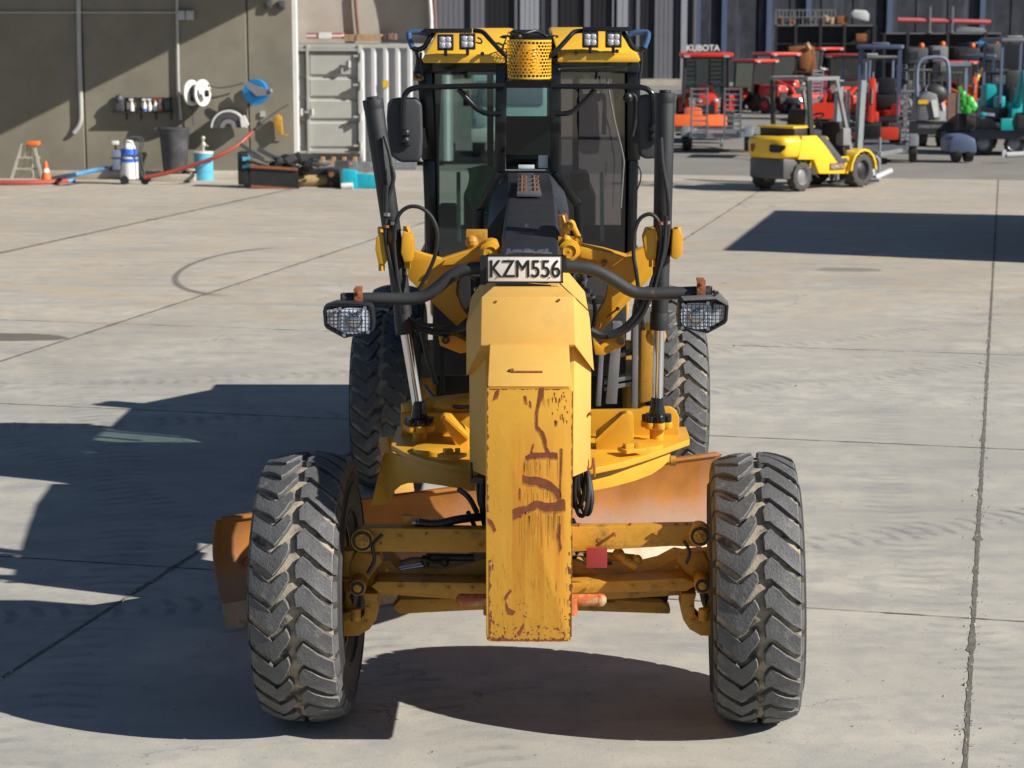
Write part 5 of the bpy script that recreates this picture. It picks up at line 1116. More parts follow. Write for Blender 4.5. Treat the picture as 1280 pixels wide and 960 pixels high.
# bottle rack
T = thing('wall_rack', 'narrow black wall rack holding spray bottles above the bin', 'rack', P(178,140,WY-.2))
s = MB(); s.pbox(140,139,215,141,WY-.26,.24); s.pbox(140,122,215,123.5,WY-.05,.04); s.build('rack_shelf', 'machine_black', T)
for x in (157,175,194,213): s = MB(); s.pbox(x,123,x+1.5,150,WY-.04,.03); s.build('rack_bracket', 'machine_black', T)
s = MB(); s.pbox(144,122,154,139,WY-.22,.18); s.sph(P(149,124,WY-.15), .12, 8); s.pbox(205,124,212,138,WY-.2,.15); s.build('tool_holder', 'dark_grey', T, bevel=.02)
for x, lab, m in ((165,'white spray bottle alone at the left on the wall rack','white_paint'),(181,'white and blue spray bottle, second from left on the wall rack','white_paint'),(187.5,'white spray bottle in the middle of the wall rack','white_paint'),(194.5,'white spray bottle with red trigger, second from right on the rack','white_paint'),(200.5,'cream spray bottle with orange base, rightmost on the wall rack','kerb_concrete')):
    c_ = P(x,139,WY-.14); T = thing('spray_bottle', lab, 'bottle', c_, 'spray bottles on the wall rack')
    s = MB(); s.lathe([(0,0),(0,.055),(.12,.052),(.20,.022),(.24,.02),(.24,0)], c_, 'z', 12); s.build('bottle_body', m, T)
    s = MB(); s.box(c_+V(-.01,0,.27), (.09,.04,.05)); s.build('spray_trigger', 'white_paint' if x<190 else 'red_hose', T)
    if x in (181,200.5): s = MB(); s.lathe([(.01,.0565),(.06,.0565)], c_, 'z', 12); s.build('bottle_label', 'blue_plastic' if x==181 else 'orange_cone', T, recalc=False)
# reels
T = thing('cable_reel', 'white twin disc cable reel fixed on the concrete wall', 'hose reel', P(247,117,WY-.25))
for x, m, r_ in ((239.5,'white_paint',.30),(253,'white_paint',.31)):
    s = MB(); q = P(x,116,WY-.35); s.xf = Matrix.Translation(q) @ Matrix.Rotation(R(-28),4,'Z'); s.cyl((-.02,0,0),(.02,0,0), r_, n=28); s.ring((.02,0,0),(1,0,0), r_*.45, r_*.55, .04, 20); s.build('reel_disc', m, T)
s = MB(); s.cyl(P(241,117,WY-.3), P(252,117,WY-.38), .2, n=20); s.cyl(P(256,117,WY-.5), P(261,117,WY-.5), .08, n=12); s.build('cable_coil', 'machine_black', T)
s = MB(); s.tube([P(246,124,WY-.1),P(237,131,WY-.1),P(240,135,WY-.1)], .03); s.tube([P(242,130,WY-.1),P(241,145,WY-.1),P(242,157,WY-.1)], .012); s.build('reel_bracket', 'dark_grey', T)
s = MB(); s.tube([P(259,106,WY-.2),P(272,109.5,WY-.15),P(288,108,WY-.15),P(304,104,WY-.15)], .016); one(s, 'air_line', 'dark_grey', 'thin dark cable strung between the white and blue wall reels', 'cable')
T = thing('hose_reel', 'bright blue round hose reel with grey arm on the wall', 'hose reel', P(320,114,WY-.25))
s = MB(); q = P(319.5,115,WY-.3); s.ring(q, (.25,1,0), .12, .30, .07, 32); s.build('reel_disc', 'blue_reel', T); s = MB(); s.ring(q+V(.04,.12,0), (.25,1,0), .12, .28, .05, 32); s.cyl(q+V(0,-.03,0), q+V(.02,.16,0), .13, n=18); s.build('reel_core', 'blue_plastic', T)
s = MB(); s.prism([P(305,100,WY-.42),P(322,108,WY-.42),P(336,111,WY-.42),P(338,119,WY-.42),P(320,120,WY-.42),P(306,106,WY-.42)], (0,.04,0)); s.sph(P(338,114,WY-.4), .06); s.box(P(332,114,WY-.2), (.1,.4,.1)); s.build('reel_arm', 'machine_grey', T)
T = thing('hose_hanger', 'white half round hanger with coiled grey hose on the wall', 'hose hanger', P(288,158,WY-.2))
s = MB(); q = P(286,159.5,WY-.25); n_r = 20
for r0, r1, m, nm in ((.37,.41,'white_paint','hanger_shell'),(.22,.37,'dark_grey','hose_coil_outer'),(.10,.20,'machine_grey','hose_coil_inner')):
    s = MB(); vs = []
    for i in range(n_r+1):
        t = PI*i/n_r
        for r_, yy in ((r0,-.06),(r1,-.06),(r1,.12),(r0,.12)): vs.append(q+V(-r_*math.cos(t), yy, r_*math.sin(t)))
    s.add(vs, [(4*i+k,4*i+(k+1)%4,4*i+4+(k+1)%4,4*i+4+k) for i in range(n_r) for k in range(4)]+[(0,1,2,3),(4*n_r+3,4*n_r+2,4*n_r+1,4*n_r)]); s.build(nm, m, T)
s = MB(); s.prism([P(300,148,WY-.36),P(305,144,WY-.36),P(311,156,WY-.36),P(302,160,WY-.36)], (0,.1,0)); s.build('hanger_end', 'white_paint', T)
s = MB(); s.prism([P(342,146,WY-.2),P(347,143,WY-.2),P(352,146,WY-.2),P(353,160,WY-.2),P(354,168,WY-.2),P(349,170,WY-.2),P(346,162,WY-.2),P(342,158,WY-.2)], (0,.12,0)); s.cyl(P(352,169,WY-.1), P(360,169,WY-.1), .015)
one(s, 'hanging_gloves', 'glove_yellow', 'yellow gloves hanging on a hook at the right end of the wall', 'gloves', bevel=.02)
# attachments heap
c_ = g(340,236); T = thing('digger_attachment', 'heavy black steel frame attachment lying at the wall, left of the roller brush', 'attachment', c_); Ya = c_.y
s = MB(); s.pprism([(313,208),(372,212),(374,236),(314,232)], Ya, .06); s.build('front_plate', 'machine_black', T); s = MB(); s.pbox(297,190,309,231,Ya+.3,.5); s.build('side_frame', 'machine_black', T, bevel=.03)
s = MB(); s.pbox(305,208,372,233,Ya+.35,.5); s.build('body_box', 'machine_black', T); s = MB(); s.beam(P(313,208,Ya-.02), P(372,211.5,Ya-.02), .04, .06); s.beam(P(314,233,Ya-.02), P(372,237,Ya-.02), .05, .06); s.build('edge_rail', 'rust_bracket', T)
rd = random.Random(9)
for i in range(26):
    x = rd.uniform(312, 405); y = rd.uniform(196, 210) if x < 370 else rd.uniform(202, 212); a_ = P(x,y,Ya+rd.uniform(.2,.7)); s = MB()
    if i%3: s.tube([a_, a_+V(rd.uniform(-.25,.25),0,rd.uniform(-.05,.15)), a_+V(rd.uniform(-.4,.4),.1,rd.uniform(-.18,.0))], rd.uniform(.02,.05), n=6, sub=3); s.build('hydraulic_hose', 'machine_black' if i%4 else 'dark_grey', T)
    else: s.box(a_, (rd.uniform(.08,.3), .2, rd.uniform(.08,.2)), (0,rd.uniform(-.6,.6),0)); s.build('bracket', 'machine_black' if i%2 else 'dark_grey', T)
s = MB(); s.beam(P(300,180,Ya+.5), P(330,200,Ya+.5), .05, .08); s.beam(P(322,186,Ya+.5), P(360,206,Ya+.5), .05, .1); s.build('lift_arm', 'dark_grey', T); s = MB(); s.pbox(303,196,312,201,Ya+.25,.1); s.pbox(303,206,311,210,Ya+.25,.1); s.build('blue_marker', 'blue_drum', T)
c_ = g(395,234); T = thing('roller_brush', 'tan bristle roller brush between the black frame and the teal part', 'brush attachment', c_); s = MB(); s.cyl(P(374,226,c_.y+.2), P(410,226,c_.y+.2), .13, n=18); s.build('brush_roll', 'bristle', T)
s = MB(); s.pbox(373,211,411,220,c_.y+.25,.4); s.build('brush_hood', 'machine_black', T); s = MB(); s.pprism([(409,210),(424,212),(426,237),(410,236)], c_.y, .5); s.build('end_plate', 'machine_black', T)
for y in (218, 230): s = MB(); q = P(414,y,c_.y-.01); s.cyl(q-V(0,.03,0), q+V(0,.02,0), .06, n=12); s.build('end_bolt', 'rust_brown', T)
c_ = g(450,236); T = thing('teal_breaker', 'bright teal steel attachment lying left of the grader cylinder', 'attachment', c_)
s = MB(); s.pprism([(427,212),(445,214),(447,236),(427,236)], c_.y, .45); s.build('breaker_head', 'teal_paint', T, bevel=.03); s = MB(); s.pprism([(445,217),(484,221),(484,235),(445,236)], c_.y+.05, .35); s.build('breaker_arm', 'teal_paint', T, bevel=.03); s = MB(); s.cyl(P(427,233,c_.y-.05), P(441,232,c_.y-.05), .07); s.build('breaker_pin', 'white_paint', T)
c_ = g(379,206); T = thing('green_bin', 'dark green round bin at the container, left of the tall cone', 'bin', c_); s = MB(); s.lathe([(0,0),(0,.17),(.80,.22),(.80,.2),(.1,.15)], c_, 'z', 20); s.build('bin_body', 'bin_green', T); s = MB(); s.lathe([(.79,.225),(.83,.235),(.83,.19)], c_, 'z', 20); s.build('bin_rim', 'bin_green', T)
for i, (x0, y0, x1, y1, m, lab) in enumerate(((396,199,450,205,'timber','timber bearer lying along the foot of the container'),(400,206,470,213,'machine_grey','low grey steel rack lying before the container'),(440,197,520,206,'galv','pale steel frame at the container foot, right of the timber bearer'),(418,200,436,212,'dark_grey','dark scrap frame behind the teal attachment'))):
    Yb_ = [52.6,50.5,51.6,49.5][i]
    s = MB(); s.pbox(x0,y0,x1,y1,Yb_,.35)
    for k in range(4): xx = x0+(x1-x0)*(k+.5)/4; s.box(V(P(xx,y0,Yb_).x, Yb_+.17, P(xx,y0,Yb_).z+.05), (.08,.3,.12))
    lowz = min(v.z for v in s.v)
    for v in s.v: v.z -= lowz-.0
    one(s, 'scrap_frame', m, lab, 'scrap steel' if m != 'timber' else 'timber')
# container with fabric shelter
YC2 = 53.0
T = thing('shipping_container', 'pale grey shipping container with ribbed door leaf behind the scrap steel', 'container', (P(450,150,YC2).x, YC2, 0))
xl = P(368,150,YC2).x; xr = P(566,150,YC2).x; xd = P(450,150,YC2).x; zt2 = P(450,55,YC2).z
s = MB(); n = int((xr-xd)/.075); vs = []
for i in range(n+1):
    x = xd+(xr-xd)*i/n; o_ = .0 if (i%4) in (0,1) else .12; vs += [(x, YC2+o_, .12), (x, YC2+o_, zt2-.1)]
s.add(vs, [(2*i,2*i+2,2*i+3,2*i+1) for i in range(n)]); s.build('corrugated_wall', 'container_white', T, recalc=False)
s = MB(); s.box(((xl+xr)/2, YC2+1.2, zt2-.05), (xr-xl, 2.4, .1)); s.build('container_roof', 'container_grey', T); s = MB(); s.box(((xl+xr)/2, YC2+1.3, .3), (xr-xl-.05, 2.3, .3)); s.build('container_base', 'container_grey', T)
s = MB(); s.box(((xl+xd)/2, YC2+.12, zt2/2), (xd-xl-.02, .08, zt2-.2)); s.build('door_backing', 'container_grey', T)
for x0, x1 in ((369,383),(386,448)):
    for y0, y1 in ((66,94),(98,121),(125,149),(153,184)):
        s = MB(); s.pbox(x0+1,y0,x1-1,y1,YC2+.04,.08); s.build('door_panel', 'container_grey', T, bevel=.03, seg=1)
for x in (369,384.5,449): s = MB(); s.pbox(x-1,56,x+2,192,YC2-.04,.12); s.build('door_post', 'container_grey', T)
for y in (62,190): s = MB(); s.pbox(369,y-1.5,450,y+1.5,YC2-.03,.1); s.build('door_rail', 'container_grey', T)
for x, y in ((451,70),(451,106),(451,146),(451,182),(390,140),(376,140),(436,80)): s = MB(); q = P(x,y,YC2-.1); s.cyl(q-V(0,0,.09), q+V(0,0,.09), .05); s.box(q-V(.1,0,0),(.18,.05,.05)); s.build('door_hinge', 'container_grey', T)
s = MB(); q = P(482,105,YC2-.01); s.box(q, (.14,.02,.18)); s.build('warning_sticker', 'forklift_yellow', T)
T = thing('fabric_shelter', 'beige fabric arch shelter on top of the container', 'shelter', (P(450,50,55).x, 54.5, zt2))
xc = P(452,30,54.5).x; hw_ = 1.86; zb2 = zt2+.02; vs = []; n = 24; s = MB()
for k, yy in enumerate((54.0, 54.5)):
    for i in range(n+1): t = PI*i/n; vs.append((xc-hw_*math.copysign(abs(math.cos(t))**.6, math.cos(t)), yy, zb2+3.2*math.sin(t)**.8))
s.add(vs, [(i,i+1,n+2+i,n+1+i) for i in range(n)]); s.build('shelter_skin', 'tarp', T, recalc=False)
s = MB(); s.add([vs[n+1+i] for i in range(n+1)], [tuple(range(n+1))]); s.build('shelter_back', 'tarp', T, recalc=False)
s = MB(); s.tube([V(*vs[i]) for i in range(n+1)], .05, sub=1); s.build('shelter_hoop', 'white_paint', T)
s = MB(); s.tube([V(*vs[n+1+i])+V(.1,-.06,0) for i in range(n+1)], .03, sub=1); s.tube([P(444,-10,54.4),P(446,20,54.4),P(449,48,54.4)], .05); s.build('shelter_strap', 'brown_board', T)
for x0, y0, x1, y1, m, lab, nm in ((383,41,427,49,'red_pipe','red and white barrier boards stacked on the container roof at left','barrier_board'),(430,43,476,52,'timber','brown timber pallet on the container roof under the shelter','pallet'),(481,42,494,50,'brown_board','small brown box on the container roof, right of the pallet','box')):
    T2 = thing(nm, lab, nm.replace('_',' '), P((x0+x1)/2,y1,53.8))
    for j in range(3):
        s = MB(); s.pbox(x0,y0+(y1-y0)*j/3,x1,y0+(y1-y0)*(j+.75)/3,53.5,.8); s.build('board', m if (j != 1 or nm != 'barrier_board') else 'white_paint', T2)
    s = MB(); s.pbox(x0+(x1-x0)*.35,y0-.5,x0+(x1-x0)*.7,y1-1,53.47,.5); s.build('board_stripe' if nm=='barrier_board' else 'block', 'white_paint' if nm=='barrier_board' else m, T2)
# light coloured truck behind the cab
c_ = g(633,206); T = thing('flatbed_truck', 'pale teal truck parked behind the grader, seen through its cab windows', 'truck', c_)
s = MB(); s.box(c_+V(.1,1,1.55), (2.0,1.8,1.5)); s.build('truck_cab', 'pale_teal', T, bevel=.12); s = MB(); s.box(c_+V(.1,.08,1.85), (1.7,.06,.62)); s.build('windscreen', 'blue_grey', T, bevel=.05)
s = MB(); s.box(c_+V(.1,.05,.75), (2.05,.3,.35)); s.build('bumper', 'white_paint', T, bevel=.05); s = MB(); s.box(c_+V(.1,4.0,1.1), (2.1,3.8,.2)); s.build('flatbed', 'machine_grey', T)
for sx in (-1,1):
    s = MB(); s.cyl(c_+V(.1+sx*.75,1,.42), c_+V(.1+sx*1.0,1,.42), .42, n=20); s.build('wheel', 'tyre_far', T); s = MB(); s.cyl(c_+V(.1+sx*.75,4.6,.42), c_+V(.1+sx*1.0,4.6,.42), .42, n=20); s.build('wheel', 'tyre_far', T)
    s = MB(); s.box(c_+V(.1+sx*.75,.06,1.12), (.3,.08,.2)); s.build('headlight', 'led_white', T, bevel=.02); s = MB(); s.box(c_+V(.1+sx*1.15,.3,1.7), (.15,.1,.4)); s.build('mirror', 'machine_black', T)
# ---------------------------------------------------------------- clad buildings at the back
YB = 134.0
T = thing('clad_building', 'dark grey building with upright cladding strips behind the grader cab', 'building', (P(700,60,YB).x, YB, 0))
x0, x1 = P(500,50,YB).x, P(872,50,YB).x
s = MB(); s.box(((x0+x1)/2, YB+1, 5), (x1-x0, 1, 10)); s.build('wall', 'clad_dark', T)
for a_, b_, m in ((541,580,'clad_mid'),(588,606,'clad_mid'),(606,643,'clad_black'),(643,647,'clad_mid'),(650,674,'clad_light'),(676,688,'clad_dark'),(689,697,'clad_mid'),(700,727,'clad_black'),(730,738,'clad_mid'),(741,764,'clad_black'),(765,767,'clad_light'),(771,785,'clad_light'),(786,793,'clad_dark'),(795,800,'clad_mid'),(801,817,'clad_black'),(818,841,'clad_mid'),(845,849,'clad_dark'),(851,859,'clad_light'),(860,866,'clad_black'),(867,871,'clad_mid')):
    xa, xb_ = P(a_,50,YB).x, P(b_,50,YB).x; n = max(1, round((xb_-xa)/.32)); pr = m in ('clad_light','clad_mid')
    for i in range(n):
        s = MB(); s.box((xa+(xb_-xa)*(i+.5)/n, YB+(.25 if pr else .42), 5.05), ((xb_-xa)/n-.03, .28, 9.9)); s.build('cladding_panel' if pr else 'door_leaf', m, T)
s = MB(); s.box(((x0+x1)/2, YB-.1, .2), (x1-x0, .5, .4)); s.build('plinth', 'kerb_concrete', T)
T = thing('screen_wall', 'dark blue mottled screen wall behind the storage racks', 'wall', (P(1080,60,142).x, 142, 0))
x0, x1 = P(868,50,142).x, P(1420,50,142).x
for i in range(14):
    s = MB(); w_ = (x1-x0)/14; s.box((x0+w_*(i+.5), 142.2, 5), (w_-.1, .3, 10)); s.build('screen_panel', 'hedge_screen', T)
s = MB(); s.box(((x0+x1)/2,142.6,5),(x1-x0,.3,10)); s.build('screen_backing', 'hedge_screen', T)
for x in (872,905,961,1010,1111,1227,1300): s = MB(); q = P(x,50,141.8); s.box((q.x,141.9,5), (.35,.3,10)); s.build('wall_post', 'blue_canopy', T)
# storage racks
def rack(x0, x1, ys, Y, lab, posts, m='machine_black'):
    T = thing('storage_rack', lab, 'rack', (P((x0+x1)/2,60,Y).x, Y, 0))
    for y in ys: s = MB(); s.pbox(x0,y,x1,y+1.6,Y,1.2); s.build('shelf', 'clad_mid' if y == ys[0] else m, T)
    for x in posts:
        for dy in (0,1.1): s = MB(); q = P(x,ys[0],Y+dy); s.box((q.x,Y+dy,q.z/2), (.16,.1,q.z)); s.build('upright', m, T)
    s = MB(); a_, b_ = P(x0+2,ys[-1],Y).x, P(x1-2,ys[-1],Y).x; s.box(((a_+b_)/2, Y+1.15, P(x0,ys[0],Y).z/2), (b_-a_, .05, P(x0,ys[0],Y).z)); s.build('back_sheet', 'clad_black', T)
    return T
rack(969,1096,[31,54,75], 118, 'tall dark storage rack with loaded top shelf behind the red tractors', (970,995,1026,1056,1094))
rack(1105,1256,[41,58,76], 118, 'wide dark storage rack carrying the long red pipe', (1106,1135,1185,1232,1255))
rd = random.Random(4)
for i, (x0, x1, lab) in enumerate(((970,992,'grey mesh cage at the left end of the left rack top'),(994,1018,'grey mesh cage, second from left on the left rack top'),(1020,1044,'grey mesh cage right of the middle on the left rack top'))):
    T = thing('mesh_cage', lab, 'cage', P((x0+x1)/2,31,118.3))
    for k in range(6): x = x0+(x1-x0)*k/5; s = MB(); s.pbox(x-.4,12+(k%2),x+.6,31,118.2+.3*(k%2),.05); s.build('bar', 'machine_grey', T)
    s = MB(); s.pbox(x0,12,x1,13,118.2,.05); s.pbox(x0,21,x1,22,118.2,.05); s.build('rail', 'machine_grey', T)
    s = MB()
    for k in range(5): s.sph(P(rd.uniform(x0+2,x1-2),rd.uniform(24,29),118.6), rd.uniform(.15,.3), 7)
    tag(s.build('loose_parts', ['rust_brown','dark_grey','timber'][i], T, split=False), kind='stuff')
s = MB(); s.pprism([(1064,16),(1068,12),(1083,13),(1087,18),(1086,27),(1066,22)], 118.1, .7); one(s, 'plastic_tank', 'container_white', 'pale plastic tank on the right end of the left rack', 'tank', bevel=.08)
s = MB(); s.pbox(1046,20,1060,31,118.3,.5); one(s, 'rusty_drum', 'rust_brown', 'rust brown box between the mesh cages and the pale tank', 'box', bevel=.08)
s = MB(); s.pbox(1070,42,1086,52,118.1,.5); one(s, 'orange_crate', 'rust_brown', 'rust orange crate on the middle shelf under the pale tank', 'crate', bevel=.05)
s = MB(); s.cyl(P(1122,25,118.2), P(1238,28,118.2), .14, n=12); one(s, 'red_pipe', 'red_pipe', 'long dull red pipe lying across the right rack', 'pipe')
for x, lab in ((1162,'left of two pale upright posts beside the red pipe'),(1190,'right of two pale upright posts beside the red pipe')): s = MB(); s.pbox(x,8,x+2,41,118.0,.1); s.pbox(x-1,39,x+3,41,117.9,.2); one(s, 'upright_post', 'machine_grey', lab, 'post', group='upright posts on the right rack')
s = MB(); s.pprism([(1195,37),(1205,33),(1230,35),(1234,40),(1195,41)], 118.2, .8); one(s, 'grey_sheets', 'machine_grey', 'grey sheets stacked on the right rack below the pipe', 'sheet stack', bevel=.03)
s = MB(); s.pprism([(1224,50),(1232,52),(1240,58),(1222,58)], 117.9, .5); one(s, 'blue_sheet', 'blue_reel', 'small blue curved sheet on the right rack', 'sheet', bevel=.03)
T = thing('skip_container', 'black open container at the right edge with yellow tines on top', 'container', g(1275,103)); q = g(1275,103); s = MB(); s.box((q.x+1.2,q.y+1,1.35), (5.2,2,2.5)); s.build('container_body', 'clad_black', T, bevel=.05)
T2 = thing('yellow_attachment', 'yellow forked attachment on top of the black container at right', 'attachment', P(1272,50,q.y+.5))
for x0, x1, y0 in ((1262,1266,37),(1266,1274,44),(1273,1279,33),(1279,1290,40)): s = MB(); s.pbox(x0,y0,x1,51,q.y+.5,.6); s.build('tine', 'forklift_yellow', T2, bevel=.05)
# machines in front of the racks
for i, (x0, y0, x1, y1, m, lab) in enumerate(((1135,60,1160,80,'dark_grey','dark boxy machine left of centre under the right rack'),(1165,58,1185,78,'machine_grey','grey flat panel standing before the right rack'),(1196,60,1225,76,'machine_black','black covered machine under the blue sheet'),(1232,55,1252,76,'dark_grey','dark grey machine beside the black container'))):
    c_ = P((x0+x1)/2,y1,112); c_.z = 0; T = thing('stored_machine', lab, 'machine', c_); w_ = (x1-x0)*112/F; h_ = (y1-y0)*112/F; zz = P(x0,y1,112).z
    s = MB(); s.box(c_+V(0,.6,zz+h_/2), (w_,1.2,h_)); s.build('machine_body', m, T, bevel=.15); s = MB(); s.box(c_+V(0,.6,zz/2), (w_*.8,1,zz)); s.build('machine_base', 'clad_black', T); s = MB(); s.box(c_+V(-w_*.2,.0,zz+h_*.55), (w_*.4,.1,h_*.4)); s.build('machine_panel', 'machine_black', T); s = MB(); s.sph(c_+V(w_*.2,.3,zz+h_+.1), .15); s.build('beacon', 'orange_cone', T)
c_ = g(1225,97); T = thing('bucket_heap', 'heap of rusty orange and dark buckets on the ground below the right rack', 'bucket heap', c_)
for k in range(14): s = MB(); s.box(c_+V(rd.uniform(-1.6,1.5),rd.uniform(-.3,1),rd.uniform(.2,.95)), (rd.uniform(.3,.8),.6,rd.uniform(.2,.5)), (rd.random(),rd.random(),rd.random())); s.build('bucket', ['rust_brown','machine_black','timber','bin_green'][k%4], T, bevel=.05)
c_ = g(1154,95); T = thing('lifting_frame', 'yellow A shaped lifting frame standing on the ground far behind', 'lifting frame', c_)
for pts in ([(1141,94),(1156,76)],[(1152,75),(1166,93)],[(1155,74),(1169,92)]): s = MB(); s.beam(P(*pts[0],c_.y), P(*pts[1],c_.y), .3, .2, (0,1,0)); s.build('frame_leg', 'forklift_yellow', T)
s = MB(); s.pbox(1141,91,1166,94.5,c_.y+.3,.3); s.build('frame_base', 'forklift_yellow', T)

# ================================================================== MACHINES
def fwheel(s_, c, r, w, T, rim='machine_grey', tyre='tyre_far', lugs=16, name='wheel'):
    e = bpy.data.objects.new(name, None); C.objects.link(e); link(e, T, c); c = V(*c)
    s = MB(); s.lathe([(-w/2,r*.58),(-w/2*1.05,r*.8),(-w/2*.9,r*.93),(0,r*.95),(w/2*.9,r*.93),(w/2*1.05,r*.8),(w/2,r*.58)], c, 'x', 28)
    for k in range(lugs):
        for sg in (-1,1):
            t = 2*PI*(k+.5*(sg>0))/lugs; s.box(c+V(sg*w*.25,-r*.96*math.cos(t),-r*.96*math.sin(t)), (w*.5,r*.09,r*.10), (t,0,0))
    s.build('tyre', tyre, e, split=False)
    s = MB(); s.lathe([(-w*.42,0),(-w*.42,r*.2),(-w*.25,r*.45),(-w*.5,r*.58),(w*.5,r*.58),(w*.25,r*.45),(w*.42,r*.2),(w*.42,0)], c, 'x', 24); s.build('rim', rim, e)
def tractor(lab, m='red_machine', loader=False, letters=None, name='red_tractor', rim='machine_grey'):
    T = thing(name, lab, 'tractor', (0,0,0))
    s = MB(); s.prism([(-.30,-1.75,.78),(.30,-1.75,.78),(.34,-1.75,1.16),(.22,-1.75,1.36),(-.22,-1.75,1.36),(-.34,-1.75,1.16)], (0,1.35,.0)); s.build('bonnet', m, T, bevel=.06)
    s = MB(); s.box((0,-1.77,.92), (.46,.06,.26)); s.build('grille', 'machine_black', T)
    for x in (-.24,.24): s = MB(); s.sph((x,-1.76,1.16), .08, 10, (1,.5,.8)); s.build('headlight', 'led_white', T)
    s = MB(); s.box((0,-1.1,.62), (.42,1.4,.3)); s.box((0,.2,.7), (.7,1.4,.4)); s.build('chassis', 'machine_black', T, bevel=.03)
    for x in (-.68,.68):
        for y, y2 in ((-.35,-.45),(.95,.85)): s = MB(); s.beam((x,y,.9),(x*.95,y2,2.42), .07,.07); s.build('cab_pillar', 'machine_black', T)
        s = MB(); s.prism([(x*.99,-.33,1.0),(x*.99,.93,1.15),(x*.95,.83,2.38),(x*.95,-.43,2.38)], (.01,0,0)); s.build('side_window', 'tractor_glass', T)
        s = MB(); s.prism([(x-.16 if x>0 else x-.2,.15,1.15),(x+.2 if x>0 else x+.16,.15,1.15),(x+.2 if x>0 else x+.16,1.35,1.2),(x-.16 if x>0 else x-.2,1.35,1.2)], (0,0,.08)); s.prism([(x-.14,.1,.75),(x+.2,.1,.75),(x+.2,.15,1.15),(x-.14,.15,1.15)], (0,.06,0)); s.build('mudguard', m, T, bevel=.02)
    s = MB(); s.prism([(-.66,-.36,1.2),(.66,-.36,1.2),(.63,-.45,2.38),(-.63,-.45,2.38)], (0,.01,0)); s.build('windscreen', 'tractor_glass', T)
    s = MB(); s.prism([(-.63,.95,1.2),(.63,.95,1.2),(.62,.85,2.38),(-.62,.85,2.38)], (0,.01,0)); s.build('rear_window', 'tractor_glass', T)
    s = MB(); s.box((0,.45,1.35), (.5,.15,.6)); s.box((0,.2,1.05), (.5,.5,.15)); s.build('seat', 'machine_black', T, bevel=.05)
    s = MB(); s.box((0,.2,2.50), (1.62,1.7,.13)); s.build('roof', m, T, bevel=.05); s = MB(); s.box((0,.2,2.415), (1.5,1.55,.05)); s.build('roof_trim', 'machine_black', T)
    for x in (-.6,.6): s = MB(); s.box((x,-.68,2.46), (.18,.05,.07)); s.build('roof_lamp', 'led_white', T)
    for x in (-.62,.62): fwheel(None, (x,-1.25,.42), .42, .26, T, rim, lugs=12, name='front_wheel'); fwheel(None, (x*1.12,.75,.62), .62, .38, T, rim, lugs=14, name='rear_wheel')
    if loader:
        for x in (-.45,.45): s = MB(); s.beam((x,-.3,1.35),(x,-1.9,1.0), .08,.14); s.beam((x,-1.9,1.0),(x,-2.3,.5), .08,.14); s.build('loader_arm', m, T)
        s = MB(); s.prism([(-.8,-2.35,.15),(-.8,-2.9,.15),(-.8,-2.45,.75),(-.8,-2.3,.75)], (1.6,0,0)); s.build('loader_bucket', m, T)
    if letters:
        o = text('roof_lettering', letters, .25, 'white_paint', V(-.12,-.60,2.70), (PI/2,0,0), T, .01, 1.0, .008)
    return T
def place(T, c, rz=0, sc_=1): T.location = c; T.rotation_euler.z = rz; T.scale = (sc_,)*3
t1 = tractor('red cab tractor facing the camera behind the orange mower deck', letters='KUBOTA'); c_ = g(881,176); c_.z = .12; place(t1, c_, R(-3), 1.03)
c_ = g(874,183); T = thing('mower_deck', 'wide orange flail mower deck in front of the red cab tractor', 'mower', c_)
wd = 66*c_.y/F; s = MB(); s.prism([(c_.x-wd/2,c_.y-.35,.62),(c_.x-wd/2,c_.y+.35,.62),(c_.x-wd/2,c_.y+.30,.95),(c_.x-wd/2,c_.y-.2,.95)], (wd,0,0)); s.build('deck_cover', 'orange_machine', T, bevel=.04)
s = MB(); s.box(c_+V(0,-.2,.52), (wd*.96,.06,.22)); s.build('chain_guard', 'alu', T); s = MB(); s.cyl(c_+V(-wd*.45,.0,.5), c_+V(wd*.45,0,.5), .12); s.build('flail_roller', 'machine_black', T)
s = MB(); s.box(c_+V(-wd*.1,.5,.9), (.5,.7,.5)); s.build('gearbox', 'orange_machine', T, bevel=.1)
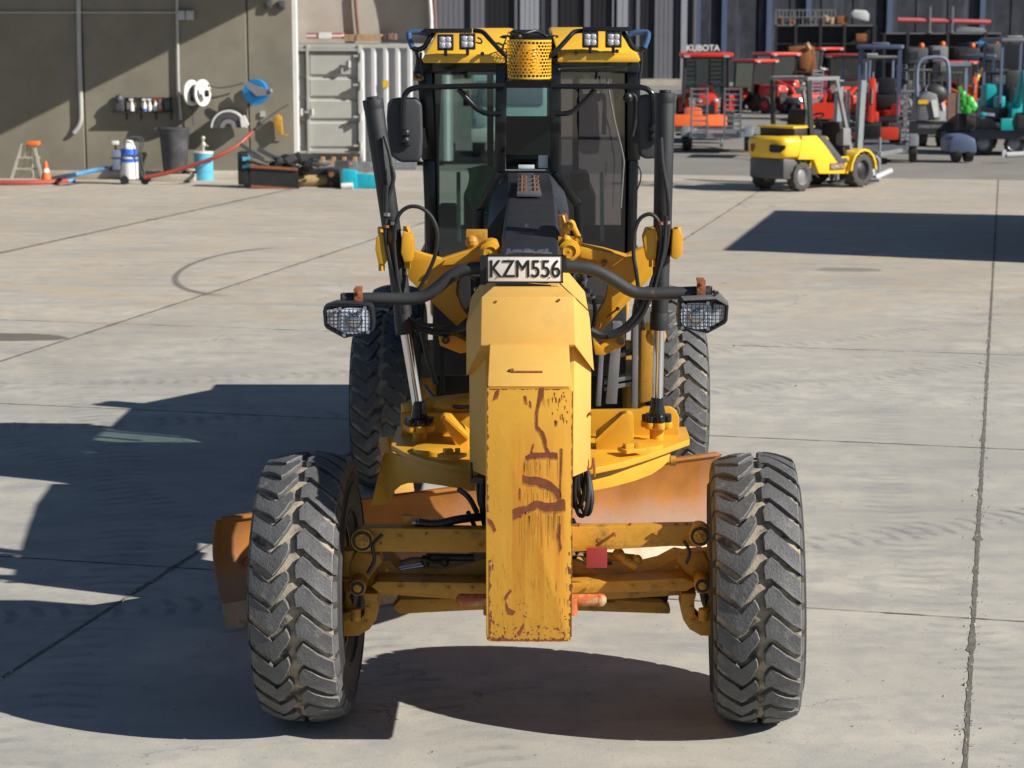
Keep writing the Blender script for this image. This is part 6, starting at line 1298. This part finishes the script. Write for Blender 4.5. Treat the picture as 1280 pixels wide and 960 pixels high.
def trailer(c, rz, L, W, lab, ramp=True, h=.5, col='galv', deck='machine_grey', rampn=1):
    T = thing('equipment_trailer', lab, 'trailer', (0,0,0))
    s = MB(); s.box((0,0,h), (W,L,.06)); s.build('deck', deck, T)
    for x in (-W/2,W/2): s = MB(); s.box((x,0,h+.02), (.07,L+.05,.16)); s.build('side_rail', col, T)
    for y in (-L/2,L/2): s = MB(); s.box((0,y,h), (W-.08,.07,.14)); s.build('cross_member', col, T)
    for x in (-1,1):
        for y in (-.42,.42): fwheel(None, (x*(W/2+.16),y,.31), .31, .2, T, 'galv', lugs=1, name='wheel')
        s = MB(); s.prism([(x*(W/2+.05),-.85,.45),(x*(W/2+.05),-.75,.70),(x*(W/2+.05),.75,.70),(x*(W/2+.05),.85,.45)], (x*.24,0,0)); s.build('mudguard', col, T, bevel=.02)
    for x in (-.5,.5): s = MB(); s.beam((x*W*.8,-L/2,h-.05),(0,-L/2-1.25,h-.08), .06,.1); s.build('drawbar', col, T)
    s = MB(); s.cyl((0,-L/2-1.0,.08),(0,-L/2-1.0,.75), .035); s.cyl((-.05,-L/2-1.0,.09),(.05,-L/2-1.0,.09), .09); s.build('jockey_wheel', 'galv', T)
    if ramp:
        for x0, x1 in ((-W/2+.03,-W/2+.48),(W/2-.48,W/2-.03)):
            rp = bpy.data.objects.new('ladder_ramp', None); C.objects.link(rp); link(rp, T, (x0,L/2+.05,h))
            for x in (x0,x1): s = MB(); s.beam((x,L/2+.05,h),(x,L/2+.22,h+1.35), .05,.07); s.build('ramp_rail', col, rp)
            for k in range(9): z = h+.12+k*.15; s = MB(); s.beam((x0,L/2+.05+.17*(z-h)/1.35,z),(x1,L/2+.05+.17*(z-h)/1.35,z), .04,.04); s.build('rung', col, rp)
    T.location = c; T.rotation_euler.z = rz; return T
c_ = g(893,190); trailer(c_+V(.15,.6,0), R(172), 2.6, 1.45, 'silver trailer with upright ladder ramps beside the red cab tractor', deck='galv').scale = (1,1,1)
t2 = tractor('red tractor turned right, just behind the silver ladder ramps', rim='red_rim'); c_ = g(946,141); place(t2, c_, R(38), .88)
t3 = tractor('farthest red tractor with front loader, half hidden behind another', loader=True); c_ = g(972,137); place(t3, c_, R(25), .98)
t4 = tractor('red roofed tractor behind the yellow forklift guard', loader=True); c_ = g(1058,150); place(t4, c_, R(-20), 1.0)
s = MB(); c_ = g(1022,128); s.prism([(c_.x-1.0,c_.y,.35),(c_.x+.6,c_.y,.8),(c_.x+.55,c_.y,1.35),(c_.x+.1,c_.y,1.25),(c_.x-1.0,c_.y,.8)], (0,.8,0)); s.box(c_+V(0,.4,.3), (1.6,.6,.6)); one(s, 'purple_implement', 'purple_machine', 'dark magenta implement on the ground left of the red roofed tractor', 'implement', bevel=.05)
c_ = g(1009,125); T = thing('orange_digger', 'rust orange digger arm and bucket standing behind the magenta implement', 'digger', c_)
s = MB(); s.box(c_+V(0,1,.5), (1.8,1.6,1.0)); s.build('base_machine', 'machine_black', T, bevel=.1); s = MB(); s.pprism([(1001,86),(1000,70),(1004,60),(1013,60),(1015,72),(1012,88)], c_.y, .6); s.build('bucket', 'rust_brown', T, bevel=.1); s = MB(); s.beam(P(986,62,c_.y+.5), P(1014,60,c_.y+.5), .3,.3); s.beam(P(1014,58,c_.y+.5), P(1017,92,c_.y+.5), .25,.3); s.build('digger_arm', 'rust_brown', T, bevel=.04); s = MB(); s.cyl(P(1008,54,c_.y), P(1012,62,c_.y), .12, n=8); s.build('bucket_ram', 'timber', T)
def excavator(lab, m, roofm, name, cat='mini excavator'):
    T = thing(name, lab, cat, (0,0,0))
    for x in (-.45,.45):
        s = MB(); pts = []
        for k in range(20): t = 2*PI*k/20; pts.append((x-.13, .62*math.copysign(min(1,abs(math.cos(t))*1.15),math.cos(t)), .22+.2*math.sin(t)))
        s.prism(pts, (.26,0,0)); s.build('track', 'machine_black', T, bevel=.02)
        for k in range(12): s = MB(); s.box((x,-.55+k*.1,.43), (.25,.05,.03)); s.build('track_pad', 'dark_grey', T)
    s = MB(); s.box((0,-.85,.28), (1.1,.08,.3)); s.box((0,-.6,.25), (.5,.5,.1)); s.build('dozer_blade', m, T, bevel=.02)
    s = MB(); s.cyl((0,.05,.42),(0,.05,.55), .3, n=20); s.box((0,.1,.6), (1.0,1.3,.14)); s.build('slew_platform', 'machine_black', T, bevel=.03)
    s = MB(); s.box((0,.62,.95), (1.0,.45,.6)); s.build('engine_cover', m, T, bevel=.1); s = MB(); s.box((.2,.1,1.0), (.5,.5,.35)); s.box((.2,.32,1.35), (.45,.12,.5)); s.build('seat', 'machine_black', T, bevel=.06)
    for x in (-.40,.44): s = MB(); s.box((x,-.3,.82), (.2,.35,.3)); s.build('side_cover', m, T, bevel=.05)
    for x in (-.45,.5):
        for y in (-.5,.75): s = MB(); s.beam((x,y,.65),(x,y*.95,2.3), .06,.06); s.build('canopy_post', 'blue_canopy', T)
    s = MB(); s.box((.02,.12,2.36), (1.1,1.5,.10)); s.build('canopy_roof', roofm, T, bevel=.04); s = MB(); s.box((.02,.12,2.44), (.4,.5,.05)); s.build('canopy_vent', 'machine_grey', T, bevel=.02)
    for x in (-.1,.45): s = MB(); s.cyl((x,-.25,.66),(x,-.3,1.3), .02); s.build('control_lever', 'machine_black', T)
    s = MB(); s.box((-.1,-.62,.62), (.3,.3,.35)); s.build('boom_swing', m, T, bevel=.04)
    s = MB(); s.beam((-.1,-.7,.75),(-.1,-1.15,1.55), .16,.22); s.build('boom', m, T, bevel=.02); s = MB(); s.beam((-.1,-1.15,1.62),(-.1,-1.35,.55), .13,.18); s.build('dipper_arm', m, T, bevel=.02)
    s = MB(); s.cyl((-.1,-.75,1.0),(-.1,-1.2,1.3), .045); s.build('boom_ram', 'machine_black', T); s = MB(); s.cyl((-.1,-1.05,1.75),(-.1,-1.45,1.0), .04); s.build('arm_ram', 'machine_black', T)
    s = MB(); s.prism([(-.35,-1.3,.6),(-.35,-1.5,.5),(-.35,-1.45,.2),(-.35,-1.2,.15),(-.35,-1.05,.35)], (.5,0,0)); s.build('bucket', 'machine_black', T, bevel=.02)
    return T
c_ = g(1108,206); tr = trailer(c_+V(.1,1.0,0), R(-10), 2.8, 1.4, 'silver plant trailer carrying the red mini excavator', h=.42); tr.location = c_+V(.1,1.6,0)
x1_ = excavator('red mini excavator with blue grey canopy on the silver trailer', 'red_machine', 'blue_canopy', 'mini_excavator'); place(x1_, c_+V(.05,1.9,.46), R(-12), 1.08)
c_ = g(1262,196); tr = trailer(c_+V(.1,1.6,0), R(75), 3.2, 1.6, 'dark trailer at the right edge carrying the teal mini excavator', h=.5, col='dark_grey', deck='machine_black', ramp=False)
x2_ = excavator('teal mini excavator with grey canopy at the right edge', 'teal_machine', 'clad_mid', 'mini_excavator'); place(x2_, c_+V(.35,1.7,.54), R(8), 1.12)
# upright boards, roll bar loader, green machine
c_ = g(1167,190); T = thing('roll_bar_loader', 'grey ride on loader with tall grey hoop roll bar beside the silver ramps', 'loader', c_); c_ = c_+V(0,3,0); ORG[T.name] = c_; T.location = c_; Yr = c_.y
s = MB(); s.tube([P(1147,145,Yr),P(1146,100,Yr),P(1148,80,Yr),P(1157,73,Yr),P(1176,72,Yr),P(1184,78,Yr),P(1186,100,Yr),P(1185,150,Yr)], .055, n=10); s.build('roll_bar', 'blue_grey', T)
s = MB(); s.pprism([(1150,120),(1160,114),(1172,118),(1177,150),(1146,152)], Yr-.3, 1.2); s.build('bonnet', 'machine_grey', T, bevel=.08); s = MB(); s.pprism([(1164,126),(1171,124),(1174,146),(1168,147)], Yr-.36, .1); s.build('bonnet_stripe', 'white_paint', T); s = MB(); s.pbox(1148,125,1160,130,Yr-.33,.05); s.build('yellow_badge', 'forklift_yellow', T)
s = MB(); s.sph(P(1167,118,Yr+.4), .42, 14, (1,.4,.8)); s.build('seat', 'machine_black', T); s = MB(); s.tube([P(1158,118,Yr),P(1157,110,Yr),P(1160,106,Yr)], .03); s.pbox(1148,156,1178,160,Yr-.4,.3); s.build('control_lever', 'machine_grey', T)
for x in (1152,1178): 
    q = P(x,150,Yr); fwheel(None, (q.x,Yr,.36), .36, .28, T, 'machine_grey', lugs=10)
s = MB(); q = P(1165,165,Yr); s.box((q.x,Yr+.2,.55), (1.1,1.2,.35)); s.build('chassis', 'machine_black', T)
Yq = 62; s = MB(); s.pprism([(1185,116),(1199,117),(1197,172),(1184,170)], Yq, .10); s2 = s; T = thing('leaning_board', 'brown board with pale edge standing right of the grey roll bar loader', 'board', V(P(1191,170,Yq).x,Yq,0))
s.build('board_face', 'brown_board', T); s = MB(); s.pprism([(1197.5,117),(1200,117),(1198,173),(1195.5,173)], Yq-.02, .14); s.build('board_edge', 'machine_grey', T); s = MB(); q = P(1190,171,Yq); s.box((q.x,Yq+.1,q.z/2), (.3,.4,q.z)); s.build('board_stand', 'machine_black', T)
c_ = g(1212,172); T = thing('green_machine', 'bright green machine between the brown board and the orange ramp', 'machine', c_)
for a_, r_ in (((1203,118),.13),((1205,128),.17),((1211,127),.20),((1215,133),.19),((1209,136),.20),((1202,136),.12)): s = MB(); s.sph(P(*a_,c_.y), r_, 9, (1,.8,1)); s.build('green_cowl', 'green_machine', T)
s = MB(); s.beam(P(1203,124,c_.y), P(1200,108,c_.y), .12,.12); s.build('green_spout', 'green_machine', T); fwheel(None, P(1213,150,c_.y)+V(0,.3,-.0), .42, .3, T, 'timber', lugs=10); s = MB(); s.box((c_.x,c_.y+.5,.4), (.9,.8,.75)); s.build('machine_base', 'machine_black', T, bevel=.05); s = MB(); s.beam(P(1208,76,c_.y+1), P(1207,120,c_.y+1), .08,.1); s.beam(P(1175,80,c_.y+1), P(1212,80,c_.y+1), .5,.12,(0,0,1)); s.build('canopy', 'blue_grey', T)
c_ = g(1236,150); T = thing('orange_ramp', 'silver ladder ramp with orange top behind the dark trailer', 'ramp', c_); s = MB(); s.pprism([(1228,108),(1243,107),(1244,118),(1228,120)], c_.y, .12); s.build('ramp_top', 'forklift_yellow', T)
for k in range(7): y = 121+k*5; s = MB(); s.pbox(1225,y,1243,y+1.5,c_.y,.05); s.build('rung', 'galv', T)
for x in (1224,1243): s = MB(); s.pbox(x,108,x+1.6,160,c_.y+.05,.06); s.build('ramp_rail', 'galv', T)
c_ = g(1234,185); T = thing('teal_tank', 'dark teal upright tank beside the teal mini excavator', 'tank', c_); s = MB(); s.pprism([(1227,125),(1241,122),(1246,160),(1232,172),(1226,168)], c_.y, .6); s.build('tank_body', 'blue_grey', T, bevel=.08); s = MB(); s.pprism([(1226,140),(1233,140),(1233,168),(1226,166)], c_.y-.1, .4); s.build('tank_front', 'teal_machine', T, bevel=.05); s = MB(); s.box((c_.x,c_.y+.3,.45), (.5,.6,.9)); s.build('tank_base', 'machine_black', T)
c_ = g(1205,204); T = thing('covered_trailer', 'low dark blue trailer hump with black wheels before the green machine', 'trailer', c_); s = MB(); s.pprism([(1186,176),(1192,170),(1210,169),(1220,174),(1222,192),(1186,191)], c_.y, 1.2); s.build('trailer_cover', 'blue_canopy', T, bevel=.1)
for x in (1194,1209): q = P(x,195,c_.y+.4); fwheel(None, (q.x,c_.y+.3,.3), .3, .22, T, 'dark_grey', lugs=1)
for x, y, lab in ((1250,190,'white jack leg lying on the dark trailer front'),): s = MB(); s.cyl(P(1258,194,c_.y), P(1280,193,c_.y), .08); s.box(P(1255,192,c_.y)+V(0,0,-.0), (.1,.1,.2)); one(s, 'jack_leg', 'container_white', 'short white tube on the drawbar of the dark right hand trailer', 'tube')
# right side plate at the near trailer
T = thing('coupling_stand', 'white and grey hitch post right of the forklift front wheel', 'hitch post', g(1090,222)); c_ = g(1090,222)
s = MB(); s.tube([P(1086,220,c_.y),P(1085,205,c_.y),P(1088,197,c_.y),P(1095,196,c_.y),P(1099,203,c_.y),P(1098,221,c_.y)], .035); s.build('hoop', 'galv', T); s = MB(); s.cyl(P(1091,221,c_.y-.1), P(1090,203,c_.y-.1), .05); s.build('post', 'container_white', T); s = MB(); s.cyl(P(1094,222,c_.y-.2), P(1114,213,c_.y), .07); s.build('tube', 'container_white', T)
# ---------------------------------------------------------------- forklift
FK = thing('forklift', 'worn yellow forklift with open guard parked facing right, far right background', 'forklift', (0,0,0))
s = MB(); s.prism([(-.52,-1.05,.62),(-.46,-1.42,.64),(-.20,-1.52,.64),(.20,-1.52,.64),(.46,-1.42,.64),(.54,-1.05,.62),(.54,-.1,.62),(-.52,-.1,.62)], (0,0,.42)); s.build('counterweight', 'forklift_yellow', FK, bevel=.12, seg=3)
s = MB(); s.prism([(-.47,-1.05,.22),(-.42,-1.38,.25),(-.18,-1.46,.25),(.18,-1.46,.25),(.42,-1.38,.25),(.5,-1.05,.22)], (0,0,.40)); s.build('counterweight_base', 'dark_grey', FK, bevel=.05)
for x, y, a_, w_ in ((-.24,-1.515,-.2,.35),(.33,-1.49,R(22),1.15)): s = MB(); s.xf = Matrix.Translation((x,y,.84)) @ Matrix.Rotation(a_,4,'Z'); s.prism([(-.13*w_,-.02,-.02),(-.10*w_,-.02,-.08),(.06*w_,-.02,-.08),(.14*w_,-.02,-.01),(.15*w_,-.02,.06),(-.11*w_,-.02,.07)], (0,.05,0)); s.build('tail_recess', 'clad_black' if w_ > 1 else 'rust_brown', FK)
s = MB(); s.prism([(.55,-.62,.60),(.55,-.45,.32),(.55,.48,.28),(.55,.48,.62),(.55,.10,.62),(.55,-.55,1.06),(.55,-1.0,1.06),(.55,-1.1,.62)], (-.10,0,0)); s.prism([(-.55,-.62,.60),(-.55,-.45,.32),(-.55,.48,.28),(-.55,.48,.62),(-.55,.10,.62),(-.55,-.55,1.06),(-.55,-1.0,1.06),(-.55,-1.1,.62)], (.10,0,0)); s.build('side_panel', 'forklift_yellow', FK, bevel=.02)
s = MB(); s.prism([(.56,-.50,1.05),(.56,-.30,1.05),(.56,.25,.60),(.56,.42,.60),(.56,.46,.50),(.56,.12,.50)], (-1.12,0,0)); s.build('step_panel', 'dark_grey', FK, bevel=.02)
s = MB(); s.box((0,-.78,1.12), (.86,.62,.20)); s.build('engine_cover', 'machine_black', FK, bevel=.04); s = MB(); s.box((0,-.82,1.225), (.90,.66,.045)); s.build('cover_lid', 'forklift_yellow', FK, bevel=.02)
s = MB(); s.box((0,-.25,1.08), (.5,.5,.14)); s.box((0,-.46,1.32), (.46,.12,.46), (R(-8),0,0)); s.build('seat', 'seat_fabric', FK, bevel=.05)
s = MB(); s.box((0,.42,.95), (.9,.12,.7), (R(15),0,0)); s.build('cowl', 'machine_black', FK, bevel=.05); s = MB(); s.ring((0,.12,1.38), (0,-.5,1), .13,.16,.03, 20); s.cyl((0,.12,1.36),(0,.4,1.05), .03); s.build('steering_wheel', 'machine_black', FK)
s = MB(); s.box((.42,.45,1.0), (.2,.25,.35)); s.build('side_tank', 'machine_grey', FK, bevel=.05)
for x in (-.47,.47):
    s = MB(); s.beam((x,-.62,1.05),(x*.93,-.72,2.12), .07,.09); s.build('guard_post', 'machine_black', FK); s = MB(); s.beam((x,.62,.75),(x*.93,.15,2.12), .06,.07); s.build('guard_post', 'machine_grey', FK)
    s = MB(); s.beam((x*.93,-.78,2.14),(x*.93,.22,2.14), .07,.07); s.build('guard_rail', 'machine_grey', FK)
for k in range(6): s = MB(); y = -.78+k*.2; s.beam((-.44,y,2.14),(.44,y,2.14), .04,.05); s.build('guard_bar', 'machine_grey', FK)
for x in (-.38,.38): s = MB(); s.box((x,.2,1.95), (.14,.1,.12)); s.build('work_lamp', 'white_paint', FK, bevel=.02)
for x in (-.45,.45):
    fwheel(None, (x*.95,-.92,.29), .29, .2, FK, 'machine_grey', 'tyre_dusty', 12, 'rear_wheel'); fwheel(None, (x*1.15,.82,.34), .34, .26, FK, 'machine_black', 'tyre_dusty', 14, 'front_wheel')
    s = MB(); pts = []
    for k in range(9): t = PI*k/8; pts.append((x*1.15-.15, .82-.42*math.cos(t), .34+.42*math.sin(t)))
    for k in range(8,-1,-1): t = PI*k/8; pts.append((x*1.15-.15, .82-.38*math.cos(t), .34+.38*math.sin(t)))
    s.add([V(*p) for p in pts]+[V(*p)+V(.30,0,0) for p in pts], [(i,17-i,16-i,i+1) for i in range(8)]+[(18+i,18+i+1,18+16-i,18+17-i) for i in range(8)]+[(i,i+1,18+i+1,18+i) for i in range(8)]+[(17-i,35-i,34-i,16-i) for i in range(8)]+[(0,18,35,17),(8,9,27,26)]); s.build('mudguard', 'forklift_yellow', FK)
    s = MB(); s.box((x*.62,1.15,1.08), (.09,.16,2.0), (R(-3),0,0)); s.build('mast_rail', 'galv', FK); s = MB(); s.box((x*.5,1.35,.06), (.12,1.0,.05)); s.box((x*.5,.95+.35,.4), (.12,.05,.7)); s.build('fork', 'machine_black', FK)
for z in (.45,1.1,2.0): s = MB(); s.box((0,1.16,z), (.55,.08,.1)); s.build('mast_crossbar', 'machine_grey', FK)
s = MB(); s.cyl((0,1.12,.3),(0,1.12,1.9), .04); s.build('lift_ram', 'steel', FK)
s = MB(); s.box((.566,.10,.44), (.012,.46,.13)); bd = s.build('side_badge', 'rivet_brown', FK)
text('side_lettering', 'KOMATSU', .105, 'kerb_concrete', V(.5745,.10,.44), (PI/2,0,PI/2), bd, .001, .85, .002)
qn = g(1003,239.5); qf = g(1074,233.5); d = (qf-qn); hd_ = math.atan2(d.x, d.y); Lw = d.length
rt_ = Matrix.Rotation(-hd_, 3, 'Z'); sc_ = Lw/1.74*.97; off = rt_ @ V(.52*sc_, -.92*sc_, 0); place(FK, V(qn.x,qn.y+.0,0)-V(off.x,off.y,0), -hd_, sc_); 
# ---------------------------------------------------------------- shed outside the frame at right (casts the shadow on the yard)
H = 4.0; c1 = G(903,313)+V(1.45,-.6,0)*H/1.02
T = thing('yard_shed', 'dark clad yard shed beyond the right edge that shades the concrete', 'shed', c1)
def bx(u0, u1, v0, v1, z0, z1, nm, m): 
    s = MB(); p = [c1+V_*v0+U_*u0, c1+V_*v1+U_*u0, c1+V_*v1+U_*u1, c1+V_*v0+U_*u1]; s.prism([V(q.x,q.y,z0) for q in p], (0,0,z1-z0)); s.build(nm, m, T)
bx(.05,7.5,.05,9,0,H-.12,'shed_body','clad_mid'); bx(0,7.6,0,9.05,H-.119,H,'shed_roof','clad_dark')
for k in range(10): bx(.1+k*.74,.1+k*.74+.5,.0,.049,.1,H-.3,'wall_rib','clad_mid')
bx(.0,.049,2,5,.02,3.2,'roller_door','clad_light')

# ---------------------------------------------------------------- more plant in the far right row
def skid(lab, m, name='skid_loader'):
    T = thing(name, lab, 'skid loader', (0,0,0))
    s = MB(); s.prism([(-.55,-.9,.35),(-.55,-.9,.7),(-.55,-.3,.8),(-.55,.3,1.15),(-.55,1.1,1.2),(-.55,1.2,.4)], (1.1,0,0)); s.build('body', m, T, bevel=.05)
    for x in (-.42,.42):
        for y in (-.55,.5): s = MB(); s.beam((x,y,.8),(x,y+.05,2.0), .06,.06); s.build('cab_post', 'machine_black', T)
        s = MB(); s.beam((x*1.5,1.1,1.35),(x*1.5,-1.0,.95), .1,.16); s.beam((x*1.5,-1.0,1.0),(x*1.5,-1.35,.4), .1,.14); s.build('loader_arm', m, T, bevel=.02)
        for y in (-.5,.55): fwheel(None, (x*1.65,y,.38), .38, .25, T, 'timber', lugs=10)
    s = MB(); s.box((0,0,2.04), (1.0,1.25,.08)); s.build('cab_roof', 'machine_black', T, bevel=.03); s = MB(); s.box((0,.1,1.1), (.5,.5,.2)); s.box((0,.35,1.4), (.5,.12,.5)); s.build('seat', 'machine_black', T, bevel=.05)
    s = MB(); s.prism([(-.8,-1.35,.1),(-.8,-1.95,.12),(-.8,-1.45,.6),(-.8,-1.3,.6)], (1.6,0,0)); s.build('loader_bucket', 'machine_grey', T)
    return T
for (px, py), T_, rz, k in (((1137,158), skid('black and grey skid loader just behind the silver ramps', 'machine_grey'), R(20), 1.0), ((1248,168), skid('dark blue skid loader behind the teal tank', 'blue_canopy'), R(-25), 1.0), ((1180,150), skid('orange skid loader behind the grey roll bar hoop', 'orange_machine'), R(15), .9)):
    place(T_, g(px,py), rz, k)
x3_ = excavator('second red mini excavator, behind the forklift mast', 'red_machine', 'machine_black', 'mini_excavator'); place(x3_, g(1084,172), R(25), 1.1)
x4_ = excavator('orange mini excavator between the green machine and the ladder ramp', 'orange_machine', 'blue_canopy', 'mini_excavator'); place(x4_, g(1222,150), R(-15), 1.05)
t5 = tractor('small red tractor partly hidden behind the brown upright board', name='red_tractor'); place(t5, g(1196,140), R(10), .85)
for i, (px, py, lab) in enumerate(((1130,172,'tall silver ramp pair standing left of the roll bar loader'), (1160,140,'grey steel gate frame standing behind the roll bar hoop'), (1240,128,'grey steel stillage frame near the right edge'))):
    c_ = g(px,py); T = thing('steel_stillage', lab, 'stillage', c_); hh = (1.7,1.5,1.6)[i]
    for x in (-.45,.0,.45): s = MB(); s.beam(c_+V(x,0,0), c_+V(x,.1,hh), .06,.06,(0,1,0)); s.build('upright', 'galv', T)
    for k in range(5): s = MB(); s.beam(c_+V(-.45,.02,.2+k*hh/5.2), c_+V(.45,.02,.2+k*hh/5.2), .05,.05); s.build('cross_bar', 'galv', T)
for i, (px, py, m, lab) in enumerate(((1000,100,'red_machine','small red implement on the ground far behind the orange digger'),(1120,104,'dark_grey','dark steel bin on the ground under the left end of the right rack'),(1195,106,'machine_grey','grey steel bin under the right rack, left of the bucket heap'),(1250,112,'bin_green','dark green steel bin left of the black open container'))):
    c_ = g(px,py); T = thing('steel_bin', lab, 'bin', c_); s = MB(); s.prism([c_+V(-.7,0,.15),c_+V(.7,0,.15),c_+V(.9,0,.95),c_+V(-.9,0,.95)], (0,1.1,0)); s.build('bin_body', m, T, bevel=.03)
    for x in (-.55,.55): s = MB(); s.box(c_+V(x,.5,.075), (.15,1,.15)); s.build('skid_foot', 'machine_black', T)

for (px, py), rz, lab in (((1150,128),R(150),'far silver trailer with ladder ramps behind the grey skid loader'), ((1012,142),R(200),'far silver trailer with ladder ramps behind the forklift guard'), ((1262,140),R(170),'far silver trailer with ladder ramps behind the teal excavator')):
    trailer(g(px,py), rz, 2.6, 1.4, lab)
x6_ = excavator('dark grey mini excavator behind the grey roll bar loader', 'machine_grey', 'machine_black', 'mini_excavator'); place(x6_, g(1150,112), R(40), 1.25)
x7_ = excavator('yellow mini excavator far back, under the right rack', 'forklift_yellow', 'machine_black', 'mini_excavator'); place(x7_, g(1212,118), R(-30), 1.15)
t6 = tractor('far red tractor between the orange digger and the red roofed tractor', name='red_tractor'); place(t6, g(1030,118), R(30), 1.0)
